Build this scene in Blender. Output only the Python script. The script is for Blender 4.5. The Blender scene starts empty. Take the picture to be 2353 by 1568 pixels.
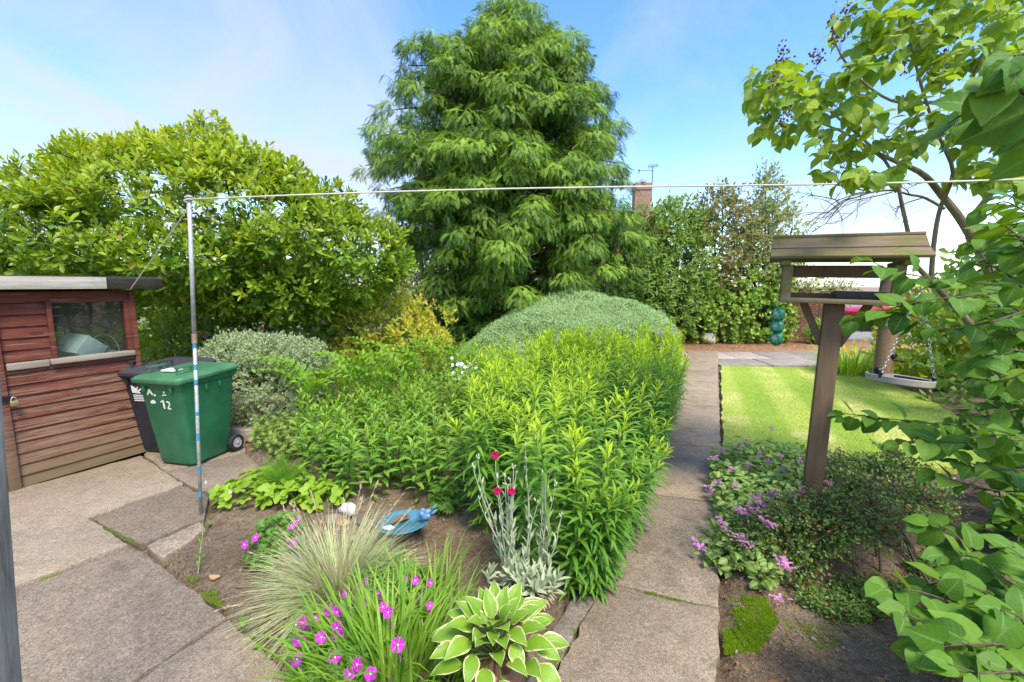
import bpy, math, random
import numpy as np
from mathutils import Matrix, Vector, Euler

# ------------------------------------------------------------------ basics
S = bpy.context.scene
C = S.collection
rng = np.random.default_rng(7)
random.seed(7)
PI = math.pi
H = 1.8                                   # eye height above the paving
FP = 1000.0                               # focal length in pixels of a 2353 px wide print
PT = math.atan(0.129)                     # camera tilt
cp, sp = math.cos(PT), math.sin(PT)

def ray(x, y):
    u = (x - 1176.5) / FP
    v = (784.0 - y) / FP
    return np.array([u, cp + v * sp, -sp + v * cp])

def gp(x, y, z=0.0):                      # where the sight line through a print pixel meets the level z
    d = ray(x, y)
    t = (z - H) / d[2]
    return np.array([d[0] * t, d[1] * t, z])

def yp(x, y, Y):                          # ... and the distance Y
    d = ray(x, y)
    t = Y / d[1]
    return np.array([d[0] * t, Y, H + d[2] * t])

def nrm(a):
    a = np.asarray(a, float)
    return a / np.maximum(np.linalg.norm(a, axis=-1, keepdims=True), 1e-9)

def inpoly(px, py, poly):
    poly = np.asarray(poly, float)
    inside = np.zeros(np.shape(px), bool)
    n = len(poly)
    j = n - 1
    for i in range(n):
        xi, yi, xj, yj = poly[i][0], poly[i][1], poly[j][0], poly[j][1]
        c = ((yi > py) != (yj > py)) & (px < (xj - xi) * (py - yi) / (yj - yi + 1e-12) + xi)
        inside ^= c
        j = i
    return inside

def gpoly(pts):
    return np.array([gp(*p)[:2] for p in pts])

def sample_poly(poly, n, r=rng):
    poly = np.asarray(poly, float)
    lo, hi = poly.min(0), poly.max(0)
    out = np.zeros((0, 2))
    while len(out) < n:
        q = lo + r.random((n * 3 + 20, 2)) * (hi - lo)
        out = np.vstack([out, q[inpoly(q[:, 0], q[:, 1], poly)]])
    return out[:n]

def vnoise(p, seed=0):                    # cheap smooth value noise on 2D / 3D points
    p = np.asarray(p, float)
    if p.shape[-1] == 2:
        p = np.concatenate([p, np.zeros(p.shape[:-1] + (1,))], -1)
    i = np.floor(p).astype(np.int64)
    f = p - i
    f = f * f * (3 - 2 * f)
    def h(a):
        n = (a[..., 0] * 374761393 + a[..., 1] * 668265263 + a[..., 2] * 2147483647 + seed * 1274126177) & 0xffffffff
        n = ((n ^ (n >> 13)) * 1274126177) & 0xffffffff
        return ((n ^ (n >> 16)) & 0xffff) / 65535.0
    r = 0
    for dx in (0, 1):
        for dy in (0, 1):
            for dz in (0, 1):
                w = (f[..., 0] if dx else 1 - f[..., 0]) * (f[..., 1] if dy else 1 - f[..., 1]) * (f[..., 2] if dz else 1 - f[..., 2])
                r = r + w * h(i + np.array([dx, dy, dz]))
    return r

# ------------------------------------------------------------------ objects
def tag(o, label=None, cat=None, group=None, kind=None):
    if label: o['label'] = label
    if cat: o['category'] = cat
    if group: o['group'] = group
    if kind: o['kind'] = kind
    return o

def thing(name, label, cat, loc=(0, 0, 0), rot=(0, 0, 0), group=None):
    o = bpy.data.objects.new(name, None)
    C.objects.link(o)
    o.empty_display_size = 0.1
    o.location = tuple(float(v) for v in loc)
    o.rotation_euler = rot
    return tag(o, label, cat, group)

def dup(root, label=None, group=None, loc=None, rot=None):
    r = root.copy(); C.objects.link(r)
    if label: r['label'] = label
    if group: r['group'] = group
    if loc is not None: r.location = tuple(float(v) for v in loc)
    if rot is not None: r.rotation_euler = rot
    for ch in list(root.children):
        c = ch.copy(); C.objects.link(c); c.parent = r
        for g in list(ch.children):
            d = g.copy(); C.objects.link(d); d.parent = c
    return r

class MB:
    """collects faces and links them as ONE mesh object"""
    def __init__(self):
        self.V, self.Q, self.T, self.P, self.A, self.n = [], [], [], [], [], 0
    def add(self, V, Q=None, T=None, P=None, A=None):
        V = np.asarray(V, float).reshape(-1, 3)
        if Q is not None and len(Q): self.Q.append(np.asarray(Q, np.int64).reshape(-1, 4) + self.n)
        if T is not None and len(T): self.T.append(np.asarray(T, np.int64).reshape(-1, 3) + self.n)
        if P is not None:
            for p in P: self.P.append([int(i) + self.n for i in p])
        self.V.append(V)
        self.A.append(np.zeros((len(V), 3)) if A is None else np.asarray(A, float).reshape(-1, 3))
        self.n += len(V)
        return self
    def box(self, c, s, R=None, A=None):
        h = np.asarray(s, float) / 2
        v = np.array([[x, y, z] for x in (-1, 1) for y in (-1, 1) for z in (-1, 1)]) * h
        if R is not None: v = v @ np.asarray(R).T
        v = v + np.asarray(c, float)
        q = [[0, 1, 3, 2], [4, 6, 7, 5], [0, 4, 5, 1], [2, 3, 7, 6], [0, 2, 6, 4], [1, 5, 7, 3]]
        return self.add(v, q, A=None if A is None else np.tile(A, (8, 1)))
    def bar(self, a, b, w, t, up=(0, 0, 1)):
        a, b = np.asarray(a, float), np.asarray(b, float)
        d = nrm(b - a)
        x = np.cross(d, up)
        if np.linalg.norm(x) < 1e-6: x = np.array([1.0, 0, 0])
        x = nrm(x); z = np.cross(x, d)
        return self.box((a + b) / 2, (w, np.linalg.norm(b - a), t), np.stack([x, d, z], 1))
    def tube(self, pts, rad, ns=6, cap=True, tint=0.0):
        pts = np.asarray(pts, float)
        m = len(pts)
        rad = np.broadcast_to(np.asarray(rad, float), (m,))
        d = np.gradient(pts, axis=0); d = nrm(d)
        ref = np.array([0, 0, 1.0]) if abs(nrm(pts[-1] - pts[0])[2]) < 0.8 else np.array([1.0, 0.1, 0])
        x = nrm(np.cross(d, ref)); y = np.cross(d, x)
        a = np.arange(ns) * 2 * PI / ns
        V = pts[:, None] + rad[:, None, None] * (np.cos(a)[None, :, None] * x[:, None] + np.sin(a)[None, :, None] * y[:, None])
        i = np.arange(m - 1)[:, None] * ns; k = np.arange(ns)[None]; k2 = (k + 1) % ns
        Q = np.stack([i + k, i + k2, i + ns + k2, i + ns + k], -1).reshape(-1, 4)
        A = np.zeros((m, ns, 3)); A[..., 1] = np.linspace(0, 1, m)[:, None]; A[..., 2] = tint
        P = [list(range(ns))[::-1], [(m - 1) * ns + j for j in range(ns)]] if cap else None
        return self.add(V, Q, P=P, A=A)
    def lathe(self, prof, n=24, M=None, cap=False):
        prof = np.asarray(prof, float)
        a = np.arange(n) * 2 * PI / n
        m = len(prof)
        V = np.stack([prof[:, 0][:, None] * np.cos(a), prof[:, 0][:, None] * np.sin(a), np.repeat(prof[:, 1][:, None], n, 1)], -1).reshape(-1, 3)
        if M is not None: V = V @ np.array(M.to_3x3()).T + np.array(M.translation)
        i = np.arange(m - 1)[:, None] * n; k = np.arange(n)[None]; k2 = (k + 1) % n
        Q = np.stack([i + k, i + k2, i + n + k2, i + n + k], -1).reshape(-1, 4)
        P = [list(range(n))[::-1], [(m - 1) * n + j for j in range(n)]] if cap else None
        return self.add(V, Q, P=P)
    def prism(self, poly, z0, z1, M=None, tone=0.0):
        poly = np.asarray(poly, float)
        a2 = np.sum(poly[:, 0] * np.roll(poly[:, 1], -1) - np.roll(poly[:, 0], -1) * poly[:, 1])
        if a2 < 0: poly = poly[::-1]
        n = len(poly)
        V = np.vstack([np.c_[poly, np.full(n, z0)], np.c_[poly, np.full(n, z1)]])
        if M is not None: V = V @ np.array(M.to_3x3()).T + np.array(M.translation)
        Q = [[i, (i + 1) % n, n + (i + 1) % n, n + i] for i in range(n)]
        return self.add(V, Q, P=[list(range(n))[::-1], list(range(n, 2 * n))], A=np.tile([0, 0, tone], (2 * n, 1)))
    def scatter(self, tpl, P, D, N, size, tint=0.0, wide=None):
        """copies of one leaf shape: base P, pointing along D, upper side N"""
        TV, TQ, TA = tpl
        P = np.asarray(P, float).reshape(-1, 3); n = len(P)
        if n == 0: return self
        D = nrm(D); N = np.asarray(N, float)
        X = nrm(np.cross(D, N)); Z = np.cross(X, D)
        size = np.broadcast_to(np.asarray(size, float), (n,))
        W = size if wide is None else size * np.broadcast_to(np.asarray(wide, float), (n,))
        V = (P[:, None] + TV[None, :, 0, None] * (X * W[:, None])[:, None] + TV[None, :, 1, None] * (D * size[:, None])[:, None]
             + TV[None, :, 2, None] * (Z * size[:, None])[:, None])
        k = len(TV)
        Q = (TQ[None] + (np.arange(n) * k)[:, None, None]).reshape(-1, 4)
        A = np.repeat(TA[None], n, 0).copy()
        A[..., 2] = np.broadcast_to(np.asarray(tint, float), (n,))[:, None]
        return self.add(V, Q, A=A)
    def build(self, name, mat, parent=None, smooth=False, local=False, attr=True, bevel=0.0, label=None):
        V = np.concatenate(self.V) if self.V else np.zeros((0, 3))
        if parent is not None and not local:
            V = V - np.array(world_loc(parent))
        me = bpy.data.meshes.new(name)
        parts, starts, off = [], [], 0
        for arrs, k in ((self.Q, 4), (self.T, 3)):
            if arrs:
                a = np.concatenate(arrs); parts.append(a.ravel())
                starts.append(off + np.arange(len(a)) * k); off += a.size
        for p in self.P:
            parts.append(np.array(p)); starts.append(np.array([off])); off += len(p)
        L = np.concatenate(parts).astype(np.int32); ST = np.concatenate(starts).astype(np.int32)
        me.vertices.add(len(V)); me.vertices.foreach_set('co', V.astype(np.float32).ravel())
        me.loops.add(len(L)); me.loops.foreach_set('vertex_index', L)
        me.polygons.add(len(ST)); me.polygons.foreach_set('loop_start', ST)
        me.update(calc_edges=True)
        if attr:
            at = me.attributes.new('lf', 'FLOAT_VECTOR', 'POINT')
            at.data.foreach_set('vector', np.concatenate(self.A).astype(np.float32).ravel())
        me.polygons.foreach_set('use_smooth', np.ones(len(ST), bool))
        me.materials.append(mat)
        o = bpy.data.objects.new(name, me)
        C.objects.link(o)
        if parent is not None: o.parent = parent
        if bevel:
            b = o.modifiers.new('edge', 'BEVEL'); b.width = bevel; b.segments = 2; b.limit_method = 'ANGLE'
        if ((not attr) or bevel) and not smooth and len(ST) < 20000:   # crisp corners, soft curves
            es = o.modifiers.new('crisp', 'EDGE_SPLIT'); es.split_angle = math.radians(32)
        if label: o['label'] = label
        return o

def world_loc(o):
    v = Vector((0, 0, 0))
    while o is not None:
        v = v + o.location; o = o.parent
    return v

# ------------------------------------------------------------------ leaf shapes (length 1 along +Y, upper side +Z)
def leaf(prof, fold=0.25, bend=0.5, wave=0.0, cols=3, start=0.0, ps=1.3, lobe=0.0):
    prof = np.asarray(prof, float)
    n = len(prof)
    t = np.linspace(0, 1, n)
    ang = start - bend * t ** ps
    step = 1.0 / (n - 1)
    y = np.r_[0, np.cumsum(np.cos(ang[:-1]) * step)]
    z = np.r_[0, np.cumsum(np.sin(ang[:-1]) * step)]
    c = np.linspace(-1, 1, cols)
    V = np.zeros((n, cols, 3)); A = np.zeros((n, cols, 3))
    for j, cc in enumerate(c):
        w = prof * cc
        lift = np.abs(w) * math.sin(fold) + wave * prof * np.sin(t * 14 + cc * 2) * abs(cc)
        V[:, j, 0] = w * math.cos(fold)
        V[:, j, 1] = y - lift * np.sin(ang)
        V[:, j, 2] = z + lift * np.cos(ang)
        A[:, j, 0] = cc; A[:, j, 1] = t
    if lobe:
        V[0, :, 1] -= lobe * np.abs(c) * (1.6 - np.abs(c))
        V[1, :, 1] -= lobe * .4 * np.abs(c)
    i = np.arange(n - 1)[:, None] * cols; k = np.arange(cols - 1)[None]
    Q = np.stack([i + k, i + k + 1, i + cols + k + 1, i + cols + k], -1).reshape(-1, 4)
    return V.reshape(-1, 3), Q, A.reshape(-1, 3)

def merge_tpl(items):                     # several leaf shapes as one template; items = (tpl, base, dir, normal, size)
    m = MB()
    for tpl, p, d, nn, s in items:
        m.scatter(tpl, [p], [d], [nn], s)
    V, A = np.concatenate(m.V), np.concatenate(m.A)
    A0 = A.copy(); A0[:, 1] = np.clip(V[:, 1], 0, 1)
    return V, np.concatenate(m.Q), A0

L_LANCE = [leaf([.015, .06, .085, .075, .045, .004], .3, b) for b in (.5, .9, 1.3)]
L_LANCEW = [leaf([.02, .12, .16, .135, .08, .004], .35, b) for b in (.35, .7, 1.0)]
L_HEART = [leaf([.24, .40, .445, .43, .38, .30, .20, .10, .004], f, b, w, 5, 0, 1.5, .10) for f, b, w in ((.14, .45, .04), (.24, .8, .06), (.05, .3, .03), (.18, 1.1, .07), (.10, -.15, .05))]
L_OBOV = [leaf([.03, .07, .14, .19, .17, .02], .3, b) for b in (.2, .55, -.2)]
L_OVAL = [leaf([.05, .22, .27, .2, .01], .25, b) for b in (.2, .6)]
L_SMALL = [leaf([.05, .28, .02], .3, b) for b in (.2, .6)]
L_ROUND = [leaf([.15, .40, .48, .42, .22, .03], .15, b) for b in (.3, .7)]
L_BLADE = [leaf([.012, .014, .013, .011, .008, .001], .25, b, 0, 3, 0, 1.6) for b in (.3, .8, 1.4)]
L_HOSTA = [leaf([.05, .20, .275, .29, .265, .215, .15, .07, .004], f, b, w, 7, .25) for f, b, w in ((.22, .9, .05), (.35, .6, .06), (.12, 1.2, .05))]

def needle_spray(np_=10, L=.27, w=.085):
    one = leaf([w, w * 1.1, .003], .1, .35)
    it = []
    for i in range(np_):
        t = .08 + .85 * i / (np_ - 1)
        for s in (-1, 1):
            a = math.radians(58 - 24 * t)
            it.append((one, (0, t, -.16 * t * t), (s * math.sin(a), math.cos(a), -.12 - .2 * t), (0, 0, 1), L * (1 - .45 * abs(t - .35))))
    it.append((one, (0, .85, -.2), (0, 1, -.5), (0, 0, 1), L * .7))
    return merge_tpl(it)
SPRAY = needle_spray()
TUFT = merge_tpl([(leaf([.07, .08, .004], .2, .2), (0, 0, 0), (math.sin(a) * .75, .9, math.cos(a) * .75), (0, 0, 1), 1.0) for a in (0, 2.1, 4.2)])
FEATHER = merge_tpl([(leaf([.012, .012, .002], .1, .3), (0, .1 + .8 * (i // 3) / 9, 0), (math.cos(i * 2.2) * .8, .9, math.sin(i * 2.2) * .8), (0, 0, 1), .35) for i in range(28)])
TRIF = merge_tpl([(leaf([.08, .3, .38, .3, .1], .2, .35), (0, 0, 0), (math.sin(a), math.cos(a), .05), (0, 0, 1), .62) for a in (-1.25, 0, 1.25)])
PALM = merge_tpl([(leaf([.04, .12, .1, .01], .2, .3), (0, 0, 0), (math.sin(a), math.cos(a), .05), (0, 0, 1), .55) for a in (-1.9, -1.2, -.6, 0, .6, 1.2, 1.9)])

def pick(mb, tpls, P, D, N, size, tint=0.0, wide=None, r=rng):
    n = len(P)
    if n == 0: return
    size = np.broadcast_to(np.asarray(size, float), (n,)); tint = np.broadcast_to(np.asarray(tint, float), (n,))
    k = r.integers(0, len(tpls), n)
    for j, t in enumerate(tpls):
        m = k == j
        mb.scatter(t, P[m], D[m], N[m], size[m], tint[m], wide)

def shoots(P, D, k, length, el0=1.2, el1=.4, start=.1, opposite=False, jit=.25, r=rng):
    """k leaves on each shoot; el = angle away from the shoot axis, bottom to tip"""
    P = np.asarray(P, float); D = nrm(D); n = len(P)
    length = np.broadcast_to(np.asarray(length, float), (n,))
    ref = np.where(np.abs(D[:, 2:3]) < .9, [[0, 0, 1.]], [[1., 0, 0]])
    U = nrm(np.cross(D, ref)); V = np.cross(D, U)
    t = np.linspace(0, 1, k)
    along = start + (1 - start) * t
    i = np.arange(k)
    phi = (i // 2) * (PI / 2) + (i % 2) * PI if opposite else i * 2.39996
    phi = phi[None] + r.random((n, 1)) * 6.28 + r.normal(0, jit, (n, k))
    el = el0 + (el1 - el0) * t[None] + r.normal(0, jit * .6, (n, k))
    ce, se = np.cos(el)[..., None], np.sin(el)[..., None]
    rad = np.cos(phi)[..., None] * U[:, None] + np.sin(phi)[..., None] * V[:, None]
    LD = ce * D[:, None] + se * rad
    LN = se * D[:, None] - ce * rad
    LP = P[:, None] + D[:, None] * (along[None] * length[:, None])[..., None]
    T = np.repeat(along[None], n, 0)
    return LP.reshape(-1, 3), LD.reshape(-1, 3), LN.reshape(-1, 3), T.ravel()

def blob_points(blobs, n, thick=.14, zmin=.02, r=rng, back=.45, deep=.25):
    """points through the outer layer of overlapping ellipsoids, with outward directions"""
    w = np.array([(b[1][0] * b[1][1] * b[1][2]) ** (2 / 3) for b in blobs]); w = w / w.sum()
    Ps, Ns, Ds = [], [], []
    for i, (c, R) in enumerate(blobs):
        c, R = np.array(c, float), np.array(R, float)
        m = int(n * w[i]) + 1
        u = nrm(r.normal(size=(m, 3)))
        rad = 1 - np.abs(r.normal(0, thick, m))
        q = r.random(m) < deep
        rad[q] = r.random(q.sum()) ** .4 * .85
        p = c + u * R * rad[:, None]
        nn = nrm(u / R)
        ok = p[:, 2] > zmin
        for j, (c2, R2) in enumerate(blobs):
            if j != i:
                ok &= (((p - np.array(c2)) / np.array(R2)) ** 2).sum(1) > .55
        tc = nrm(np.array([0, 0, H]) - p)
        ok &= ((nn * tc).sum(1) > -.25) | (r.random(m) < back)
        Ps.append(p[ok]); Ns.append(nn[ok]); Ds.append(rad[ok])
    return np.concatenate(Ps), np.concatenate(Ns), np.concatenate(Ds)
# ------------------------------------------------------------------ materials
class MT:
    def __init__(self, name):
        self.m = bpy.data.materials.new(name); self.m.use_nodes = True
        self.nt = self.m.node_tree; self.nt.nodes.clear()
        self.out = self.n('ShaderNodeOutputMaterial')
    def n(self, typ, ins=None, **props):
        nd = self.nt.nodes.new(typ)
        for k, v in props.items(): setattr(nd, k, v)
        for k, v in (ins or {}).items():
            s = nd.inputs[k]
            if isinstance(v, bpy.types.NodeSocket): self.nt.links.new(v, s)
            else:
                if isinstance(v, tuple) and len(v) == 3 and s.type == 'RGBA': v = v + (1,)
                s.default_value = v
        return nd
    def mix(self, f, a, b, blend='MIX'):
        nd = self.nt.nodes.new('ShaderNodeMix'); nd.data_type = 'RGBA'; nd.blend_type = blend
        for s, v in ((nd.inputs[0], f), (nd.inputs[6], a), (nd.inputs[7], b)):
            if isinstance(v, bpy.types.NodeSocket): self.nt.links.new(v, s)
            else: s.default_value = (v + (1,)) if isinstance(v, tuple) and len(v) == 3 else v
        return nd.outputs[2]
    def math(self, op, a, b=0.0, clamp=False):
        nd = self.nt.nodes.new('ShaderNodeMath'); nd.operation = op; nd.use_clamp = clamp
        for s, v in ((nd.inputs[0], a), (nd.inputs[1], b)):
            if isinstance(v, bpy.types.NodeSocket): self.nt.links.new(v, s)
            else: s.default_value = v
        return nd.outputs[0]
    def rampf(self, f, lo, hi):
        nd = self.n('ShaderNodeMapRange', {0: f, 1: lo, 2: hi}); nd.clamp = True
        return nd.outputs[0]
    def obj(self, scale=(1, 1, 1)):
        tc = self.n('ShaderNodeTexCoord')
        return self.n('ShaderNodeMapping', {'Vector': tc.outputs['Object'], 'Scale': scale}).outputs[0]
    def noise(self, vec, scale, detail=4, rough=.55):
        return self.n('ShaderNodeTexNoise', {'Vector': vec, 'Scale': scale, 'Detail': detail, 'Roughness': rough}).outputs[0]
    def vor(self, vec, scale):
        return self.n('ShaderNodeTexVoronoi', {'Vector': vec, 'Scale': scale}).outputs[0]
    def bump(self, h, strength=.4, dist=.01):
        return self.n('ShaderNodeBump', {'Height': h, 'Strength': strength, 'Distance': dist}).outputs[0]
    def lf(self):
        a = self.n('ShaderNodeAttribute', attribute_name='lf')
        return self.n('ShaderNodeSeparateXYZ', {0: a.outputs['Vector']}).outputs
    def done(self, col, rough=.6, bump=None, spec=.4, metal=0.0):
        ins = {'Base Color': col, 'Roughness': rough, 'Specular IOR Level': spec, 'Metallic': metal}
        if bump is not None: ins['Normal'] = bump
        p = self.n('ShaderNodeBsdfPrincipled', ins)
        self.nt.links.new(p.outputs[0], self.out.inputs[0])
        return self.m

def leaf_mat(name, c1, c2, tip=None, trans=.35, rough=.45, rib=None, edge=None, centre=None, spec=.35, back=None, old=None, veins=0):
    """c1..c2 vary from leaf to leaf; tip = colour of young growth or painted top light (per-leaf age); rib / edge / centre = markings on each leaf"""
    t = MT(name)
    x, y, z = t.lf()
    isl = t.n('ShaderNodeNewGeometry').outputs['Random Per Island']
    vec = t.obj()
    big = t.noise(vec, 1.7, 2)
    f = t.math('ADD', t.math('MULTIPLY', isl, .7), t.math('MULTIPLY', t.rampf(big, .3, .7), .35), True)
    col = t.mix(f, c1, c2)
    if tip: col = t.mix(z, col, tip)
    if old:
        o = t.rampf(t.math('FRACT', t.math('MULTIPLY', isl, 37.3)), 1 - old[1], 1 - old[1] + .02)
        col = t.mix(o, col, old[0])
    ax = t.math('ABSOLUTE', x)
    if centre: col = t.mix(t.math('SUBTRACT', 1.0, t.rampf(ax, .25, .5)), col, centre)
    if edge:
        wob = t.math('ADD', ax, t.math('MULTIPLY', t.math('SUBTRACT', t.noise(vec, 45, 2), .5), .55))
        col = t.mix(t.rampf(wob, edge[1], edge[1] + .06), col, edge[0])
    if rib: col = t.mix(t.math('MULTIPLY', t.math('SUBTRACT', 1.0, t.rampf(ax, .03, .12)), .75), col, rib)
    if veins:
        if veins > 0: vv = t.math('FRACT', t.math('MULTIPLY', t.math('SUBTRACT', y, t.math('MULTIPLY', ax, .26)), float(veins)))
        else: vv = t.math('FRACT', t.math('MULTIPLY', ax, float(-veins)))
        vl = t.math('LESS_THAN', t.math('ABSOLUTE', t.math('SUBTRACT', vv, .5)), .06)
        vs = t.math('ABSOLUTE', t.math('SUBTRACT', vv, .5))
        col = t.mix(t.math('MULTIPLY', vl, .16), col, rib or c2)
        col = t.mix(t.math('MULTIPLY', t.rampf(t.noise(vec, 130, 2), .70, .76), .6), col, (.22, .17, .06))
    fine = t.noise(vec, 60, 2)
    col = t.mix(.5, col, t.mix(fine, (.75, .75, .75), (1.2, 1.2, 1.2)), 'MULTIPLY')
    hgt = t.math('SUBTRACT', t.math('MULTIPLY', fine, .3), t.math('MULTIPLY', t.rampf(ax, 0, .12), -.4))
    if veins: hgt = t.math('ADD', hgt, t.math('MULTIPLY', vs, .45))
    nrmn = t.bump(hgt, .45 if veins else .35, .004)
    p = t.n('ShaderNodeBsdfPrincipled', {'Base Color': col, 'Roughness': rough, 'Specular IOR Level': spec, 'Normal': nrmn})
    hs = t.n('ShaderNodeHueSaturation', {'Hue': .485, 'Saturation': 1.1, 'Value': 1.35, 'Color': col})
    tr = t.n('ShaderNodeBsdfTranslucent', {'Color': hs.outputs[0]})
    mx = t.n('ShaderNodeMixShader', {0: trans, 1: p.outputs[0], 2: tr.outputs[0]})
    t.nt.links.new(mx.outputs[0], t.out.inputs[0])
    return t.m

def plain(name, col, rough=.5, var=.15, scale=20, metal=0.0, spec=.4, bump=.1, bd=.002):
    t = MT(name); v = t.obj(); n = t.noise(v, scale, 5)
    c2 = tuple(c * (1 - var) for c in col); c1 = tuple(min(1, c * (1 + var)) for c in col)
    return t.done(t.mix(t.rampf(n, .3, .7), c2, c1), rough, t.bump(n, bump, bd), spec, metal)

def bark(name, c1, c2, sc=9):
    t = MT(name); v = t.obj((1, 1, .25)); n = t.noise(v, sc * 3, 6, .7); g = t.noise(t.obj(), 2.5, 3)
    col = t.mix(t.rampf(n, .35, .65), c1, c2)
    col = t.mix(t.rampf(g, .55, .75), col, (.10, .11, .05))
    return t.done(col, .85, t.bump(n, .7, .01), .2)

def wood(name, c1, c2, moss=None, axis=0, sc=1.0, mossamt=.55, rough=.8):
    """sawn timber with its grain along one axis of the object"""
    t = MT(name); s = [14 * sc] * 3; s[axis] = 1.1 * sc
    v = t.obj(tuple(s)); n = t.noise(v, 2.2, 7, .7); w = t.noise(t.obj(), 5, 3)
    fine = t.noise(t.obj(tuple(60 if i != axis else 3 for i in range(3))), 2, 4, .7)
    col = t.mix(t.rampf(n, .3, .7), c1, c2)
    col = t.mix(.45, col, t.mix(fine, (.55, .55, .55), (1.3, 1.3, 1.3)), 'MULTIPLY')
    if moss:
        mm = t.math('MULTIPLY', t.rampf(w, mossamt - .1, mossamt + .12), t.rampf(t.noise(t.obj(), 38, 5, .7), .38, .55))
        col = t.mix(mm, col, moss)
    b = t.math('ADD', t.math('MULTIPLY', fine, .6), n)
    return t.done(col, rough, t.bump(b, .5, .004), .25)

def concrete(name, c1, c2, rnd=True, moss=.0, speck=1.0, dirt=(.09, .075, .06)):
    t = MT(name); v = t.obj()
    if rnd:
        isl = t.lf()[2]
    big = t.noise(v, 1.3, 4, .6); mid = t.noise(v, 7, 6, .65); fin = t.noise(v, 95, 4, .8)
    col = t.mix(t.rampf(big, .3, .7), c1, c2)
    col = t.mix(.7, col, t.mix(t.rampf(mid, .25, .75), (.68, .66, .64), (1.22, 1.22, 1.22)), 'MULTIPLY')
    if rnd: col = t.mix(.8, col, t.mix(isl, (.62, .59, .56), (1.32, 1.28, 1.22)), 'MULTIPLY')
    col = t.mix(.95 * speck, col, t.mix(t.rampf(fin, .33, .67), (.50, .49, .48), (1.45, 1.43, 1.41)), 'MULTIPLY')
    cl = t.noise(v, 38, 5, .8)
    col = t.mix(.8 * speck, col, t.mix(t.rampf(cl, .33, .67), (.62, .61, .6), (1.38, 1.36, 1.34)), 'MULTIPLY')
    vr = t.vor(v, 130); vr2 = t.vor(v, 48)
    peb = t.math('MULTIPLY', t.math('LESS_THAN', vr, .3), t.math('GREATER_THAN', t.noise(v, 33, 2), .47))
    col = t.mix(t.math('MULTIPLY', peb, .55 * speck), col, (.44, .41, .37))
    drk = t.math('MULTIPLY', t.math('LESS_THAN', vr2, .17), t.math('GREATER_THAN', t.noise(v, 14, 2), .52))
    col = t.mix(t.math('MULTIPLY', drk, .7 * speck), col, (.09, .08, .07))
    st = t.math('MULTIPLY', t.rampf(t.noise(v, 2.6, 7, .75), .52, .68), .62)
    col = t.mix(st, col, dirt)
    if moss:
        mm = t.math('MULTIPLY', t.rampf(t.noise(v, 1.9, 5, .7), .60, .72), moss)
        col = t.mix(mm, col, (.10, .11, .04))
    h = t.math('ADD', t.math('MULTIPLY', fin, .8), t.math('MULTIPLY', mid, .8))
    return t.done(col, .9, t.bump(h, .6, .006), .2)

def soil_mat():
    t = MT('soil'); v = t.obj()
    a = t.noise(v, 2.1, 5, .6); b = t.noise(v, 26, 6, .75); c = t.noise(v, 90, 3, .8)
    col = t.mix(t.rampf(a, .35, .65), (.27, .195, .125), (.41, .31, .21))
    col = t.mix(.9, col, t.mix(t.rampf(b, .28, .72), (.38, .37, .36), (1.55, 1.5, 1.45)), 'MULTIPLY')
    col = t.mix(.7, col, t.mix(t.rampf(c, .3, .7), (.5, .5, .5), (1.4, 1.4, 1.4)), 'MULTIPLY')
    col = t.mix(t.math('MULTIPLY', t.rampf(t.noise(v, 3.3, 6, .75), .58, .70), .75), col, (.10, .11, .025))
    col = t.mix(t.math('MULTIPLY', t.math('LESS_THAN', t.vor(v, 75), .22), .5), col, (.30, .24, .18))
    h = t.math('ADD', b, t.math('MULTIPLY', c, .6))
    return t.done(col, .95, t.bump(h, 1.0, .05), .1)

def lawn_mat():
    t = MT('mown_grass'); v = t.obj()
    a = t.noise(v, .55, 3, .5); b = t.noise(v, 6, 5, .7); c = t.noise(t.obj((1, .45, 1)), 75, 4, .8)
    col = t.mix(t.rampf(a, .3, .7), (.26, .40, .055), (.40, .53, .095))
    g1, g2 = gp(1800, 848), gp(1965, 1000)      # mowing stripes run along this line
    an = math.atan2(*(g2 - g1)[:2])
    w = t.n('ShaderNodeTexWave', {'Vector': t.n('ShaderNodeMapping', {'Vector': v, 'Rotation': (0, 0, an)}).outputs[0], 'Scale': .36, 'Distortion': .7, 'Detail': 2, 'Phase Offset': 1.2})
    ws = t.rampf(w.outputs[1], .3, .7)
    col = t.mix(t.math('MULTIPLY', ws, .62), col, (.56, .60, .15))
    col = t.mix(t.math('MULTIPLY', t.math('MULTIPLY', ws, t.rampf(t.noise(v, 1.1, 4, .6), .50, .62)), .8), col, (.70, .64, .28))
    col = t.mix(t.math('MULTIPLY', t.rampf(b, .52, .72), .5), col, (.58, .50, .22))
    col = t.mix(.8, col, t.mix(t.rampf(c, .2, .8), (.55, .6, .4), (1.35, 1.3, 1.2)), 'MULTIPLY')
    return t.done(col, .9, t.bump(c, .9, .02), .1)

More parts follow.
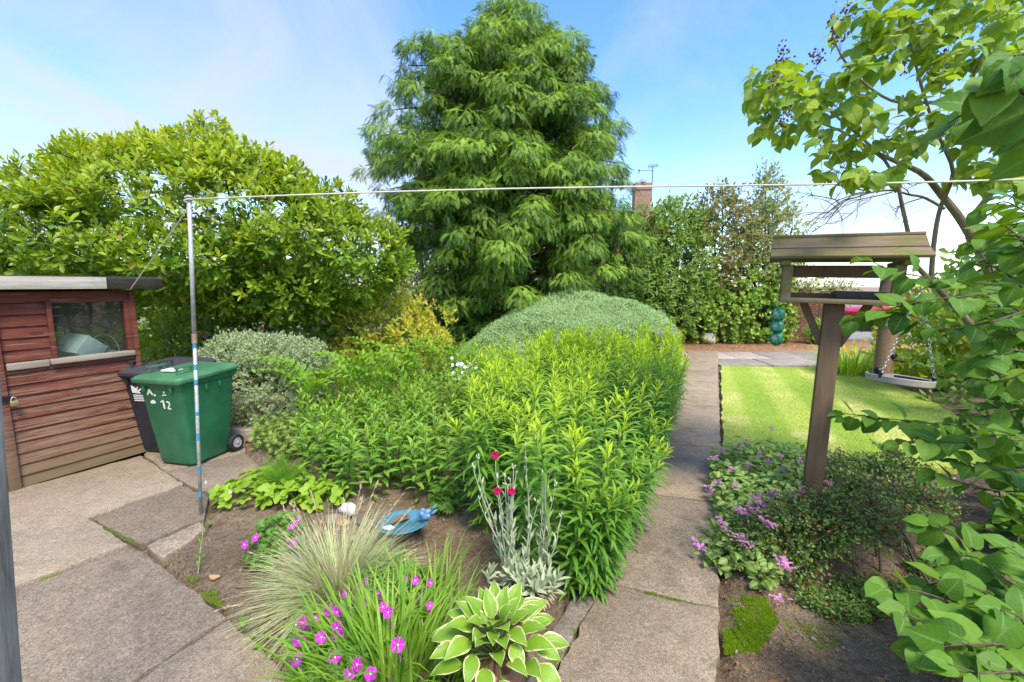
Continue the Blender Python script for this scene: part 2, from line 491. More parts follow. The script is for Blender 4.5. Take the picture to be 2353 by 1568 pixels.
def brick_mat(name, c1, c2, mortar, scale=1.0):
    t = MT(name); tc = t.n('ShaderNodeTexCoord').outputs['Object']
    s = t.n('ShaderNodeSeparateXYZ', {0: tc}).outputs
    vec = t.n('ShaderNodeCombineXYZ', {0: t.math('ADD', s[0], s[1]), 1: s[2]}).outputs[0]
    br = t.n('ShaderNodeTexBrick', {'Vector': vec, 'Color1': c1, 'Color2': c2, 'Mortar': mortar, 'Scale': scale, 'Mortar Size': .012,
                                     'Brick Width': .225, 'Row Height': .075, 'Bias': -.1})
    n = t.noise(tc, 9, 6, .7)
    col = t.mix(.8, br.outputs[0], t.mix(n, (.5, .5, .5), (1.4, 1.35, 1.3)), 'MULTIPLY')
    h = t.math('ADD', t.math('MULTIPLY', br.outputs[1], -1.0), t.math('MULTIPLY', n, .4))
    return t.done(col, .9, t.bump(h, .7, .012), .15)

def shed_paint():
    t = MT('worn_red_paint')
    tc = t.n('ShaderNodeTexCoord').outputs['Object']
    z = t.n('ShaderNodeSeparateXYZ', {0: tc}).outputs[2]
    st = t.obj((.9, .9, 30)); n = t.noise(st, 2.3, 7, .75)
    n2 = t.noise(t.obj((2.2, 2.2, 9)), 1.6, 4, .6)
    gr = t.noise(t.obj((3, 3, 110)), 2, 4, .7)
    red = t.mix(t.rampf(n2, .3, .7), (.088, .020, .011), (.175, .047, .027))
    woodc = t.mix(t.rampf(gr, .3, .7), (.15, .09, .05), (.36, .25, .16))
    # paint has weathered off more towards the ground, where rain splashes
    wear = t.math('ADD', n, t.math('MULTIPLY', t.rampf(z, 1.45, .0), .20))
    pale = t.math('MULTIPLY', t.rampf(wear, .55, .68), .8)
    col = t.mix(pale, red, woodc)
    col = t.mix(t.math('MULTIPLY', t.rampf(z, .32, .06), .8), col, t.mix(n, (.09, .065, .03), (.24, .18, .09)))
    kn = t.math('LESS_THAN', t.vor(t.obj((2.6, 2.6, 7.5)), 1.0), .13)
    col = t.mix(t.math('MULTIPLY', kn, .7), col, (.05, .012, .01))
    return t.done(col, .75, t.bump(t.math('ADD', n, gr), .4, .003), .25)

def roof_tiles():
    t = MT('red_roof_tiles'); v = t.obj()
    n = t.noise(v, 3, 5); w = t.n('ShaderNodeTexWave', {'Vector': v, 'Scale': 4.5}, bands_direction='Z')
    col = t.mix(t.rampf(n, .3, .7), (.22, .08, .045), (.34, .14, .09))
    return t.done(col, .85, t.bump(w.outputs[1], .8, .05), .2)

def glass_mat():
    t = MT('window_glass')
    tr = t.n('ShaderNodeBsdfTransparent', {0: (.80, .84, .80, 1)})
    gl = t.n('ShaderNodeBsdfGlossy', {'Color': (.9, .95, .95, 1), 'Roughness': .02})
    fr = t.n('ShaderNodeLayerWeight', {'Blend': .35})
    df = t.n('ShaderNodeBsdfDiffuse', {0: (.30, .31, .27, 1)})
    m1 = t.n('ShaderNodeMixShader', {0: t.math('ADD', t.math('MULTIPLY', fr.outputs[0], .22), .05, True), 1: tr.outputs[0], 2: gl.outputs[0]})
    dirt = t.math('MULTIPLY', t.noise(t.obj(), 5, 5), .10)
    m2 = t.n('ShaderNodeMixShader', {0: dirt, 1: m1.outputs[0], 2: df.outputs[0]})
    t.nt.links.new(m2.outputs[0], t.out.inputs[0])
    return t.m

M = {}
M['soil'] = soil_mat(); M['lawn'] = lawn_mat()
M['patio'] = concrete('patio_concrete', (.225, .182, .134), (.31, .258, .19), True, .25)
M['path'] = concrete('path_concrete', (.25, .198, .142), (.34, .278, .203), True, .5)
M['kerb'] = concrete('edging_concrete', (.20, .175, .145), (.27, .235, .19), False, .9)
M['farslab'] = concrete('far_paving', (.33, .30, .27), (.42, .385, .35), True, .15)
M['asphalt'] = concrete('drive_tarmac', (.26, .26, .26), (.34, .34, .34), False)
M['stone'] = concrete('weathered_stone', (.38, .37, .34), (.5, .48, .44), False, .2, .6)
M['pavers'] = brick_mat('brick_pavers', (.30, .155, .085), (.36, .22, .14), (.20, .14, .085), 1.0)
M['brick'] = brick_mat('red_garden_brick', (.32, .10, .055), (.24, .085, .05), (.27, .22, .18))
M['brick_far'] = brick_mat('pale_red_house_brick', (.42, .20, .14), (.34, .15, .10), (.42, .36, .32))
M['tiles'] = roof_tiles(); M['brick_old'] = brick_mat('weathered_chimney_brick', (.33, .17, .11), (.27, .16, .11), (.36, .31, .26))
M['shed'] = shed_paint()
M['fascia'] = wood('grey_fascia_timber', (.36, .31, .24), (.58, .52, .42), (.17, .19, .06), 0, 1, .60)
M['fascia_shade'] = wood('shade_toned_fascia_timber', (.018, .012, .010), (.035, .025, .02), (.03, .04, .015), 0)  # fascia timber again, its colour darkened to stand for the tree's shade
M['sill'] = wood('bare_sill_timber', (.22, .18, .13), (.38, .32, .24), None, 0)
M['felt'] = plain('roofing_felt', (.05, .05, .045), .95, .4, 40)
M['tablewood'] = wood('weathered_feeder_timber', (.135, .10, .062), (.26, .20, .13), (.145, .145, .025), 0, 1, .50)
M['postwood'] = wood('weathered_post_timber', (.135, .088, .05), (.215, .148, .09), (.11, .10, .035), 2, .8, .72)
M['greypost'] = wood('grey_weathered_post', (.13, .118, .10), (.34, .315, .28), (.16, .17, .11), 2, 1.0, .60)
M['log'] = bark('stump_bark', (.07, .045, .03), (.17, .12, .08))
M['bark'] = bark('brown_bark', (.07, .05, .035), (.16, .12, .085))
M['bark_lilac'] = bark('lilac_bark', (.20, .15, .095), (.34, .27, .19))
M['bark_conifer'] = bark('conifer_bark', (.05, .036, .026), (.12, .085, .06))
M['twig_dead'] = bark('bare_twig', (.22, .17, .125), (.38, .32, .26))
M['stem'] = plain('green_stem', (.13, .19, .04), .6)
M['stem_br'] = plain('reddish_stem', (.11, .075, .04), .6)
M['green_plastic'] = plain('green_bin_plastic', (.022, .135, .058), .42, .22, 6, 0, .45, .15, .004)
M['green_lid'] = plain('faded_green_lid_plastic', (.055, .17, .075), .48, .22, 7, 0, .4, .15, .004)
M['black_plastic'] = plain('dark_grey_bin_plastic', (.026, .028, .038), .42, .25, 6, 0, .45, .15, .004)
M['black_lid'] = plain('faded_dark_lid_plastic', (.050, .048, .056), .5, .2, 6, 0, .4, .15, .004)
M['rubber'] = plain('black_rubber', (.018, .018, .018), .8)
M['rim'] = plain('grey_plastic_rim', (.42, .42, .42), .4, .1)
M['white'] = plain('white_mark', (.72, .72, .68), .6, .15, 60)
M['pole'] = plain('galvanised_pole', (.46, .45, .43), .45, .25, 30, .35)
M['tape'] = plain('blue_tape', (.06, .25, .36), .4, .3, 30)
M['rust'] = plain('rusty_collar', (.30, .20, .13), .7, .4, 60)
M['rope'] = plain('pale_rope', (.62, .58, .48), .7)
M['black_metal'] = plain('black_metal', (.012, .012, .013), .4, .2)
M['brass'] = plain('brass_lock', (.55, .38, .18), .35, .2, 40, .8)
M['steel'] = plain('steel_chain', (.5, .5, .5), .35, .2, 40, .9)
M['red_metal'] = plain('red_spike_metal', (.26, .04, .03), .5, .3, 30)
M['glass'] = glass_mat()
M['box_plastic'] = plain('pale_blue_plastic', (.66, .76, .82), .4, .08)
M['clear_plastic'] = plain('pale_grey_plastic', (.26, .28, .28), .35, .08)
M['wire'] = plain('pale_wire', (.6, .6, .56), .4)
M['terracotta'] = plain('terracotta', (.30, .155, .095), .8, .22, 14, 0, .2, .3, .003)
M['bluebath'] = plain('blue_glaze', (.055, .165, .23), .32, .35, 9, 0, .5, .15, .003)
M['bluebird'] = plain('pale_blue_glaze', (.13, .25, .40), .35, .2, 14)
M['whitestone'] = plain('white_quartz', (.56, .56, .54), .7, .15, 30, 0, .3, .5, .006)
M['tanstone'] = plain('tan_stone', (.40, .24, .12), .8, .25, 20, 0, .3, .5, .006)
M['greystone'] = plain('grey_stone', (.22, .18, .145), .9, .25, 14, 0, .2, .6, .01)
M['feather'] = plain('white_feather', (.75, .75, .74), .8, .06)
M['deadleaf'] = leaf_mat('dead_leaf', (.20, .10, .035), (.34, .20, .08), None, .2, .8)
M['feedergreen'] = plain('green_feeder_plastic', (.012, .24, .15), .3, .25, 12)
M['suet'] = plain('suet', (.44, .46, .34), .9, .25, 60, 0, .2, .5, .004)
M['seed'] = plain('seed_filled_tube', (.26, .16, .075), .3, .6, 170, 0, .6, .4, .004)
M['greyplastic'] = plain('grey_feeder_plastic', (.28, .26, .23), .4)
M['dish_rim'] = plain('beige_dish_rim', (.38, .345, .29), .45, .12)
M['navy'] = plain('navy_dish', (.018, .018, .055), .25)
M['traydark'] = plain('dark_tray_plastic', (.035, .03, .028), .4)
M['carred'] = plain('red_car_paint', (.50, .02, .03), .25, .1)
M['cargls'] = plain('dark_car_glass', (.03, .035, .04), .1)
M['cane'] = plain('yellow_cane', (.50, .36, .10), .6)
M['concrete_plain'] = concrete('grey_concrete_block', (.27, .24, .2), (.36, .32, .27), False, .3)

# leaves
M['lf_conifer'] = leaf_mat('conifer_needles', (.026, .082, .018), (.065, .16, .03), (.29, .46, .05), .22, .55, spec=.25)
M['lf_conifer_blue'] = leaf_mat('dark_conifer_needles', (.030, .055, .038), (.06, .10, .06), (.12, .17, .08), .15, .6, spec=.2)
M['lf_magnolia'] = leaf_mat('magnolia_leaf', (.070, .175, .014), (.17, .33, .024), (.46, .54, .035), .33, .38, rib=(.22, .30, .06), old=((.32, .24, .05), .03))
M['lf_euonymus'] = leaf_mat('variegated_leaf', (.085, .19, .035), (.16, .30, .055), None, .3, .4, edge=((.64, .66, .42), .50))
M['lf_yellow'] = leaf_mat('yellow_green_leaf', (.16, .30, .03), (.33, .46, .05), (.56, .53, .07), .4, .5, old=((.48, .24, .05), .04))
M['lf_bright'] = leaf_mat('bright_shrub_leaf', (.18, .34, .03), (.40, .54, .06), None, .4, .5)
M['lf_mid'] = leaf_mat('mid_green_leaf', (.085, .20, .03), (.19, .34, .06), (.32, .43, .08), .34, .5)
M['lf_brownish'] = leaf_mat('brownish_green_leaf', (.15, .22, .05), (.30, .36, .11), (.30, .20, .08), .32, .55, old=((.24, .12, .06), .1))
M['lf_pale'] = leaf_mat('pale_green_leaf', (.19, .29, .08), (.38, .46, .18), (.38, .30, .12), .32, .5)
M['lf_ivy'] = leaf_mat('ivy_leaf', (.075, .19, .025), (.18, .35, .05), (.36, .50, .08), .3, .38)
M['lf_mound'] = leaf_mat('grey_green_needles', (.30, .44, .18), (.45, .60, .28), None, .2, .7, spec=.15)
M['core_mound'] = plain('inner_needles', (.13, .22, .08), .9, .4, 30, 0, .1, .8, .05)
M['lf_gold'] = leaf_mat('lance_leaf', (.085, .235, .022), (.175, .37, .045), (.56, .72, .035), .36, .45, rib=(.22, .36, .08))
M['lf_phlox'] = leaf_mat('broad_lance_leaf', (.135, .31, .03), (.26, .47, .065), (.46, .62, .07), .4, .42, rib=(.24, .36, .09))
M['lf_seal'] = leaf_mat('arching_stem_leaf', (.18, .37, .03), (.30, .50, .06), None, .42, .42)
M['lf_straw'] = leaf_mat('strawberry_leaf', (.22, .39, .028), (.36, .54, .045), None, .38, .5, rib=(.32, .44, .08))
M['lf_fennel'] = leaf_mat('feathery_leaf', (.12, .29, .018), (.21, .42, .03), None, .4, .6)
M['lf_crane'] = leaf_mat('cranesbill_leaf', (.10, .24, .03), (.20, .38, .055), None, .34, .5)
M['lf_day'] = leaf_mat('strap_leaf', (.11, .29, .022), (.23, .44, .045), (.46, .60, .08), .36, .4)
M['lf_hosta'] = leaf_mat('hosta_leaf', (.17, .34, .028), (.27, .44, .042), None, .32, .42, edge=((.72, .68, .34), .80), veins=-5)
M['lf_silver'] = leaf_mat('silver_felt_leaf', (.38, .45, .27), (.54, .59, .39), None, .2, .9, spec=.1)
M['lf_fescue'] = leaf_mat('blue_grass_blade', (.38, .50, .22), (.58, .66, .34), (.72, .56, .30), .25, .7, spec=.2)
M['lf_straw_dry'] = leaf_mat('dry_grass_stalk', (.42, .32, .19), (.56, .46, .31), None, .2, .8, spec=.15)
M['lf_lamium'] = leaf_mat('striped_leaf', (.17, .31, .04), (.28, .44, .06), None, .34, .5, centre=(.42, .52, .20))
M['lf_coton'] = leaf_mat('small_glossy_leaf', (.07, .16, .03), (.15, .27, .05), (.26, .38, .08), .25, .32, old=((.30, .13, .05), .09))
M['lf_lilac'] = leaf_mat('heart_leaf', (.045, .135, .014), (.13, .28, .03), (.26, .42, .04), .32, .5, rib=(.20, .32, .08), spec=.2, veins=6)
M['lf_lilac_tree'] = leaf_mat('sun_toned_heart_leaf', (.10, .23, .025), (.20, .36, .04), (.40, .52, .07), .45, .45, rib=(.22, .32, .09))  # lighter copy of the lilac leaf, sunlight put into its colours
M['lf_bergenia'] = leaf_mat('round_leaf', (.14, .32, .05), (.26, .45, .09), None, .3, .4, old=((.34, .22, .06), .06))
M['fl_pink'] = leaf_mat('magenta_petal', (.52, .022, .46), (.72, .055, .62), None, .35, .6, spec=.2, rib=(.85, .40, .80))
M['fl_white_pink'] = plain('pale_flower_centre', (.75, .62, .75), .7)
M['fl_crimson'] = leaf_mat('crimson_petal', (.52, .008, .09), (.60, .012, .15), None, .3, .6, spec=.2)
M['fl_lilac'] = leaf_mat('pink_lipped_flower', (.55, .22, .42), (.72, .38, .58), None, .35, .6, spec=.2)
M['fl_white'] = leaf_mat('white_petal', (.78, .76, .76), (.85, .85, .85), None, .3, .6)
M['fl_rose'] = leaf_mat('rose_petal', (.55, .26, .26), (.66, .42, .40), None, .3, .6)
M['fl_yellow'] = leaf_mat('yellow_petal', (.75, .52, .02), (.8, .62, .05), None, .3, .6)
M['fl_dry'] = plain('dried_flower', (.19, .11, .06), .9, .3)
M['moss'] = leaf_mat('moss_tuft', (.15, .27, .012), (.27, .42, .02), None, .25, .8, spec=.1)
M['grassblade'] = leaf_mat('lawn_blade', (.28, .42, .065), (.46, .58, .13), None, .3, .6, spec=.2)

# ------------------------------------------------------------------ sky, sun, camera
SUN_EL, SUN_AZ = 56.0, 152.0              # degrees above the horizon; clockwise from straight ahead
def make_world():
    w = bpy.data.worlds.new('World'); S.world = w; w.use_nodes = True
    nt = w.node_tree; nt.nodes.clear()
    class W(MT):
        def __init__(self): self.nt = nt
    t = W()
    out = t.n('ShaderNodeOutputWorld')
    sky = t.n('ShaderNodeTexSky', sky_type='NISHITA', sun_disc=False, sun_elevation=math.radians(SUN_EL), sun_rotation=math.radians(SUN_AZ))
    sky.air_density = 1.0; sky.dust_density = .6; sky.ozone_density = 3.0
    d = t.n('ShaderNodeTexCoord').outputs['Generated']
    s = t.n('ShaderNodeSeparateXYZ', {0: d}).outputs
    zz = t.math('ADD', t.math('MAXIMUM', s[2], 0.0), .12)
    cv = t.n('ShaderNodeCombineXYZ', {0: t.math('DIVIDE', s[0], zz), 1: t.math('DIVIDE', s[1], zz), 2: 0.0}).outputs[0]
    cv = t.n('ShaderNodeMapping', {'Vector': cv, 'Rotation': (0, 0, .5), 'Scale': (1.0, .62, 1)}).outputs[0]
    n1 = t.n('ShaderNodeTexNoise', {'Vector': cv, 'Scale': 1.15, 'Detail': 10, 'Roughness': .56, 'Distortion': .9}).outputs[0]
    n2 = t.n('ShaderNodeTexNoise', {'Vector': cv, 'Scale': .33, 'Detail': 3, 'Roughness': .5}).outputs[0]
    side = t.rampf(s[0], .55, -.65)       # more thin cloud to the left of the garden
    low = t.rampf(s[2], .42, .05)
    m = t.math('ADD', n1, t.math('MULTIPLY', t.math('SUBTRACT', n2, .5), .7))
    m = t.math('ADD', m, t.math('MULTIPLY', side, .09))
    m = t.math('ADD', m, t.math('MULTIPLY', low, .13))
    cl = t.math('MULTIPLY', t.rampf(m, .48, .84), .93)
    gain = t.n('ShaderNodeHueSaturation', {'Hue': .509, 'Saturation': SKY_SAT, 'Value': SKY_VAL, 'Color': sky.outputs[0]}).outputs[0]
    col = t.mix(cl, gain, SKY_CLOUD)
    bg = t.n('ShaderNodeBackground', {0: col, 1: SKY_STR})
    nt.links.new(bg.outputs[0], out.inputs[0])
SKY_SAT, SKY_VAL, SKY_CLOUD, SKY_STR = 1.22, 1.32, (2.5, 2.62, 2.8), .145
make_world()

sl = bpy.data.lights.new('sun', 'SUN'); sl.energy = 2.6; sl.angle = math.radians(18); sl.color = (1.0, .93, .80)
so = bpy.data.objects.new('sun', sl); C.objects.link(so)
az, el = math.radians(SUN_AZ), math.radians(SUN_EL)
sd = Vector((math.sin(az) * math.cos(el), math.cos(az) * math.cos(el), math.sin(el)))
so.rotation_euler = sd.to_track_quat('Z', 'Y').to_euler(); so.location = sd * 40

cam = bpy.data.cameras.new('camera'); co = bpy.data.objects.new('camera', cam); C.objects.link(co)
co.location = (0, 0, H); co.rotation_euler = (PI / 2 - PT, 0, 0)
cam.sensor_width = 36; cam.lens = 36 * FP / 2353; cam.clip_end = 2000; cam.clip_start = .05
S.camera = co
S.view_settings.view_transform = 'Standard'; S.view_settings.look = 'None'; S.view_settings.gamma = 1
S.view_settings.exposure = 1.18
S.render.engine = 'CYCLES'
S.cycles.max_bounces = 6; S.cycles.diffuse_bounces = 3; S.cycles.glossy_bounces = 2; S.cycles.transmission_bounces = 4
S.cycles.transparent_max_bounces = 6; S.cycles.use_denoising = True
S.cycles.caustics_reflective = False; S.cycles.caustics_refractive = False
# ------------------------------------------------------------------ ground, paving, lawn
def shrink(poly, d):
    poly = np.asarray(poly, float)
    a2 = np.sum(poly[:, 0] * np.roll(poly[:, 1], -1) - np.roll(poly[:, 0], -1) * poly[:, 1])
    if a2 < 0: poly = poly[::-1]
    out = []
    n = len(poly)
    for i in range(n):
        a, b, c = poly[i - 1], poly[i], poly[(i + 1) % n]
        e1, e2 = nrm(b - a), nrm(c - b)
        n1, n2 = np.array([-e1[1], e1[0]]), np.array([-e2[1], e2[0]])
        k = nrm(n1 + n2)
        s = max(.35, float(np.dot(k, n1)))
        out.append(b + k * d / s)
    return np.array(out)

def rough_edge(poly, step=.06, amp=.006, seed=0):   # slab edges are chipped, never ruler-straight
    r = np.random.default_rng(seed); out = []
    n = len(poly)
    for i in range(n):
        a, b = poly[i], poly[(i + 1) % n]
        m = max(1, min(40, int(np.linalg.norm(b - a) / step)))
        for k in range(m):
            p = a + (b - a) * k / m
            out.append(p + (r.normal(0, amp, 2) if k else 0))
    return np.array(out)

patio_px = [
    [(-300, 1215), (30, 1126), (325, 1046), (424, 1112), (205, 1190), (299, 1249), (30, 1350), (-300, 1480)],
    [(207, 1192), (425, 1114), (483, 1139), (472, 1190), (322, 1250)],
    [(328, 1043), (372, 985), (562, 975), (566, 1037), (379, 1083)],
    [(381, 1085), (566, 1040), (600, 1074), (485, 1137), (427, 1112)],
    [(332, 1254), (462, 1196), (476, 1214), (442, 1240), (372, 1284)],
    [(-300, 1500), (30, 1355), (300, 1252), (371, 1293), (450, 1352), (525, 1415), (300, 1568), (150, 1680), (-400, 1900)],
    [(302, 1572), (527, 1419), (585, 1468), (638, 1520), (655, 1545), (700, 1660), (500, 1950), (0, 1950), (155, 1684)],
]
patio = MB(); slabs2d = []
for i, px in enumerate(patio_px):
    g = gpoly(px); slabs2d.append(g)
    patio.prism(rough_edge(shrink(g, .009), seed=i), -.09, -.004 * (i % 3), None, (.85, .12, .5, .38, .95, .48, .72)[i])
tag(patio.build('patio', M['patio'], bevel=.006), kind='structure')

joints = [((1581, 806), (1652, 806)), ((1572, 851), (1651, 852)), ((1550, 894), (1653, 900)), ((1535, 927), (1654, 934)), ((1508, 1018), (1658, 1028)),
          ((1453, 1130), (1657, 1155)), ((1384, 1338), (1656, 1398)), ((1232, 1625), (1650, 1760)), ((1020, 2100), (1640, 2500))]
path = MB()
for i in range(len(joints) - 1):
    (a, b), (c, d) = joints[i], joints[i + 1]
    g = gpoly([a, b, d, c]); slabs2d.append(g)
    path.prism(rough_edge(shrink(g, .011), seed=40 + i), -.09, -.003 * (i % 2), None, (.75, .85, .8, .7, .6, .5, .45, .6)[i])
tag(path.build('path', M['path'], bevel=.006), kind='structure')
g = gpoly([(1318, 1352), (1378, 1346), (1300, 1480), (1235, 1605), (1020, 2050), (900, 2000), (1180, 1610)])
slabs2d.append(g)
tag(MB().prism(rough_edge(g, seed=70), -.09, -.022).build('path_edging', M['kerb'], bevel=.006), kind='structure')

# cross walk of pale slabs beyond the lawn, and old brick paving behind it
walk = MB()
A0, A1 = gp(1500, 838), gp(1500, 808)
fy, by = gp(1650, 839)[1], gp(1650, 809)[1]
xs = [1.9, 2.9, 3.75, 4.85]
def wrow(y0, y1, x0, x1, step, seed):
    r = np.random.default_rng(seed); x = x0
    while x < x1:
        w = step * r.uniform(.85, 1.2)
        g = np.array([[x, y0], [min(x + w, x1), y0], [min(x + w, x1), y1], [x, y1]])
        slabs2d.append(g); walk.prism(shrink(g, .012), -.09, -.002 - r.random() * .008, None, r.random()); x += w
px0 = gp(1652, 838)[0]
ym = fy + (by - fy) * .46
wrow(fy, ym, px0 + .02, 14, 1.15, 1); wrow(ym, by, px0 + .02, 14, .95, 2)
wrow(by - .4, by, gp(1500, 812)[0], gp(1580, 812)[0], .9, 3)
tag(walk.build('cross_walk', M['farslab'], bevel=.008), kind='structure')
pav = MB().prism([[1.5, by + .02], [16, by + .02], [16, 14.25], [1.5, 14.25]], -.1, -.012)
tag(pav.build('brick_paving', M['pavers']), kind='structure')
tag(MB().prism([[8.9, 14.7], [30, 14.7], [30, 30], [8.9, 30]], -.1, -.006).build('driveway', M['asphalt']), kind='structure')

bed_px = [
    [(476, 1192), (600, 1076), (566, 1030), (640, 960), (900, 800), (1500, 800), (1545, 880), (1440, 1140), (1375, 1340), (1310, 1356), (1180, 1610), (900, 2000), (700, 1660), (655, 1545), (527, 1416), (372, 1290)],
    [(1660, 1066), (1900, 1074), (2130, 1090), (2290, 1080), (2260, 960), (2353, 900), (3200, 1000), (3200, 2200), (1665, 2200)],
]
beds = [gpoly(b) for b in bed_px]
xs = np.unique(np.concatenate([np.linspace(-300, -12, 14), np.linspace(-12, -5, 26), np.linspace(-5, 5, 280), np.linspace(5, 16, 40), np.linspace(16, 300, 14)]))
ys = np.unique(np.concatenate([np.linspace(-40, -1, 8), np.linspace(-1, 1, 16), np.linspace(1, 6, 165), np.linspace(6, 16, 80), np.linspace(16, 400, 14)]))
GX, GY = np.meshgrid(xs, ys)
q = np.stack([GX, GY], -1)
bed_m = inpoly(GX, GY, beds[0]) | inpoly(GX, GY, beds[1])
near = ((np.abs(GX) < 8) & (GY < 14) & (GY > 0)).astype(float)
z = -.06 + near * (.018 * (vnoise(q * 3.1, 1) - .5) + .022 * (vnoise(q * 11, 2) - .5))
slab_m = np.zeros(GX.shape, bool)
for g in slabs2d:
    c = g.mean(0)
    slab_m |= inpoly(GX, GY, c + (g - c) * (1 + .05 / np.maximum(.3, np.abs(g - c).max())))
lift = np.where(bed_m & ~slab_m, 1.0, 0)
for _ in range(4):
    lift = np.minimum(lift, (lift + np.roll(lift, 1, 0) + np.roll(lift, -1, 0) + np.roll(lift, 1, 1) + np.roll(lift, -1, 1)) / 5)
z = z + lift * (.062 + .03 * vnoise(q * 1.7, 3)) * near
GZ = z
gm = MB()
ny, nx = GX.shape
i = np.arange(ny - 1)[:, None] * nx; k = np.arange(nx - 1)[None]
gm.add(np.stack([GX, GY, z], -1).reshape(-1, 3), np.stack([i + k, i + k + 1, i + nx + k + 1, i + nx + k], -1).reshape(-1, 4))
tag(gm.build('ground', M['soil'], smooth=True, attr=False), kind='structure')

def gz(x, y):                             # height of the soil
    ix = np.clip(np.searchsorted(xs, x), 0, nx - 1); iy = np.clip(np.searchsorted(ys, y), 0, ny - 1)
    return GZ[iy, ix]

lawn_poly = gpoly([(1657, 841), (1900, 846), (2010, 872), (2110, 905), (2220, 970), (2270, 1076), (1900, 1072), (1664, 1064)])
lawn_polyL = gpoly([(1480, 826), (1572, 824), (1568, 850), (1546, 893), (1530, 930), (1503, 1018), (1460, 1020), (1440, 900)])
lw = MB()
for P_ in (lawn_poly, lawn_polyL):
    lw.prism(rough_edge(P_, .08, .012, 5), -.1, .004)
tag(lw.build('lawn', M['lawn'], attr=False), kind='structure')
gr = MB()
for P_, n in ((lawn_poly, 60000), (lawn_polyL, 9000)):
    p = sample_poly(P_, n)
    keep = rng.random(n) < np.clip((6.5 / p[:, 1]) ** 1.5, .2, 1); p = p[keep]; n = len(p)
    patch = vnoise(p * 1.4, 9)
    h = .011 + .012 * rng.random(n)
    a = rng.random(n) * 6.28; D = np.c_[np.cos(a) * .6, np.sin(a) * .6, np.ones(n)]
    gr.scatter(leaf([.13, .02], 0, .5, 0, 2), np.c_[p, np.full(n, .003)], D, np.c_[-np.sin(a), np.cos(a), np.zeros(n)] + .3, h, 0)
# ragged fringe along the path edge
tag(gr.build('lawn_grass', M['grassblade']), 'short mown lawn grass beside the concrete path', 'grass', kind='stuff')

# ------------------------------------------------------------------ walls and the house beyond
wl = thing('brick_wall', 'old red brick garden wall behind the ivy and the bird table', 'wall', (0, 14.4, 0))
b = MB()
b.box((6.0, 14.4, .8), (9.6, .22, 1.75))
for x in (1.5, 5.8, 10.6): b.box((x, 14.27, .8), (.35, .12, 1.76))
b.build('brickwork', M['brick'], wl, attr=False)
b = MB(); b.box((6.0, 14.4, 1.715), (9.7, .30, .07)); b.build('coping', M['stone'], wl, attr=False, bevel=.01)
b = MB(); b.box((8.35, 14.42, 1.86), (.13, .13, .5)); b.build('fence_post', M['fascia'], wl, attr=False)

def gable_house(name, label, x0, x1, y0, y1, eave, ridge, mats):
    hs = thing(name, label, 'house', ((x0 + x1) / 2, y0, 0))
    w = MB(); ym_ = (y0 + y1) / 2
    w.box(((x0 + x1) / 2, ym_, eave / 2), (x1 - x0, y1 - y0, eave))
    for x in (x0, x1):
        w.add([(x, y0, eave), (x, y1, eave), (x, ym_, ridge)], T=[[0, 1, 2]])
    w.build('wall', mats[0], hs, attr=False)
    rf = MB()
    for s, ya in ((-1, y0 - .35), (1, y1 + .35)):
        ze = eave - .25
        rf.add([(x0 - .3, ya, ze), (x1 + .3, ya, ze), (x1 + .3, ym_, ridge + .1), (x0 - .3, ym_, ridge + .1),
                (x0 - .3, ya, ze - .12), (x1 + .3, ya, ze - .12), (x1 + .3, ym_, ridge - .02), (x0 - .3, ym_, ridge - .02)],
               [[0, 1, 2, 3], [4, 7, 6, 5], [0, 4, 5, 1], [1, 5, 6, 2], [0, 3, 7, 4]])
    r = rf.build('roof', mats[1], hs, attr=False)
    return hs, r
chx = yp(1476, 450, 30)
hs, rf = gable_house('brick_house', 'red brick house with a tiled roof and chimney rising behind the garden shrubs', -3.5, 9.4, 27.0, 34.5, 4.9, 6.75, (M['brick_far'], M['tiles']))
c = MB(); c.box((chx[0], 30.2, 7.15), (1.05, .75, 2.7)); c.box((chx[0], 30.2, 8.18), (1.16, .86, .22)); c.box((chx[0], 30.2, 8.40), (1.06, .76, .2))
ch = c.build('chimney', M['brick_old'], rf, attr=False, local=False)
c = MB()
c.lathe([(.16, 8.46), (.14, 8.60), (.15, 8.62), (.12, 8.63)], 12, Matrix.Translation((chx[0] + .1, 30.2, 0)))
c.build('chimney_pot', M['terracotta'], rf, attr=False)
ae = thing('roof_aerial', 'thin television aerial on a mast beside the chimney', 'aerial', (chx[0] + .62, 30, 7.6))
c = MB(); x = chx[0] + .62
c.tube([(x, 30, 7.4), (x, 30, 9.6)], .025)
c.build('mast', M['black_metal'], ae, attr=False)
c = MB(); c.tube([(x - .9, 30, 9.15), (x - .9, 30, 9.38)], .03); c.tube([(x - 1.0, 30, 9.3), (x, 30, 9.3)], .018)
c.tube([(x - .3, 30, 9.55), (x + .35, 30, 9.62)], .018)
for k in range(7): c.tube([(x - .28 + k * .1, 30.0, 9.42 + k * .015), (x - .28 + k * .1, 30.0, 9.68 + k * .015)], .012)
c.build('antenna', M['black_metal'], ae, attr=False)
for wx in (2.2, 4.6, 7.6):
    f = MB(); f.box((wx, 26.96, 3.4), (1.3, .1, 1.35)); fo = f.build('window', M['white'], hs, attr=False)
    MB().box((wx, 26.90, 3.4), (1.1, .06, 1.15)).build('pane', M['cargls'], fo, attr=False)

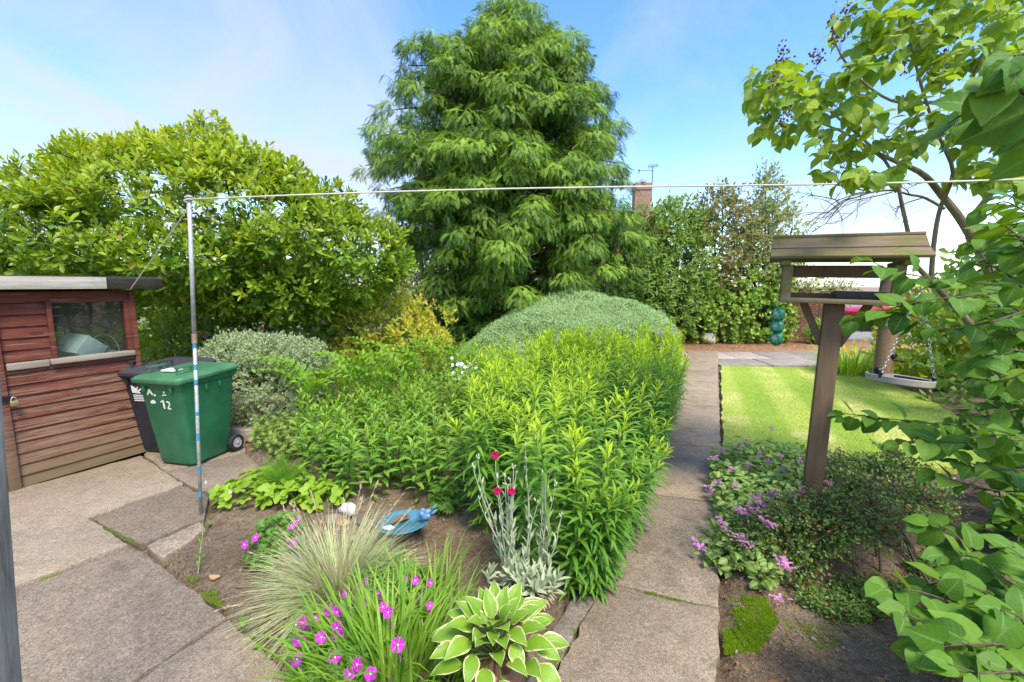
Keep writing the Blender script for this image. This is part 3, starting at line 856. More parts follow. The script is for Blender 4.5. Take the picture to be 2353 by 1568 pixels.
# red car on the drive, seen between the feeder's brace and the leaves
cy = 16.6; cx = yp(2040, 724, cy)[0]
car = thing('parked_car', 'bright red car parked on the drive beyond the brick wall', 'car', (cx, cy, 0))
prof = [(-2.0, .35), (-2.02, .75), (-1.75, .9), (-.95, .98), (-.35, 1.42), (.75, 1.45), (1.5, 1.05), (2.0, .98), (2.05, .45), (1.9, .3), (-1.85, .3)]
Mx = Matrix.Translation((cx + 1.2, cy + .8, 0)) @ Matrix.Rotation(PI / 2, 4, 'X')
MB().prism(prof, -.8, .8, Mx).build('body', M['carred'], car, attr=False, bevel=.05)
MB().prism([(-.85, .98), (-.32, 1.36), (.7, 1.39), (1.35, 1.05)], -.815, .815, Mx).build('window', M['cargls'], car, attr=False)
for wx in (-1.3, 1.25):
    for s in (-.72, .72):
        Mw = Matrix.Translation((cx + 1.2 + wx, cy + .8 + s, .31)) @ Matrix.Rotation(PI / 2, 4, 'X')
        w = MB().lathe([(.18, -.1), (.30, -.1), (.31, 0), (.30, .1), (.18, .1)], 20, Mw).build('wheel', M['rubber'], car, attr=False)
        MB().lathe([(.0, -.09), (.18, -.105), (.18, .105), (0, .09)], 16, Mw).build('rim', M['rim'], w, attr=False, local=False)

# cane leaning at the wall, boulder, stone pedestal
a = yp(1856, 783, 13.9); a[2] = 0; b_ = yp(1857, 712, 14.1)
tag(MB().tube([a, b_], .018).build('garden_cane', M['cane'], attr=False), 'upright yellow cane in front of the brick wall', 'cane')
a = yp(1856, 784, 13.8); a[2] = 0
tag(MB().tube([a, yp(1885, 735, 14.2)], .02).build('garden_cane', M['twig_dead'], attr=False), 'pale bare stick leaning to the brick wall beside the yellow cane', 'cane')
def rock(name, c, size, mat, label, cat='stone', seed=1, amp=.35):
    bmq = MB(); r = np.random.default_rng(seed)
    n1, n2 = 14, 20
    th = np.linspace(0.02, PI - .02, n1); ph = np.linspace(0, 2 * PI, n2, endpoint=False)
    d = np.stack([np.sin(th)[:, None] * np.cos(ph), np.sin(th)[:, None] * np.sin(ph), np.repeat(np.cos(th)[:, None], n2, 1)], -1).reshape(-1, 3)
    k = 1 + amp * (vnoise(d * 1.6 + seed * 7.1, seed) - .5) * 2 + .08 * (vnoise(d * 5 + seed, seed) - .5)
    pl = nrm(r.normal(size=(9, 3)))
    for p_ in pl:                         # broken flat faces
        dd = (d * k[:, None]) @ p_; over = dd > .68
        k = np.where(over, k * .68 / np.maximum(dd, .01), k)
    V = d * k[:, None] * np.asarray(size) / 2
    i = np.arange(n1 - 1)[:, None] * n2; kk = np.arange(n2)[None]; k2 = (kk + 1) % n2
    bmq.add(V + np.asarray(c), np.stack([i + kk, i + n2 + kk, i + n2 + k2, i + k2], -1).reshape(-1, 4), P=[list(range(n2)), list(range((n1 - 1) * n2, n1 * n2))[::-1]])
    return tag(bmq.build(name, mat, attr=False), label, cat)
p = gp(1627, 790)
rock('boulder', (p[0], p[1], .16), (.62, .4, .46), M['stone'], 'pale angular boulder lying at the foot of the ivy', 'boulder', 3)
p = yp(1527, 800, 8.9)
pd = thing('stone_pedestal', 'pale stone pedestal with a flat cap behind the tall lance-leaved plants', 'pedestal', (p[0], 8.9, 0))
b = MB(); b.box((p[0], 8.9, .36), (.30, .30, .74)); b.build('column', M['stone'], pd, attr=False, bevel=.015)
b = MB(); b.box((p[0], 8.9, .79), (.50, .46, .11)); b.build('cap', M['kerb'], pd, attr=False, bevel=.015)
b = MB(); b.box((p[0], 8.9, .01), (.44, .42, .12)); b.build('plinth', M['stone'], pd, attr=False, bevel=.015)
# ------------------------------------------------------------------ shed (local axes: x along the front, y into the shed, z up)
BL, BR = gp(33, 1124), gp(338, 1036)
u = nrm((BR - BL)[:2]); yaw = math.atan2(u[1], u[0])
W = float(np.linalg.norm((BR - BL)[:2]))
shed = thing('garden_shed', 'small weathered red timber shed with one window behind the bins', 'shed', BL, (0, 0, yaw))
nv = np.array([-u[1], u[0]])              # into the shed
def wl_(x, y, off=0.0):                   # print pixel -> (along the wall, height)
    d = ray(x, y); n3 = np.array([nv[0], nv[1], 0])
    t = ((BL + n3 * off) @ n3) / (d @ n3)
    p_ = np.array([0, 0, H]) + d * t
    return float((p_ - BL)[:2] @ u), float(p_[2])
wt = wl_(175, 675)[1]; WT = wl_(345, 668)[1]
HT = (wl_(10, 668)[1] + WT) / 2
x0w, z1w = wl_(107, 690); x1w, _ = wl_(287, 690); z0w = (wl_(118, 826)[1] + wl_(292, 808)[1]) / 2
x0w = (x0w + wl_(118, 826)[0]) / 2; x1w = (x1w + wl_(292, 808)[0]) / 2; z1w = (z1w + wl_(288, 690)[1]) / 2
b = MB(); nb = 17; ph = HT / nb
def lap(x0, x1, z0, z1, j=0):
    if x1 - x0 < .005: return
    y0, y1 = -.019, -.005
    V = [(x0, y0, z0), (x1, y0, z0), (x1, y1, z1), (x0, y1, z1), (x0, .02, z0), (x1, .02, z0), (x1, .02, z1), (x0, .02, z1)]
    b.add(V, [[0, 1, 2, 3], [5, 4, 7, 6], [0, 4, 5, 1], [3, 2, 6, 7], [0, 3, 7, 4], [1, 5, 6, 2]])
for i in range(nb):
    za, zb = i * ph, (i + 1) * ph - .006
    a_, c_ = .035, W
    if zb <= z0w or za >= z1w: lap(a_, c_, za, zb)
    else:
        lap(a_, x0w, za, zb); lap(x1w, c_, za, zb)
        if za < z0w: lap(x0w, x1w, za, z0w)
        if zb > z1w: lap(x0w, x1w, z1w, zb)
D_ = 1.6
for i in range(nb):                       # far end and back
    za, zb = i * ph, (i + 1) * ph - .004
    b.box((W + .0, D_ / 2 + .02, (za + zb) / 2), (.02, D_ - .06, zb - za)); b.box((.2, D_, (za + zb) / 2), (2 * W + .6, .02, zb - za))
    b.box((-1.25, D_ / 2, (za + zb) / 2), (.02, D_ - .05, zb - za))
b.build('wall', M['shed'], shed, local=True, attr=False)
MB().box((.0, -.02, HT / 2), (.075, .05, HT)).build('corner_post', M['shed'], shed, local=True, attr=False, bevel=.004)
MB().box((W - .0, -.012, HT / 2), (.045, .05, HT)).build('corner_post', M['shed'], shed, local=True, attr=False, bevel=.004)
# door beyond the post, mostly outside the picture
b = MB()
for i in range(8): b.box((-.045 - .11 * i - .055, -.005, HT / 2 - .01), (.106, .03, HT - .08))
dr = b.build('door', M['shed'], shed, local=True, attr=False, bevel=.003)
hz = wl_(25, 913)[1]
b = MB(); b.box((-.08, -.058, hz), (.26, .016, .042)); b.tube([(.045, -.03, hz), (.045, -.075, hz)], .012)
b.build('hasp', M['black_metal'], dr, local=True, attr=False)
pl = MB(); pl.box((.055, -.08, hz - .045), (.052, .024, .048))
plo = thing('padlock', 'small brass padlock hanging from the black hasp of the shed door', 'padlock', (0, 0, 0))
plo.location = shed.location; plo.rotation_euler = shed.rotation_euler
pl.build('lock_body', M['brass'], plo, local=True, attr=False, bevel=.006)
sh = MB(); t_ = np.linspace(0, PI, 9)
sh.tube(np.c_[.055 + .018 * np.cos(t_), np.full(9, -.08), hz - .025 + .036 * np.sin(t_)], .0045)
sh.build('shackle', M['steel'], plo, local=True, attr=False)
# catch beside the window
# roof: slopes gently to the back, fascia along the front
fz = wl_(10, 632, -.14)[1]; fz2 = wl_(245, 640, -.14)[1]; fzb = (wl_(10, 662, -.14)[1] + wl_(240, 667, -.14)[1]) / 2
FT = (fz + fz2) / 2
xf = wl_(243, 650, -.14)[0]; xe = wl_(372, 655, -.14)[0]
b = MB(); R_ = np.array(Matrix.Rotation(-.10, 3, 'X'))
b.box((-.0 + (xe - 1.35) / 2, D_ / 2 - .02, FT - .10), (xe + 1.35, D_ + .24, .035), R_)
b.build('roof', M['felt'], shed, local=True, attr=False)
b = MB(); b.box(((xf - 1.35) / 2, -.145, (FT + fzb) / 2), (xf + 1.35, .028, FT - fzb)); b.build('fascia', M['fascia'], shed, local=True, attr=False, bevel=.004)
b = MB(); b.box(((xf + xe) / 2 + .002, -.140, (FT + fzb) / 2 - .008), (xe - xf - .004, .026, FT - fzb - .01)); b.build('fascia', M['fascia_shade'], shed, local=True, attr=False, bevel=.004, label='end piece of the fascia with tree shade put into its colour')
b = MB(); b.box(((W - 1.2) / 2, -.07, fzb + .012), (W + 1.25, .12, .02)); b.build('soffit', M['fascia_shade'], shed, local=True, attr=False)
b = MB()
wf = .035
b.box((x0w + wf / 2 - .01, -.015, (z0w + z1w) / 2), (wf, .05, z1w - z0w)); b.box((x1w - wf / 2 + .03, -.015, (z0w + z1w) / 2), (wf + .02, .05, z1w - z0w))
b.box(((x0w + x1w) / 2, -.015, z1w + .0), (x1w - x0w - .03, .05, .04))
win = b.build('window', M['shed'], shed, local=True, attr=False, bevel=.003)
b = MB(); b.box(((x0w + x1w) / 2 - .0, -.028, z0w - .016), (x1w - x0w + .06, .07, .05)); b.build('sill', M['sill'], win, local=True, attr=False, bevel=.005)
b = MB(); b.box(((x0w + .02) / 2, -.022, z0w - .022), (x0w - .09, .03, .062)); b.build('batten', M['sill'], shed, local=True, attr=False, bevel=.004)
MB().box(((x0w + x1w) / 2, .004, (z0w + z1w) / 2), (x1w - x0w - .02, .004, z1w - z0w - .01)).build('pane', M['glass'], win, local=True, attr=False)
b = MB(); b.box((W / 2 - .05, .27, z0w - .06), (W - .2, .46, .03)); b.build('shelf', M['sill'], shed, local=True, attr=False)
MB().box((W / 2 - .4, D_ / 2, .01), (2 * W, D_ - .04, .03)).build('floor', M['felt'], shed, local=True, attr=False)
def in_shed(name, label, cat, mb, mat, part):
    t = thing(name, label, cat); t.location = shed.location; t.rotation_euler = shed.rotation_euler
    mb.build(part, mat, t, local=True, attr=False, bevel=.006)
    return t
b = MB(); q_ = (x0w + x1w) / 2
Rb = np.array(Euler((.12, math.radians(38), .35)).to_matrix())
# open tub lying on its edge: five thin walls
for c_, s_ in (((0, 0, -.10), (.22, .26, .006)), ((.11, 0, 0), (.006, .26, .2)), ((-.11, 0, 0), (.006, .26, .2)), ((0, .13, 0), (.22, .006, .2)), ((0, -.13, 0), (.22, .006, .2))):
    b.box(np.array([q_ - .02, .17, z0w + .06]) + Rb @ np.array(c_), s_, Rb)
in_shed('plastic_tub', 'tilted pale blue plastic tub behind the shed window', 'tub', b, M['box_plastic'], 'tub_wall')
b = MB(); b.box((q_ - .2, .26, z0w + .05), (.2, .18, .12), np.array(Euler((.1, -.15, .3)).to_matrix()))
in_shed('plastic_box', 'dull grey plastic box behind the tub in the shed window', 'box', b, M['clear_plastic'], 'box_body')
b = MB(); t_ = np.linspace(0, PI, 14)
b.tube(np.c_[x1w - .13 + .11 * np.cos(t_), .14 + .05 * np.sin(t_), z0w - .02 + .2 * np.sin(t_) ** .7], .004)
b.tube(np.c_[x1w - .17 + .09 * np.cos(t_), .18 + .02 * np.sin(t_), z0w - .02 + .15 * np.sin(t_)], .004)
in_shed('wire_hoop', 'thin pale wire hoops at the right end of the shed window', 'wire', b, M['wire'], 'hoop')
b = MB(); b.lathe([(.0, .0), (.10, .0), (.12, .035), (.09, .05), (0, .055)], 20, Matrix.Translation((x1w - .14, .2, z0w - .04)))
in_shed('pot_saucer', 'round pale saucer lying below the wire hoops inside the shed', 'saucer', b, M['clear_plastic'], 'saucer_dish')

# ------------------------------------------------------------------ wheelie bins (local: x across, -y front, +y wheels)
def bin_(loc, yaw, k, body, lid, label, marks):
    t = thing('wheelie_bin', label, 'bin', loc, (0, 0, yaw), 'wheelie bins beside the shed')
    w0, w1, y0a, y0b, y1a, y1b = .23 * k, .285 * k, -.235 * k, -.35 * k, .26 * k, .345 * k
    zt = .985 * k
    def ring(f, z, ins=0.0):
        w = w0 + (w1 - w0) * f - ins; a = y0a + (y0b - y0a) * f + ins; c = y1a + (y1b - y1a) * f - ins; r = .045 * k
        out = []
        for cx, cy, a0 in ((w - r, a + r, -90), (w - r, c - r, 0), (-w + r, c - r, 90), (-w + r, a + r, 180)):
            for j in range(4):
                an = math.radians(a0 + j * 30); out.append((cx + r * math.cos(an), cy + r * math.sin(an), z))
        return np.array(out)
    def loft(mb, rings, caps=True):
        n = len(rings[0]); V = np.concatenate(rings)
        Q = [[a * n + i, a * n + (i + 1) % n, (a + 1) * n + (i + 1) % n, (a + 1) * n + i] for a in range(len(rings) - 1) for i in range(n)]
        mb.add(V, Q, P=[list(range(n))[::-1], [(len(rings) - 1) * n + i for i in range(n)]] if caps else None)
    b = MB()
    loft(b, [ring(-.01, .005 * k, .02), ring(0, .03 * k), ring(.5, .5 * zt), ring(.93, .93 * zt), ring(.93, .935 * zt, -.012), ring(1, zt, -.016)])
    for s in (-1, 1):                     # stiffening ribs below the rim
        for yy in (-.05, .12):
            b.box((s * (w1 + .004), yy * k, .875 * zt), (.028, .014 * k, .075 * k))
    for xx in (-.18, .18): b.box((xx * k, (y0b - .004), .90 * zt), (.014, .04, .06 * k))
    b.build('body', body, t, local=True, attr=False, smooth=False, bevel=.006)
    l = MB(); up = .055 * k
    def lring(z0, z1, grow, y_in=0.0):
        r_ = ring(1, 0, -grow); yy = r_[:, 1]; f = (yy - yy.min()) / (yy.max() - yy.min())
        r_[:, 2] = z0 + (z1 - z0) * f; return r_
    loft(l, [lring(zt - .03 * k, zt + .015 * k, .040 * k), lring(zt + .015 * k, zt + .05 * k, .045 * k), lring(zt + .018 * k, zt + .055 * k, .03 * k), lring(zt + .035 * k, zt + .075 * k, .02 * k), lring(zt + .05 * k, zt + .085 * k, -.03 * k)])
    lo = l.build('lid', lid, t, local=True, attr=False, bevel=.005)
    for s in (-1, 1):
        h = MB()
        for yy in (-.28, -.12): h.box((s * .19 * k, yy * k, zt + .085 * k), (.016, .016, .07 * k))
        h.box((s * .19 * k, -.20 * k, zt + .125 * k), (.022, .2 * k, .016))
        h.build('lid_handle', lid, lo, local=True, attr=False)
    if marks == 'green':
        MB().box((-.03 * k, -.16 * k, zt + .078 * k), (.17 * k, .11 * k, .012), np.array(Euler((.055, 0, 0)).to_matrix())).build('sticker', M['white'], lo, local=True, attr=False)
    hb = MB(); hb.tube([(-.24 * k, y1b + .07 * k, zt - .02), (.24 * k, y1b + .07 * k, zt - .02)], .014, 8)
    for s in (-1, 1): hb.box((s * .21 * k, y1b + .03 * k, zt - .02), (.03, .1 * k, .04))
    hb.build('handlebar', body, t, local=True, attr=False)
    ax = MB(); ax.tube([(-.26 * k, .285 * k, .098 * k), (.26 * k, .285 * k, .098 * k)], .012, 8); ax.build('axle', M['black_metal'], t, local=True, attr=False)
    for s in (-1, 1):
        Mw = Matrix.Translation((s * .275 * k, .285 * k, .1 * k)) @ Matrix.Rotation(PI / 2, 4, 'Y')
        R = .1 * k
        wh = MB().lathe([(R * .62, -.025), (R * .92, -.027), (R, -.015), (R, .015), (R * .92, .027), (R * .62, .025)], 28, Mw).build('wheel', M['rubber'], t, local=True, attr=False, smooth=False)
        rm = MB(); rm.lathe([(R * .63, -.02), (R * .56, -.026), (R * .55, .026), (R * .63, .02)], 28, Mw)
        rm.lathe([(0, -.030), (R * .16, -.028), (R * .16, .028), (0, .030)], 12, Mw)
        for j in range(8):
            a = j * PI / 4; c_ = np.array([0, math.cos(a), math.sin(a)])
            rm.bar(np.array([s * .275 * k, .285 * k, .1 * k]) + c_ * R * .1, np.array([s * .275 * k, .285 * k, .1 * k]) + c_ * R * .6, .012, .044, (1, 0, 0))
        rm.lathe([(0, -.008), (R * .6, -.008), (R * .6, .008), (0, .008)], 20, Mw)
        rm.build('rim', M['rim'], wh, local=True, attr=False)
    # marks on the front: written on a sheet that follows the sloping front face
    fy = lambda z: y0a + (y0b - y0a) * z / zt - .003
    mk = MB(); an = math.atan2(-(y0b - y0a), zt); Rm = np.array(Euler((an, 0, 0)).to_matrix())
    def stroke(x0, z0, x1, z1, w):
        d = np.array([x1 - x0, 0, z1 - z0]); L = np.linalg.norm(d)
        if L < 1e-4: return
        R3 = Rm @ np.array(Matrix.Rotation(-math.atan2(z1 - z0, x1 - x0), 3, 'Y'))
        zc = (z0 + z1) / 2
        mk.box(((x0 + x1) / 2, fy(zc), zc), (L, .004, w), R3)
    Z = zt
    if marks == 'green':                  # worn white letters: "A.", below it a blot and "12"
        for s in ((-.17, .83, -.135, .895), (-.135, .895, -.105, .83), (-.155, .86, -.12, .86)): stroke(s[0] * k, s[1] * Z, s[2] * k, s[3] * Z, .014)
        stroke(-.085 * k, .83 * Z, -.065 * k, .83 * Z, .02)
        stroke(.05 * k, .87 * Z, .065 * k, .87 * Z, .016); stroke(.03 * k, .835 * Z, .08 * k, .842 * Z, .01)
        stroke(-.15 * k, .745 * Z, -.09 * k, .75 * Z, .026); stroke(-.13 * k, .765 * Z, -.10 * k, .765 * Z, .012)
        stroke(-.015 * k, .755 * Z, .02 * k, .775 * Z, .012); stroke(.02 * k, .775 * Z, .02 * k, .68 * Z, .016)
        for s in ((.065, .765, .10, .755), (.10, .755, .095, .725), (.095, .725, .065, .685), (.065, .685, .105, .685)): stroke(s[0] * k, s[1] * Z, s[2] * k, s[3] * Z, .012)
        mk.build('painted_lettering', M['white'], t, local=True, attr=False)
    else:                                 # council mark: upright bars, a leaf-like sprig and four lines of small print
        for j, h_ in enumerate((.085, .075, .06)): stroke((-.15 + j * .022) * k, .765 * Z, (-.15 + j * .022) * k, (.765 + h_) * Z, .017)
        stroke(-.10 * k, .765 * Z, -.075 * k, .835 * Z, .012); stroke(-.085 * k, .775 * Z, -.035 * k, .815 * Z, .014); stroke(-.12 * k, .768 * Z, -.05 * k, .768 * Z, .014)
        for j, L in enumerate((.15, .15, .16, .14)): stroke(-.155 * k, (.735 - j * .022) * Z, (-.155 + L) * k, (.735 - j * .022) * Z, .008)
        mk.build('printed_mark', M['white'], t, local=True, attr=False)
    return t
e = gp(530, 1037)[:2] - gp(445, 1074)[:2]
by_ = math.atan2(e[1], e[0]) - PI / 2
kB = .905
R2 = np.array([[math.cos(by_), -math.sin(by_)], [math.sin(by_), math.cos(by_)]])
org = gp(445, 1074)[:2] - R2 @ np.array([.23 * kB, -.235 * kB])
bin_((org[0], org[1], 0), by_, kB, M['green_plastic'], M['green_lid'], 'green wheelie bin with worn white lettering on its front', 'green')
org2 = gp(392, 1050)[:2] - R2 @ np.array([.23 * kB, -.235 * kB])
bin_((org2[0] - .02, org2[1] + .06, 0), by_ + .06, kB, M['black_plastic'], M['black_lid'], 'dark grey wheelie bin between the green bin and the shed', 'black')
kb = MB(); p0, p1 = gp(556, 1000), gp(605, 985)
kb.box(((p0[0] + p1[0]) / 2 + .02, (p0[1] + p1[1]) / 2 + .02, .03), (.42, .5, .14), np.array(Matrix.Rotation(by_, 3, 'Z')))
tag(kb.build('concrete_block', M['concrete_plain'], attr=False, bevel=.012), 'rough concrete block behind the wheel of the green bin', 'block')

# ------------------------------------------------------------------ washing line pole and line, guy cord, near post
pb = gp(462, 1180); pt = yp(434, 449, pb[1])
pole = thing('line_pole', 'thin grey metal washing line pole wrapped with bits of blue tape', 'pole', pb)
ax_ = pt - pb
zj = lambda y: pb + ax_ * (1180 - y) / (1180 - 449)
def zpt(y):                               # point of the pole seen at print row y
    lo, hi = 0.0, 1.0
    for _ in range(40):
        m_ = (lo + hi) / 2; p_ = pb + ax_ * m_
        dd = p_ - np.array([0, 0, H]); xv = dd[1] * cp - dd[2] * sp; yv = dd[1] * sp + dd[2] * cp
        if 784 - FP * yv / xv > y: lo = m_
        else: hi = m_
    return pb + ax_ * lo
b = MB(); b.tube([pb - ax_ * .04, zpt(776)], .0125, 12); b.build('lower_tube', M['pole'], pole, attr=False, smooth=True)
b = MB(); b.tube([zpt(779), pt], .0145, 12); b.build('upper_tube', M['pole'], pole, attr=False, smooth=True)
b = MB(); b.tube([zpt(789), zpt(768)], .0175, 12); b.build('collar', M['rust'], pole, attr=False)
b = MB(); b.tube([zpt(462), zpt(446)], .019, 12); b.build('cap', M['pole'], pole, attr=False)
for y0, y1 in ((800, 788), (850, 837), (885, 872), (955, 946), (1012, 996), (1085, 1072), (1142, 1130)):
    MB().tube([zpt(y0), zpt(y1)], .0136, 12).build('tape', M['tape'], pole, attr=False)
e0 = zpt(458) + np.array([.02, 0, 0])
lp = [e0, yp(640, 450, 3.30), yp(900, 440, 3.2), yp(1176, 433, 3.1), yp(1450, 429, 3.0), yp(1700, 427, 2.9), yp(1950, 424, 2.8), yp(2200, 418, 2.7), yp(2500, 408, 2.58), yp(3200, 380, 2.3)]
lp = np.array(lp); lp = np.concatenate([lp[:1], (lp[:-2] + 2 * lp[1:-1] + lp[2:]) / 4, lp[-1:]])
b = MB(); b.tube(lp, .0058, 6)
kn = np.linspace(0, 4 * PI, 30); b.tube(e0 + np.c_[.024 * np.cos(kn) - .02, .024 * np.sin(kn), -.02 + .003 * kn], .005, 5)
tag(b.build('washing_line', M['rope'], attr=False, smooth=True), 'pale washing line stretched across the garden from the metal pole', 'line')
b = MB(); b.tube([zpt(475), yp(395, 532, 3.5), yp(362, 578, 3.75), yp(300, 665, 4.2)], .004, 5)
tag(b.build('guy_cord', M['rope'], attr=False), 'thin slack cord running down from the pole into the tree', 'cord')
p1, p2 = yp(0, 1010, 1.05), yp(41, 1568, 1.05)
dv = nrm(p2 - p1); bot = p2 + dv * ((p2[2] + .05) / -dv[2]); top_ = p1 - dv * .06
np_ = thing('timber_post', 'grey weathered timber post close by the camera at the left edge', 'post', (bot[0] - .05, 1.05, 0))
top_ = top_ - dv * 1.2; b = MB(); off = np.array([-.032, -.05, 0]); b.bar(bot + off, top_ + off, .1, .1, (0, 1, 0)); o_ = b.build('shaft', M['greypost'], np_, attr=False, bevel=.01)
b = MB(); b.box(top_ + off + np.array([0, 0, .02]), (.125, .125, .03)); b.build('cap', M['greypost'], np_, attr=False, bevel=.006)

# ------------------------------------------------------------------ bird table (local: x along the roof ridge, z up)
B0 = gp(1857, 1196)
bt = thing('bird_table', 'weathered wooden bird table with a boarded pitched roof on a tall post', 'bird table', B0, (0, math.radians(1.9), math.radians(-11)))
bt.rotation_euler = Euler((-.01, .022, -.519), 'XYZ')
FZ = 1.665; pw = .118
b = MB(); b.box((0, 0, FZ / 2 + .03), (pw, pw, FZ - .06)); b.build('post', M['postwood'], bt, local=True, attr=False, bevel=.008)
b = MB()
for s in (-1, 1):
    b.box((s * (pw / 2 + .006), 0, .06), (.006, pw + .02, .13)); b.box((0, s * (pw / 2 + .006), .06), (pw + .018, .006, .13))
b.prism([(-.03, -.03), (.03, -.03), (.03, .03), (-.03, .03)], -.3, .0); b.build('post_socket', M['red_metal'], bt, local=True, attr=False, bevel=.002)
fx0, fx1 = -.345, .345; fc = (fx0 + fx1) / 2
b = MB(); b.box((fc, 0, FZ + .02), (fx1 - fx0, .40, .034)); fl = b.build('floor', M['tablewood'], bt, local=True, attr=False, bevel=.004)
b = MB()
b.box((fc, .19, FZ + .055), (fx1 - fx0 - .12, .018, .035))
b.build('rear_lip', M['tablewood'], bt, local=True, attr=False)
for x_, yy in ((fx0 + .035, -.165), (fx1 - .04, -.165), (fx0 + .035, .165), (fx1 - .04, .165)):
    MB().box((x_, yy, FZ + .15), (.06, .05, .235)).build('upright', M['tablewood'], bt, local=True, attr=False, bevel=.004)
b = MB(); b.box((fc, .15, FZ + .235), (fx1 - fx0 - .14, .03, .09)); b.build('rear_rail', M['postwood'], bt, local=True, attr=False)
for x_ in (fx0 + .02, fx1 - .01): MB().box((x_, 0, FZ + .282), (.05, .46, .03)).build('cross_rail', M['tablewood'], bt, local=True, attr=False)
ez, rz = 1.945, 2.115
for s in (-1, 1):                         # two overlapping boards on each slope
    ye = .262
    for j in range(2):
        f0, f1 = j * .5, j * .5 + .53
        A_ = np.array([0, s * ye * (1 - f0), ez + (rz - ez) * f0 + .012 * (1 - j) + .024 * (j == 0)]); B_ = np.array([0, s * ye * (1 - f1), ez + (rz - ez) * f1 + .012])
        A_[2] += 0.0; Lr = .430 + .006 * (1 - j)
        m_ = MB()
        d_ = nrm(B_ - A_); nn = np.cross([1, 0, 0], d_) * -s; nn = nn if nn[2] > 0 else -nn
        R3 = np.stack([[1, 0, 0], d_, nn], 1)
        m_.box((A_ + B_) / 2 + np.array([.008, 0, 0]) + nn * (.022 * j), (2 * Lr, np.linalg.norm(B_ - A_), .022), R3 if np.linalg.det(R3) > 0 else np.stack([[-1, 0, 0], d_, nn], 1))
        m_.build('roof_board', M['tablewood'], bt, local=True, attr=False, bevel=.004)
b = MB(); b.box((.008, 0, rz + .030), (.855, .10, .02)); b.build('ridge_board', M['tablewood'], bt, local=True, attr=False, bevel=.004)
for s, xa in ((-1, -.19), (1, .20)):
    b = MB(); b.bar((s * pw / 2 - s * .01, 0, FZ - .30), (xa, 0, FZ + .01), .05, .035, (0, 1, 0)); b.build('brace', M['postwood'], bt, local=True, attr=False, bevel=.004)
MT_ = bt.matrix_basis.copy()
MT_ = Matrix.Translation(bt.location) @ bt.rotation_euler.to_matrix().to_4x4()
def btw(x, y, z): return np.array(MT_ @ Vector((x, y, z)))
tr = thing('feeding_tray', 'shallow dark plastic tray with white bars lying on the bird table', 'tray', btw(.13, .02, FZ + .04), bt.rotation_euler)
b = MB()
for s in (-1, 1): b.box((0, s * .11, .03), (.27, .012, .045)); b.box((s * .13, 0, .03), (.012, .21, .045))
b.box((0, 0, .012), (.25, .21, .008)); b.build('rim', M['traydark'], tr, local=True, attr=False)
b = MB()
for k in range(5): b.box((0, -.08 + k * .04, .052), (.25, .012, .006))
b.build('bars', M['white'], tr, local=True, attr=False)

# ball feeder on a hook under the left end
hp = btw(fx0 + .0, -.16, FZ); r_ = .045
bf = thing('ball_feeder', 'green plastic feeder of three caged fat balls hanging under the bird table', 'bird feeder', hp)
b = MB(); b.tube([hp, hp + [0, 0, -.045]], .004); b.build('hook', M['feedergreen'], bf, attr=False)
for k in range(3):
    c_ = hp + np.array([0, 0, -.045 - r_ - k * .088])
    g_ = MB(); t_ = np.linspace(0, 2 * PI, 25)
    for j in range(5):
        a = j * PI / 5 + .3
        g_.tube(c_ + r_ * np.c_[np.sin(t_) * math.cos(a), np.sin(t_) * math.sin(a), np.cos(t_)], .0028, 5)
    for zz in (-.55, 0, .55):
        rr = r_ * math.sqrt(1 - zz * zz); g_.tube(c_ + np.c_[rr * np.cos(t_), rr * np.sin(t_), np.full(25, r_ * zz)], .0028, 5)
    cg = g_.build('cage', M['feedergreen'], bf, attr=False)
    Mq = Matrix.Translation(c_)
    th = np.linspace(.05, PI - .05, 9)
    MB().lathe(np.c_[.034 * np.sin(th), -.034 * np.cos(th)], 16, Mq).build('fat_ball', M['suet'], cg, attr=False, smooth=True)
    g_ = MB(); t2 = np.linspace(0, 2 * PI, 33)
    for dx in (-.009, -.003, .003, .009):
        g_.tube(c_ + np.c_[np.full(33, dx) * 1.0, (r_ + .005) * np.sin(t2), (r_ + .005) * np.cos(t2)] @ np.eye(3), .0036, 5)
    g_.build('band', M['feedergreen'], cg, attr=False)
# seed tube under the right end
hp = btw(fx1 - .10, -.05, FZ); tp = yp(2042, 742, hp[1] - .05); bo = yp(2026, 868, hp[1] - .05)
sf = thing('seed_feeder', 'tall brown seed filled tube feeder hanging under the right end of the bird table', 'bird feeder', tp)
axd = nrm(bo - tp); Ls = np.linalg.norm(bo - tp)
Mz = Matrix.Translation(tp) @ Vector(-axd).to_track_quat('Z', 'Y').to_matrix().to_4x4()
b = MB(); b.lathe([(.054, -Ls * .93), (.054, 0)], 24, Mz, True); tu = b.build('tube', M['seed'], sf, attr=False, smooth=False)
b = MB(); b.lathe([(.03, .045), (.062, .02), (.064, -.02), (.056, -.022)], 24, Mz, True); b.build('lid', M['greyplastic'], sf, attr=False)
b = MB(); b.lathe([(.057, -Ls * .90), (.060, -Ls * .93), (.066, -Ls * 1.0), (.064, -Ls * 1.02)], 24, Mz, True); b.build('base', M['greyplastic'], sf, attr=False)
b = MB(); b.tube([tp - axd * .04, hp], .0035); b.build('hanger', M['steel'], sf, attr=False)
for f_, a in ((.62, -1.2), (.93, -2.8), (.93, .4)):
    pp = tp + axd * Ls * f_ * .93; dd = np.array([math.cos(a), math.sin(a), 0])
    q = MB(); q.lathe([(.024, -.012), (.026, .0), (.018, .012)], 14, Matrix.Translation(pp + dd * .052) @ Vector(dd).to_track_quat('Z', 'Y').to_matrix().to_4x4(), True)
    q.tube([pp + dd * .04 - [0, 0, .03], pp + dd * .12 - [0, 0, .03]], .0045)
    q.build('port', M['black_metal'], sf, attr=False)
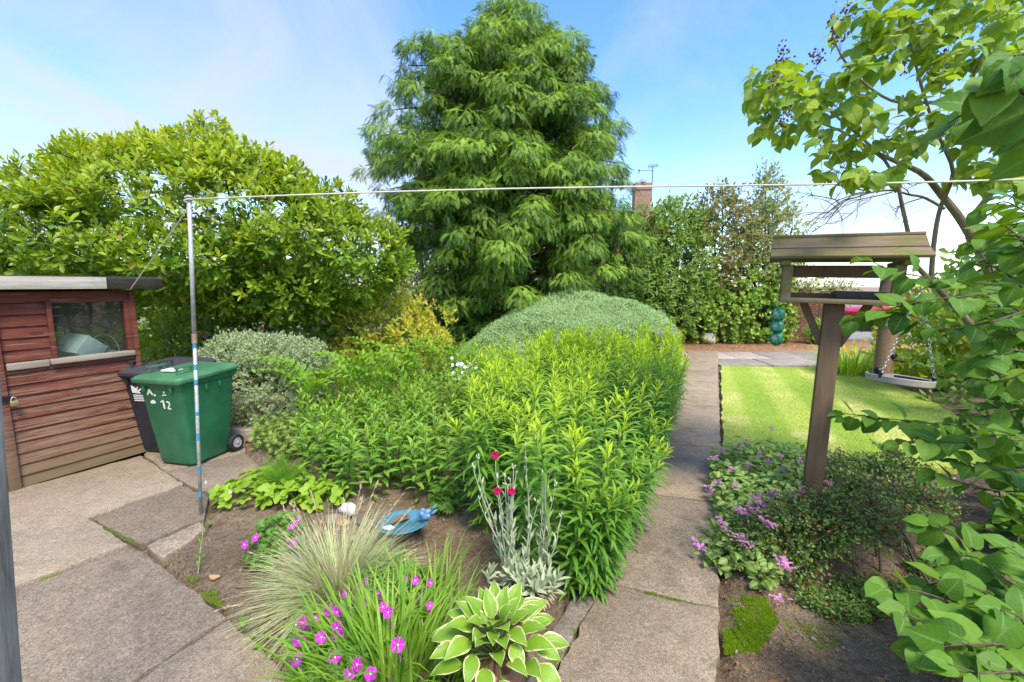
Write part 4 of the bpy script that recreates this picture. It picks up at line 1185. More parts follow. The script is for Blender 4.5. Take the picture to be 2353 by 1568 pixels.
# hanging dish on three chains
dc = yp(2066, 874, 2.82)
ds = thing('hanging_dish', 'round navy dish with a beige rim hanging on three chains', 'dish', dc)
Md = Matrix.Translation(dc) @ Euler((math.radians(-2), math.radians(5.5), 0)).to_matrix().to_4x4()
Rd = .178
b = MB(); b.lathe([(Rd - .012, .020), (Rd - .004, .026), (Rd, .022), (Rd - .004, -.014), (Rd - .02, -.024), (.02, -.026), (0, -.026)], 44, Md); b.build('rim', M['dish_rim'], ds, attr=False, smooth=False)
b = MB(); b.lathe([(Rd - .0125, .0205), (Rd - .022, -.008), (Rd - .05, -.016), (0, -.017)], 44, Md); b.build('bowl', M['navy'], ds, attr=False, smooth=False)
hk = yp(2118, 660, 2.82)
for a in (math.radians(195), math.radians(-28), math.radians(85)):
    p_ = np.array(Md @ Vector((math.cos(a) * (Rd - .006), math.sin(a) * (Rd - .006), .03)))
    n = int(np.linalg.norm(hk - p_) / .021); ch = MB(); t_ = np.linspace(0, 2 * PI, 9)
    dd = nrm(hk - p_); s1 = nrm(np.cross(dd, [0.3, 1, 0])); s2 = np.cross(dd, s1)
    for k in range(n):
        s_ = s1 if k % 2 else s2
        ch.tube(p_ + dd * (k + .5) * .021 + np.outer(np.cos(t_) * .014, dd) + np.outer(np.sin(t_) * .007, s_), .0018, 4, False)
    ch.build('chain', M['steel'], ds, attr=False)
    MB().tube([p_ - [0, 0, .02], p_ + [0, 0, .012]], .011, 8).build('lug', M['black_metal'], ds, attr=False)

# ------------------------------------------------------------------ bird bath on a stump, stones
b0 = gp(932, 1290); bY = b0[1] + .16; bc = yp(925, 1199, bY)
st = MB(); t_ = np.linspace(0, 2 * PI, 28, endpoint=False)
pr = 1 + .1 * np.sin(5 * t_) + .06 * np.sin(11 * t_ + 1)
sx = bc[0]; zt = bc[2] - .055
V = []
for f, z_ in ((1.22, -.06), (1.05, .05), (1.0, zt * .6), (1.0, zt)): V.append(np.c_[sx + .115 * f * pr * np.cos(t_), bY + .115 * f * pr * np.sin(t_), np.full(28, z_)])
V = np.concatenate(V); n = 28
st.add(V, [[a * n + i, a * n + (i + 1) % n, (a + 1) * n + (i + 1) % n, (a + 1) * n + i] for a in range(3) for i in range(n)], P=[[3 * n + i for i in range(n)]])
tag(st.build('tree_stump', M['log'], attr=False), 'short rough barked stump standing under the blue bird bath', 'stump')
bb = thing('bird_bath', 'blue glazed bird bath dish with a small bird on its rim', 'bird bath', (bc[0], bY, zt))
Mb = Matrix.Translation((bc[0], bY, zt + .055)) @ Euler((math.radians(-3), math.radians(-2), 0)).to_matrix().to_4x4()
Rb_ = .178
b = MB(); b.lathe([(.0, -.05), (.07, -.052), (.12, -.04), (Rb_ - .012, -.006), (Rb_, .002), (Rb_ - .003, .007), (Rb_ - .016, .004), (Rb_ - .03, -.008), (Rb_ - .05, -.022), (.05, -.028), (0, -.028)], 48, Mb)
b.build('bowl', M['bluebath'], bb, attr=False, smooth=True)
def bird(c_, yaw, k):                     # one little glazed bird, beak towards +x
    m_ = MB(); Mx = Matrix.Translation(c_) @ Matrix.Rotation(yaw, 4, 'Z')
    t_ = np.linspace(0, 1, 12); cx = -.055 + .11 * t_
    rad = .028 * np.sin(np.pi * np.clip(t_, .02, .98)) ** .75
    rad[:4] *= np.linspace(.35, 1, 4)
    zc = .0 + .028 * (1 - t_) ** 2 * 1.2
    p_ = np.array([np.array(Mx @ (Vector((x_, 0, z_)) * k)) for x_, z_ in zip(cx, zc)])
    m_.tube(p_, rad * k, 10)
    hp_ = [np.array(Mx @ (Vector(v) * k)) for v in ((.022, 0, .012), (.034, 0, .03), (.046, 0, .036), (.058, 0, .032), (.072, 0, .028))]
    m_.tube(hp_, np.array([.02, .021, .018, .009, .001]) * k, 10)
    tl_ = [np.array(Mx @ (Vector(v) * k)) for v in ((-.04, 0, .03), (-.07, 0, .055), (-.095, 0, .08))]
    m_.tube(tl_, np.array([.014, .011, .003]) * k, 8)
    return m_
e1 = np.array(Mb @ Vector((Rb_ * .90, .055, .03)))
bird(e1, PI + .25, .75).build('bird_ornament', M['bluebird'], bb, attr=False, smooth=True)
e2 = np.array(Mb @ Vector((Rb_ * .93, -.005, .025)))
bird(e2, PI - .15, .85).build('bird_ornament', M['bluebird'], bb, attr=False, smooth=True)
p = np.array(Mb @ Vector((-.085, -.055, -.016)))
rock('pebble', p, (.085, .05, .03), M['whitestone'], 'white stone lying in the blue bird bath', 'stone', 5)
for k, (dx, dy, a, lab) in enumerate(((-.05, .03, .5, 'broad brown dead leaf floating in the bird bath'), (-.02, .055, .9, 'curled tan dead leaf at the back of the bird bath'), (-.035, .0, 1.2, 'narrow pale dead leaf beside the white stone in the bird bath'))):
    m_ = MB(); c_ = np.array(Mb @ Vector((dx - .03, dy - .02, -.012 + .006 * k)))
    m_.scatter(L_OVAL[0], [c_], [(math.cos(a), math.sin(a), .1)], [(0, .1, 1)], [.13 - .025 * k])
    tag(m_.build('dead_leaf', M['deadleaf']), lab, 'leaf', 'dead leaves in the bird bath')
p = gp(800, 1195); rock('stone', (p[0], p[1], .09), (.17, .11, .11), M['whitestone'], 'smooth white stone behind the pale grass tuft', 'stone', 8, .2)
p = gp(790, 1213); rock('stone', (p[0], p[1], .04), (.10, .07, .06), M['tanstone'], 'small orange tan stone in front of the white stone', 'stone', 9)
p = gp(838, 1215); rock('stone', (p[0], p[1], .05), (.12, .09, .09), M['greystone'], 'dull brown stone between the white stone and the bird bath', 'stone', 10)
p = gp(494, 1333); rock('stone', (p[0], p[1], .02), (.075, .045, .03), M['tanstone'], 'flat tan stone on bare soil near the patio edge', 'stone', 11)
p = gp(770, 1200); rock('stone', (p[0], p[1], .03), (.16, .12, .08), M['greystone'], 'low grey brown stone left of the white stone', 'stone', 13)
p = gp(595, 1474); m_ = MB()
p = yp(740, 1450, 1.95)
m_.scatter(leaf([.01, .13, .15, .1, .01], .2, .4), [p], [(.2, .3, 1)], [(0, -1, .3)], [.055])
m_.scatter(leaf([.01, .13, .15, .1, .01], .2, .4), [p], [(-.2, .2, 1)], [(0, -1, .3)], [.05])
tag(m_.build('feather', M['feather']), 'small white feather caught in the magenta flowered plant', 'feather')
# ------------------------------------------------------------------ plants
def bl(x, y, Y, rx, rz, ry=None):
    k = Y / FP * 1.02
    return (yp(x, y, Y), (rx * k, (rx * k if ry is None else ry), rz * k))

def plant(name, label, cat, loc, group=None):
    return thing(name, label, cat, loc, (0, 0, 0), group)

def bent(a, b, sag=.0, n=7, jit=.0, r=rng):
    a, b = np.asarray(a, float), np.asarray(b, float)
    t = np.linspace(0, 1, n)[:, None]
    p = a + (b - a) * t
    p[:, 2] += (sag * np.sin(np.pi * t[:, 0]))
    if jit:
        j = r.normal(0, jit, (n, 3)); j[0] = j[-1] = 0; p += j
    return p

class Skel:                               # growing skeleton: twigs hook onto the nearest older wood
    def __init__(self): self.p = []; self.r = []; self.mb = MB()
    def limb(self, pts, r0, r1, ns=7):
        pts = np.asarray(pts, float); n = len(pts)
        m = max(n, int(n * 3)); t = np.linspace(0, n - 1, m)
        i = np.clip(t.astype(int), 0, n - 2); f = (t - i)[:, None]
        P0 = pts[np.maximum(i - 1, 0)]; P1 = pts[i]; P2 = pts[i + 1]; P3 = pts[np.minimum(i + 2, n - 1)]
        q = .5 * ((2 * P1) + (P2 - P0) * f + (2 * P0 - 5 * P1 + 4 * P2 - P3) * f ** 2 + (3 * P1 - P0 - 3 * P2 + P3) * f ** 3)
        rad = r0 + (r1 - r0) * np.linspace(0, 1, m) ** .8
        self.mb.tube(q, rad, ns)
        self.p.append(q); self.r.append(rad)
        return q
    def twig(self, target, r1=.003, sag=0, rmax=.012, draw=True, droop=.0, r=rng):
        P_ = np.concatenate(self.p); R_ = np.concatenate(self.r)
        d = np.linalg.norm(P_ - target, axis=1) + np.maximum(0, P_[:, 2] - target[2]) * .6
        k = int(np.argmin(d)); a = P_[k]
        L = np.linalg.norm(target - a)
        n = 5
        t = np.linspace(0, 1, n)
        q = a + (np.asarray(target) - a) * t[:, None]
        q[:, 2] += np.sin(np.pi * t) * L * .12 + sag * t * t
        j = r.normal(0, L * .04, (n, 3)); j[0] = 0; j[-1] = 0; q += j
        r0 = min(R_[k] * .7, rmax, .003 + L * .012)
        rad = r0 + (r1 - r0) * t
        if draw: self.mb.tube(q, rad, 5, False)
        self.p.append(q[1:]); self.r.append(rad[1:])
        return q

def leaf_shrub(name, label, cat, base, blobs, n, k, slen, ltpl, lsize, lmat, smat, group=None, up=.5, out=1.0, jit=.5, el=(1.2, .45), thick=.14, tint=(.0, .5),
               twigs=30, opposite=False, stem_r=.02, deep=.25, seed=1, holes=.0, nstem=4, back=.45, start=.1):
    r = np.random.default_rng(seed)
    root = plant(name, label, cat, base, group)
    P, N, dep = blob_points(blobs, n, thick, .03, r, back, deep)
    if holes:
        hv = vnoise(P * 2.2 + seed * 3.3, seed); keep = hv > holes * r.random(len(P)) * 1.4; P, N, dep = P[keep], N[keep], dep[keep]
    D = nrm(N * out + np.array([0, 0, up]) + r.normal(0, jit, P.shape))
    sl = slen * r.uniform(.7, 1.3, len(P))
    LP, LD, LN, T = shoots(P, D, k, sl, el[0], el[1], start, opposite, .25, r)
    leaf_tint = np.clip(tint[0] + (tint[1] - tint[0]) * T + np.repeat(r.normal(0, .12, len(P)), k) + np.repeat(np.clip(dep - .8, -.3, .2), k), 0, 1)
    f = MB(); pick(f, ltpl, LP, LD, LN, lsize * r.uniform(.7, 1.2, len(LP)), leaf_tint, None, r)
    f.build('foliage', lmat, root)
    sk = Skel()
    c0 = np.asarray(base, float)
    cs = [np.array(b_[0]) for b_ in blobs]
    for i in range(nstem):
        c = cs[i % len(cs)] + r.normal(0, .12, 3) * np.array(blobs[i % len(cs)][1])
        a = c0 + np.r_[r.normal(0, .06, 2), -.05]
        sk.limb([a, a * .6 + c * .4 + r.normal(0, .05, 3), c, c + (c - a) * .04], stem_r * r.uniform(.7, 1.2), stem_r * .3, 6)
    idx = r.permutation(len(P))[:twigs]
    for i in idx: sk.twig(P[i], .003, 0, stem_r * .6, True, 0, r)
    sk.mb.build('stem', smat, root, smooth=True)
    return root

# ---- big conifer
def conifer():
    r = np.random.default_rng(21)
    Y0 = 13.2
    top = yp(1163, 45, Y0); bx = yp(1185, 760, Y0)[0]
    root = plant('conifer_tree', 'tall broad conifer with drooping bright green sprays in the middle of the garden', 'tree', (bx, Y0, 0))
    tr_ = np.array([[bx, Y0, -.1], [bx - .05, Y0, 2.5], [bx - .1, Y0, 5.5], [top[0], Y0, top[2] - .3]])
    sk = Skel(); sk.limb(tr_, .24, .03, 10)
    sk.mb.build('trunk', M['bark_conifer'], root, smooth=True)
    # outline read off the photograph: height against reach to either side
    ys_ = [24, 60, 110, 160, 210, 260, 330, 400, 470, 540, 600, 660, 720, 770]
    xl_ = [1135, 1085, 1020, 945, 915, 895, 868, 850, 880, 900, 930, 965, 1010, 1050]
    ys_[0] = 40
    xr_ = [1190, 1262, 1292, 1320, 1365, 1395, 1405, 1428, 1445, 1455, 1460, 1470, 1440, 1380]
    hz_ = np.array([yp(1176, y, Y0)[2] for y in ys_]); Lx = np.array([yp(x, 500, Y0)[0] for x in xl_]); Rx = np.array([yp(x, 500, Y0)[0] for x in xr_])
    # widths measured along each row
    Lx = np.array([yp(x, y, Y0)[0] for x, y in zip(xl_, ys_)]); Rx = np.array([yp(x, y, Y0)[0] for x, y in zip(xr_, ys_)])
    o = np.argsort(hz_); hz_, Lx, Rx = hz_[o], Lx[o], Rx[o]
    cr = MB(); br = MB(); dead = MB()
    nb = 380
    hh = hz_[0] + (hz_[-1] - hz_[0]) * (np.arange(nb) + r.random(nb)) / nb
    SP, SD, ST, SN = [], [], [], []
    for i, h in enumerate(hh):
        a = i * 2.39996 + r.normal(0, .3)
        if math.sin(a) > .35 and r.random() < .55: a = -a
        ca, sa = math.cos(a), math.sin(a)
        reach = (np.interp(h, hz_, Rx) - bx) if ca > 0 else (bx - np.interp(h, hz_, Lx))
        other = .5 * (np.interp(h, hz_, Rx) - np.interp(h, hz_, Lx))
        R = abs(ca) * reach + (1 - abs(ca)) * other * .95
        R *= r.choice([1.0, .93, .8, .62, .42], p=[.32, .26, .2, .12, .10]) * r.uniform(.94, 1.04)
        R = max(R * (1.08 if h > hz_[-1] - 1.4 else .97), .12)
        frac = (h - hz_[0]) / (hz_[-1] - hz_[0])
        rise = .10 + .30 * frac
        n = 8; t = np.linspace(0, 1, n)
        end = np.array([bx + ca * R, Y0 + sa * R, h])
        st = np.array([bx, Y0, h - rise * R * .9])
        q = st + (end - st) * t[:, None]
        q[:, 2] += .10 * R * np.sin(np.pi * t) - .16 * R * np.clip(t - .75, 0, 1)
        br.tube(q, .012 + .035 * (1 - t) * min(1, R / 3), 5, False)
        # a plume of layered sprays at the end and along the outer half
        npl = 2 + int(R * 1.25)
        for j in range(npl):
            tt = 1.0 - .62 * (j / max(1, npl)) ** 1.0
            c = q[0] + (q[-1] - q[0]) * tt; c[2] = np.interp(tt, t, q[:, 2])
            po = r.normal(0, .16); pr = r.uniform(.2, .5) * (1 if frac < .85 else .7)
            side = 0 if j == 0 else r.choice([-1, 1]) * r.uniform(.15, .5)
            c = c + np.array([-sa, ca, 0]) * side + np.array([0, 0, r.normal(0, .16)])
            k = int(66 * (pr / .35) ** 2)
            aa = a + r.normal(0, 1.2, k); tq = r.random(k) ** .6 * 2.0
            hr = np.sin(np.minimum(tq, 1.57)); sh = r.uniform(.82, 1.05, k)
            off = np.c_[np.cos(aa) * hr * pr * sh, np.sin(aa) * hr * pr * sh, pr * (.62 * np.cos(tq) - .25) * sh]
            d = np.c_[np.cos(aa) * (.35 + np.cos(tq) * .6), np.sin(aa) * (.35 + np.cos(tq) * .6), -.02 - .5 * np.sin(tq)] + r.normal(0, .22, (k, 3))
            rr = hr * pr
            SP.append(c + off); SD.append(d); SN.append(np.c_[np.cos(aa) * hr, np.sin(aa) * hr, np.cos(tq) + .25])
            ST.append(np.clip(.50 + po + 2.2 * off[:, 2] + .12 * (rr / pr) + r.normal(0, .16, k) - .3 * (tt < .6), 0, 1))  # plume tops tinted bright, undersides and inner plumes dark, painting in top light
            if r.random() < .10:          # hanging older tails
                k2 = 16
                zz = -np.linspace(.1, r.uniform(.4, .7), k2)
                tail = c + np.array([ca, sa, 0]) * pr * .5 + np.c_[r.normal(0, .05, (k2, 2)), zz]
                SP.append(tail); SD.append(np.c_[r.normal(0, .4, (k2, 2)), -np.ones(k2)]); ST.append(np.full(k2, .05)); SN.append(np.c_[np.full(k2, ca), np.full(k2, sa), np.full(k2, .3)])
        if r.random() < .13 and R > 1.2:
            p0 = q[-3]
            dead = MB()
            for _ in range(5):
                e = p0 + np.array([ca, sa, 0]) * r.uniform(.3, .7) + r.normal(0, .25, 3) + np.array([0, 0, -.25])
                dead.tube(bent(p0, e, .08, 5, .03, r), np.linspace(.014, .005, 5), 4, False)
            dead.build('bare_branch', M['twig_dead'], root)
    SP, SD, ST, SN = np.concatenate(SP), np.concatenate(SD), np.concatenate(ST), np.concatenate(SN)
    # thin side shoots sticking out of the top
    for i in range(70):
        h = r.uniform(.45, 1.0) * (hz_[-1] - hz_[0]) + hz_[0]
        s = r.choice([-1, 1]); e = np.interp(h, hz_, Rx) if s > 0 else np.interp(h, hz_, Lx)
        if h > hz_[-1] - .5: e = r.uniform(np.interp(h, hz_, Lx), np.interp(h, hz_, Rx))
        b0 = np.array([e - s * .1, Y0 + r.normal(0, .5), h]); b1 = b0 + np.array([s * r.uniform(.15, .38), r.normal(0, .1), r.uniform(.05, .3)])
        b2 = b1 + np.array([s * .1, 0, -.08])
        br.tube([b0, b1, b2], [.006, .005, .003], 4, False)
        for t in np.linspace(.2, 1, 5):
            SP = np.vstack([SP, (b0 + (b1 - b0) * t)[None]]); SD = np.vstack([SD, np.array([[s * .6, r.normal(0, .4), -.5]])]); ST = np.r_[ST, .2]; SN = np.vstack([SN, [[0, 0, 1.0]]])
    ok = (SP[:, 1] < Y0 + 2.2) | (r.random(len(SP)) < .5)
    SP, SD, ST, SN = SP[ok], SD[ok], ST[ok], SN[ok]
    N = SN + r.normal(0, .22, SN.shape)
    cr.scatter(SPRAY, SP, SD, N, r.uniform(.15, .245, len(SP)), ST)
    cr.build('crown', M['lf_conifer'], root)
    br.build('branches', M['bark_conifer'], root, smooth=True)
conifer()

# ---- darker conifer and small trees far behind
def rough_conifer(name, label, blobs, base, n, seed):
    r = np.random.default_rng(seed)
    root = plant(name, label, 'tree', base, None)
    P, N, dep = blob_points(blobs, n, .3, .1, r, .4, .3)
    D = N * .8 + np.array([0, 0, -.55]) + r.normal(0, .35, P.shape)
    m = MB(); m.scatter(SPRAY, P, D, N * .4 + [0, 0, 1], r.uniform(.22, .42, len(P)), np.clip(r.normal(.3, .25, len(P)), 0, 1)); m.build('crown', M['lf_conifer_blue'], root)
    sk = Skel(); b0 = np.asarray(base, float); top = max(b_[0][2] + b_[1][2] for b_ in blobs)
    sk.limb([b0, b0 + [0, 0, top * .5], b0 + [.05, 0, top * .9]], .16, .03)
    for i in r.permutation(len(P))[:90]: sk.twig(P[i], .008, 0, .04, True, 0, r)
    sk.mb.build('trunk', M['bark_conifer'], root)
p = yp(925, 640, 15.5)
rough_conifer('conifer_tree', 'thin dark bluish conifer half hidden behind the left edge of the big conifer', [bl(930, 560, 15.5, 62, 80, .8), bl(900, 680, 15.2, 70, 90, .9), bl(960, 620, 15.8, 60, 110, .9)], (p[0], 15.5, 0), 1500, 31)
p = yp(85, 500, 14)
leaf_shrub('slender_tree', 'thin grey green tree top showing above the left edge of the round leafy tree', 'tree', (p[0], 14, 0), [bl(85, 440, 14, 32, 30), bl(60, 490, 14, 55, 40), bl(110, 470, 14, 30, 40)], 420, 6, .25, L_OVAL, .11, M['lf_pale'], M['bark'], seed=5, stem_r=.05, thick=.4)

# ---- magnolia-like tree over the shed
def broad_tree():
    r = np.random.default_rng(33)
    base = np.array([yp(572, 760, 7.2)[0], 7.2, 0.0])
    root = plant('broadleaf_tree', 'wide low tree with glossy yellow green leaves spreading over the shed roof', 'tree', base)
    blobs = [bl(470, 530, 7.2, 240, 160, 1.8), bl(335, 450, 7.1, 140, 92, 1.2), bl(560, 450, 7.2, 130, 88, 1.2), bl(482, 365, 7.3, 60, 52, .5), bl(490, 312, 7.3, 22, 34, .25), bl(235, 385, 7.0, 60, 46, .6), bl(150, 440, 6.9, 75, 56, .7),
             bl(85, 550, 6.5, 150, 80, 1.1), bl(-90, 590, 6.5, 150, 85, 1.1), bl(235, 560, 6.4, 180, 110, 1.3), bl(690, 550, 7.2, 135, 108, 1.3), bl(815, 605, 7.4, 105, 92, 1.0), bl(655, 420, 7.3, 45, 40, .5), bl(755, 480, 7.3, 60, 46, .6), bl(885, 590, 7.5, 52, 66, .6), bl(640, 670, 7.2, 190, 62, 1.0), bl(380, 600, 6.2, 190, 70, .9), bl(390, 370, 7.2, 60, 46, .6), bl(580, 385, 7.2, 50, 40, .5)]
    P, N, dep = blob_points(blobs, 12500, .15, .75, r, .35, .24)
    # tiers: leaves gather in shelves, with gaps between
    g = vnoise(np.c_[P[:, :2] * 1.3, P[:, 2] * 3.4], 4)
    keep = (g > .36) | (r.random(len(P)) < .22)
    P, N, dep = P[keep], N[keep], dep[keep]
    sx = lambda p_: (p_[:, 0] / (p_[:, 1] * cp - (p_[:, 2] - H) * sp)) * FP + 1176.5
    D = nrm(N * .75 + [0, 0, .55] + r.normal(0, .4, P.shape))
    k = 8
    LP, LD, LN, T = shoots(P, D, k, r.uniform(.07, .15, len(P)), 1.3, .45, .15, False, .25, r)
    ext = np.clip((np.repeat(P[:, 2], k) - 2.2) / 2.2, 0, 1)
    leaf_tint = np.clip(.05 + .45 * T * np.repeat(np.clip((dep - .75) * 4, 0, 1), k) + .5 * ext + np.repeat(r.normal(0, .16, len(P)), k), 0, 1)  # upper crown tinted yellower to stand for sunlight; shoot tips are young growth
    f = MB(); pick(f, L_OBOV, LP, LD, LN, r.uniform(.085, .15, len(LP)), leaf_tint, None, r); f.build('crown', M['lf_magnolia'], root)
    sk = Skel()
    sk.limb([base - [0, 0, .1], base + [.02, 0, .7], base + [-.03, .02, 1.4], base + [.05, 0, 2.1], base + [0, .1, 3.0]], .085, .03, 9)
    for px, py, Y, rr in ((430, 560, 6.8, .04), (250, 540, 6.7, .038), (60, 570, 6.5, .032), (700, 560, 7.2, .04), (840, 600, 7.4, .03), (520, 420, 7.3, .035), (300, 440, 7.1, .03), (-120, 600, 6.6, .03), (640, 500, 6.4, .03), (420, 640, 6.2, .03), (660, 700, 6.8, .03), (500, 720, 6.8, .025)):
        e = yp(px, py, Y); s_ = base + [0, 0, min(2.0, max(.6, e[2] - .9))]
        sk.limb([s_, s_ * .55 + e * .45 + [0, 0, .15], e], rr, .012, 6)
    for i in r.permutation(len(P))[:420]: sk.twig(P[i], .004, 0, .014, True, 0, r)
    sk.mb.build('trunk', M['bark'], root, smooth=True)
broad_tree()

# ---- shrubs behind the bins and on the left
def base_at(px, Y): p = yp(px, 700, Y); return (p[0], Y, 0.0)
leaf_shrub('lit_shrub', 'bright yellow green shrub seen between the shed and the tree trunk', 'shrub', base_at(390, 8.4), [bl(385, 760, 8.4, 75, 85, .7), bl(300, 740, 8.6, 80, 90, .7), bl(440, 800, 8.3, 60, 60, .6), bl(370, 700, 8.8, 70, 60, .6)], 650, 8, .3, L_OVAL, .13, M['lf_bright'], M['bark'], seed=6, stem_r=.025)
w_ = leaf_shrub('pink_flowered_shrub', 'dark leafy shrub dotted with small pink flowers under the round leafy tree', 'shrub', base_at(650, 7.6), [bl(590, 780, 7.6, 150, 75, .7), bl(720, 760, 7.9, 90, 80, .7), bl(480, 790, 7.4, 80, 60, .5), bl(650, 720, 8.3, 150, 80, .6)], 900, 8, .28, L_OVAL, .12, M['lf_mid'], M['bark'], seed=7, stem_r=.022, tint=(0, .35))
def flowers_on(root, pts, size, mat, name='flower', petals=5, tpl=None, seed=3):
    r = np.random.default_rng(seed)
    for p_ in pts:
        m_ = MB(); d = nrm(r.normal(0, .5, 3) + [0, -.6, .5]); ref = nrm(np.cross(d, [.3, .2, 1])); u2 = np.cross(d, ref)
        a = np.arange(petals) * 2 * PI / petals + r.random() * 6
        D = np.cos(a)[:, None] * ref + np.sin(a)[:, None] * u2 + d * .35
        m_.scatter(tpl or leaf([.12, .38, .42, .2], .1, .4), np.tile(p_, (petals, 1)), D, np.tile(d, (petals, 1)) - D * .2, size * r.uniform(.85, 1.1))
        m_.build(name, mat, root)
flowers_on(w_, [yp(x, y, 6.95) for x, y in ((472, 772), (585, 772), (600, 757), (610, 800), (697, 790), (742, 742), (752, 716), (455, 768), (560, 735), (505, 790))], .055, M['fl_rose'])
leaf_shrub('variegated_shrub', 'dense rounded shrub with small cream edged leaves beside the green bin', 'shrub', base_at(625, 5.6), [bl(610, 880, 5.6, 120, 95, .6), bl(560, 850, 5.6, 75, 75, .5), bl(690, 860, 5.8, 70, 70, .5), bl(620, 820, 5.9, 85, 40, .5), bl(640, 930, 5.4, 75, 50, .4), bl(545, 815, 5.9, 60, 35, .4)], 5200, 8, .10, L_OVAL, .036, M['lf_euonymus'], M['bark'], seed=8, up=.45, jit=.4, thick=.08, deep=.18, stem_r=.012, twigs=60)
leaf_shrub('golden_shrub', 'yellow and orange tinted shrub in front of the big conifer on the left', 'shrub', base_at(880, 8.0), [bl(870, 770, 8.0, 115, 75, .7), bl(800, 750, 8.1, 60, 60, .5), bl(950, 800, 7.8, 70, 50, .5), bl(900, 720, 8.2, 70, 35, .4), bl(830, 830, 7.7, 100, 45, .5)], 1500, 7, .22, L_OVAL, .095, M['lf_yellow'], M['stem_br'], seed=9, tint=(.1, 1.0), thick=.2, stem_r=.014)
leaf_shrub('golden_shrub', 'small upright orange tipped spray of foliage right of the golden shrub', 'shrub', base_at(1000, 8.3), [bl(1005, 745, 8.3, 26, 34, .2), bl(990, 790, 8.3, 34, 34, .25)], 160, 7, .16, L_OVAL, .075, M['lf_yellow'], M['stem_br'], seed=10, tint=(.4, 1.1), stem_r=.01)
leaf_shrub('white_topped_shrub', 'pale loose shrub behind the golden shrub under the tree', 'shrub', base_at(840, 10.5), [bl(860, 690, 10.5, 90, 60, .6), bl(800, 740, 10.4, 70, 60, .6), bl(930, 720, 11.0, 60, 80, .6), bl(740, 760, 10.0, 120, 60, .6)], 700, 7, .3, L_OVAL, .12, M['lf_pale'], M['bark'], seed=11, thick=.25)
leaf_shrub('dark_shrub', 'dark leafy shrub low under the conifer left of the grey green mound', 'shrub', base_at(1040, 11.6), [bl(1040, 780, 11.6, 70, 60, .6), bl(980, 760, 12.2, 70, 70, .6)], 500, 8, .3, L_LANCEW, .2, M['lf_mid'], M['bark'], seed=12, tint=(0, .1))
leaf_shrub('boundary_hedge', 'tall dim hedge along the far left boundary behind the round leafy tree', 'hedge', base_at(350, 11.0), [bl(-100, 690, 11, 260, 130, .8), bl(250, 700, 11, 200, 120, .8), bl(600, 700, 11.5, 220, 130, .8)], 1500, 7, .4, L_OVAL, .17, M['lf_mid'], M['bark'], seed=13, tint=(0, .3), twigs=60, stem_r=.04, nstem=8)

# ---- grey-green mound
def mound():
    r = np.random.default_rng(44)
    c = np.array([yp(1312, 800, 10.4)[0], 10.4, -.15])
    root = plant('conifer_mound', 'smooth grey green mound of low spreading conifer in front of the tall conifer', 'shrub', (c[0], c[1], 0))
    n1, n2 = 60, 180
    def surf(th, ph):
        d = np.stack([np.cos(th) * np.cos(ph), np.cos(th) * np.sin(ph), np.sin(th)], -1)
        rx = np.where(d[..., 0] < 0, 2.85, 2.45)
        k = 1 + .20 * (vnoise(d * 2.6 + 5, 6) - .5) + .11 * (vnoise(d * 7, 7) - .5) + .035 * (vnoise(d * 20, 8) - .5)
        el = np.abs(np.sin(th)) ** .62
        p = c + np.stack([d[..., 0] * rx, d[..., 1] * 1.95, el * 1.68], -1) * k[..., None]
        # drop towards the left as in the photograph
        left = np.clip((c[0] + .9 - p[..., 0]) / 3.5, 0, 1)
        p[..., 2] *= 1 - .62 * left ** 2.6
        return p, d
    th, ph = np.meshgrid(np.linspace(0, PI / 2 - .01, n1), np.linspace(0, 2 * PI, n2, endpoint=False), indexing='ij')
    p, d = surf(th, ph)
    b = MB(); i = np.arange(n1 - 1)[:, None] * n2; k = np.arange(n2)[None]; k2 = (k + 1) % n2
    b.add((c + (p - c) * .975).reshape(-1, 3), np.stack([i + k, i + k2, i + n2 + k2, i + n2 + k], -1).reshape(-1, 4))
    b.build('inner_growth', M['core_mound'], root, smooth=True)
    n = 34000
    th = np.arcsin(r.random(n) ** .8); ph = r.random(n) * 2 * PI
    ph = np.where((np.sin(ph) > .2) & (r.random(n) < .7), -ph, ph)
    p, d = surf(th, ph)
    out = nrm(d * [.6, .8, 1.0]); tang = r.normal(size=p.shape); tang = nrm(tang - (tang * out).sum(1, keepdims=True) * out)
    D = nrm(tang + out * .4); N = nrm(out + r.normal(0, .25, p.shape))
    m = MB(); m.scatter(TUFT, p - D * .02, D, N, r.uniform(.05, .105, n), 0); m.build('foliage', M['lf_mound'], root)
mound()

# ---- shrubs, small trees and ivy along the far wall
leaf_shrub('wall_shrub', 'bushy green shrub with twiggy stems right of the big conifer', 'shrub', base_at(1545, 13.55), [bl(1520, 560, 13.75, 80, 85, .8), bl(1560, 520, 13.75, 55, 50, .6), bl(1490, 640, 13.45, 70, 80, .7), bl(1570, 620, 13.45, 70, 80, .7)], 2300, 7, .3, L_OVAL, .12, M['lf_mid'], M['bark'], seed=15, tint=(0, .5), thick=.3, stem_r=.035, nstem=7, holes=.3, twigs=90)
leaf_shrub('wall_shrub', 'loose brownish green shrub in the middle of the far shrub row', 'shrub', base_at(1650, 13.85), [bl(1645, 530, 13.95, 65, 80, .7), bl(1690, 560, 13.95, 60, 70, .6), bl(1630, 600, 13.75, 70, 80, .6), bl(1655, 470, 13.95, 34, 34, .4)], 1900, 7, .3, L_OVAL, .115, M['lf_brownish'], M['bark'], seed=16, tint=(0, .45), thick=.4, stem_r=.035, nstem=6, holes=.4, twigs=90)
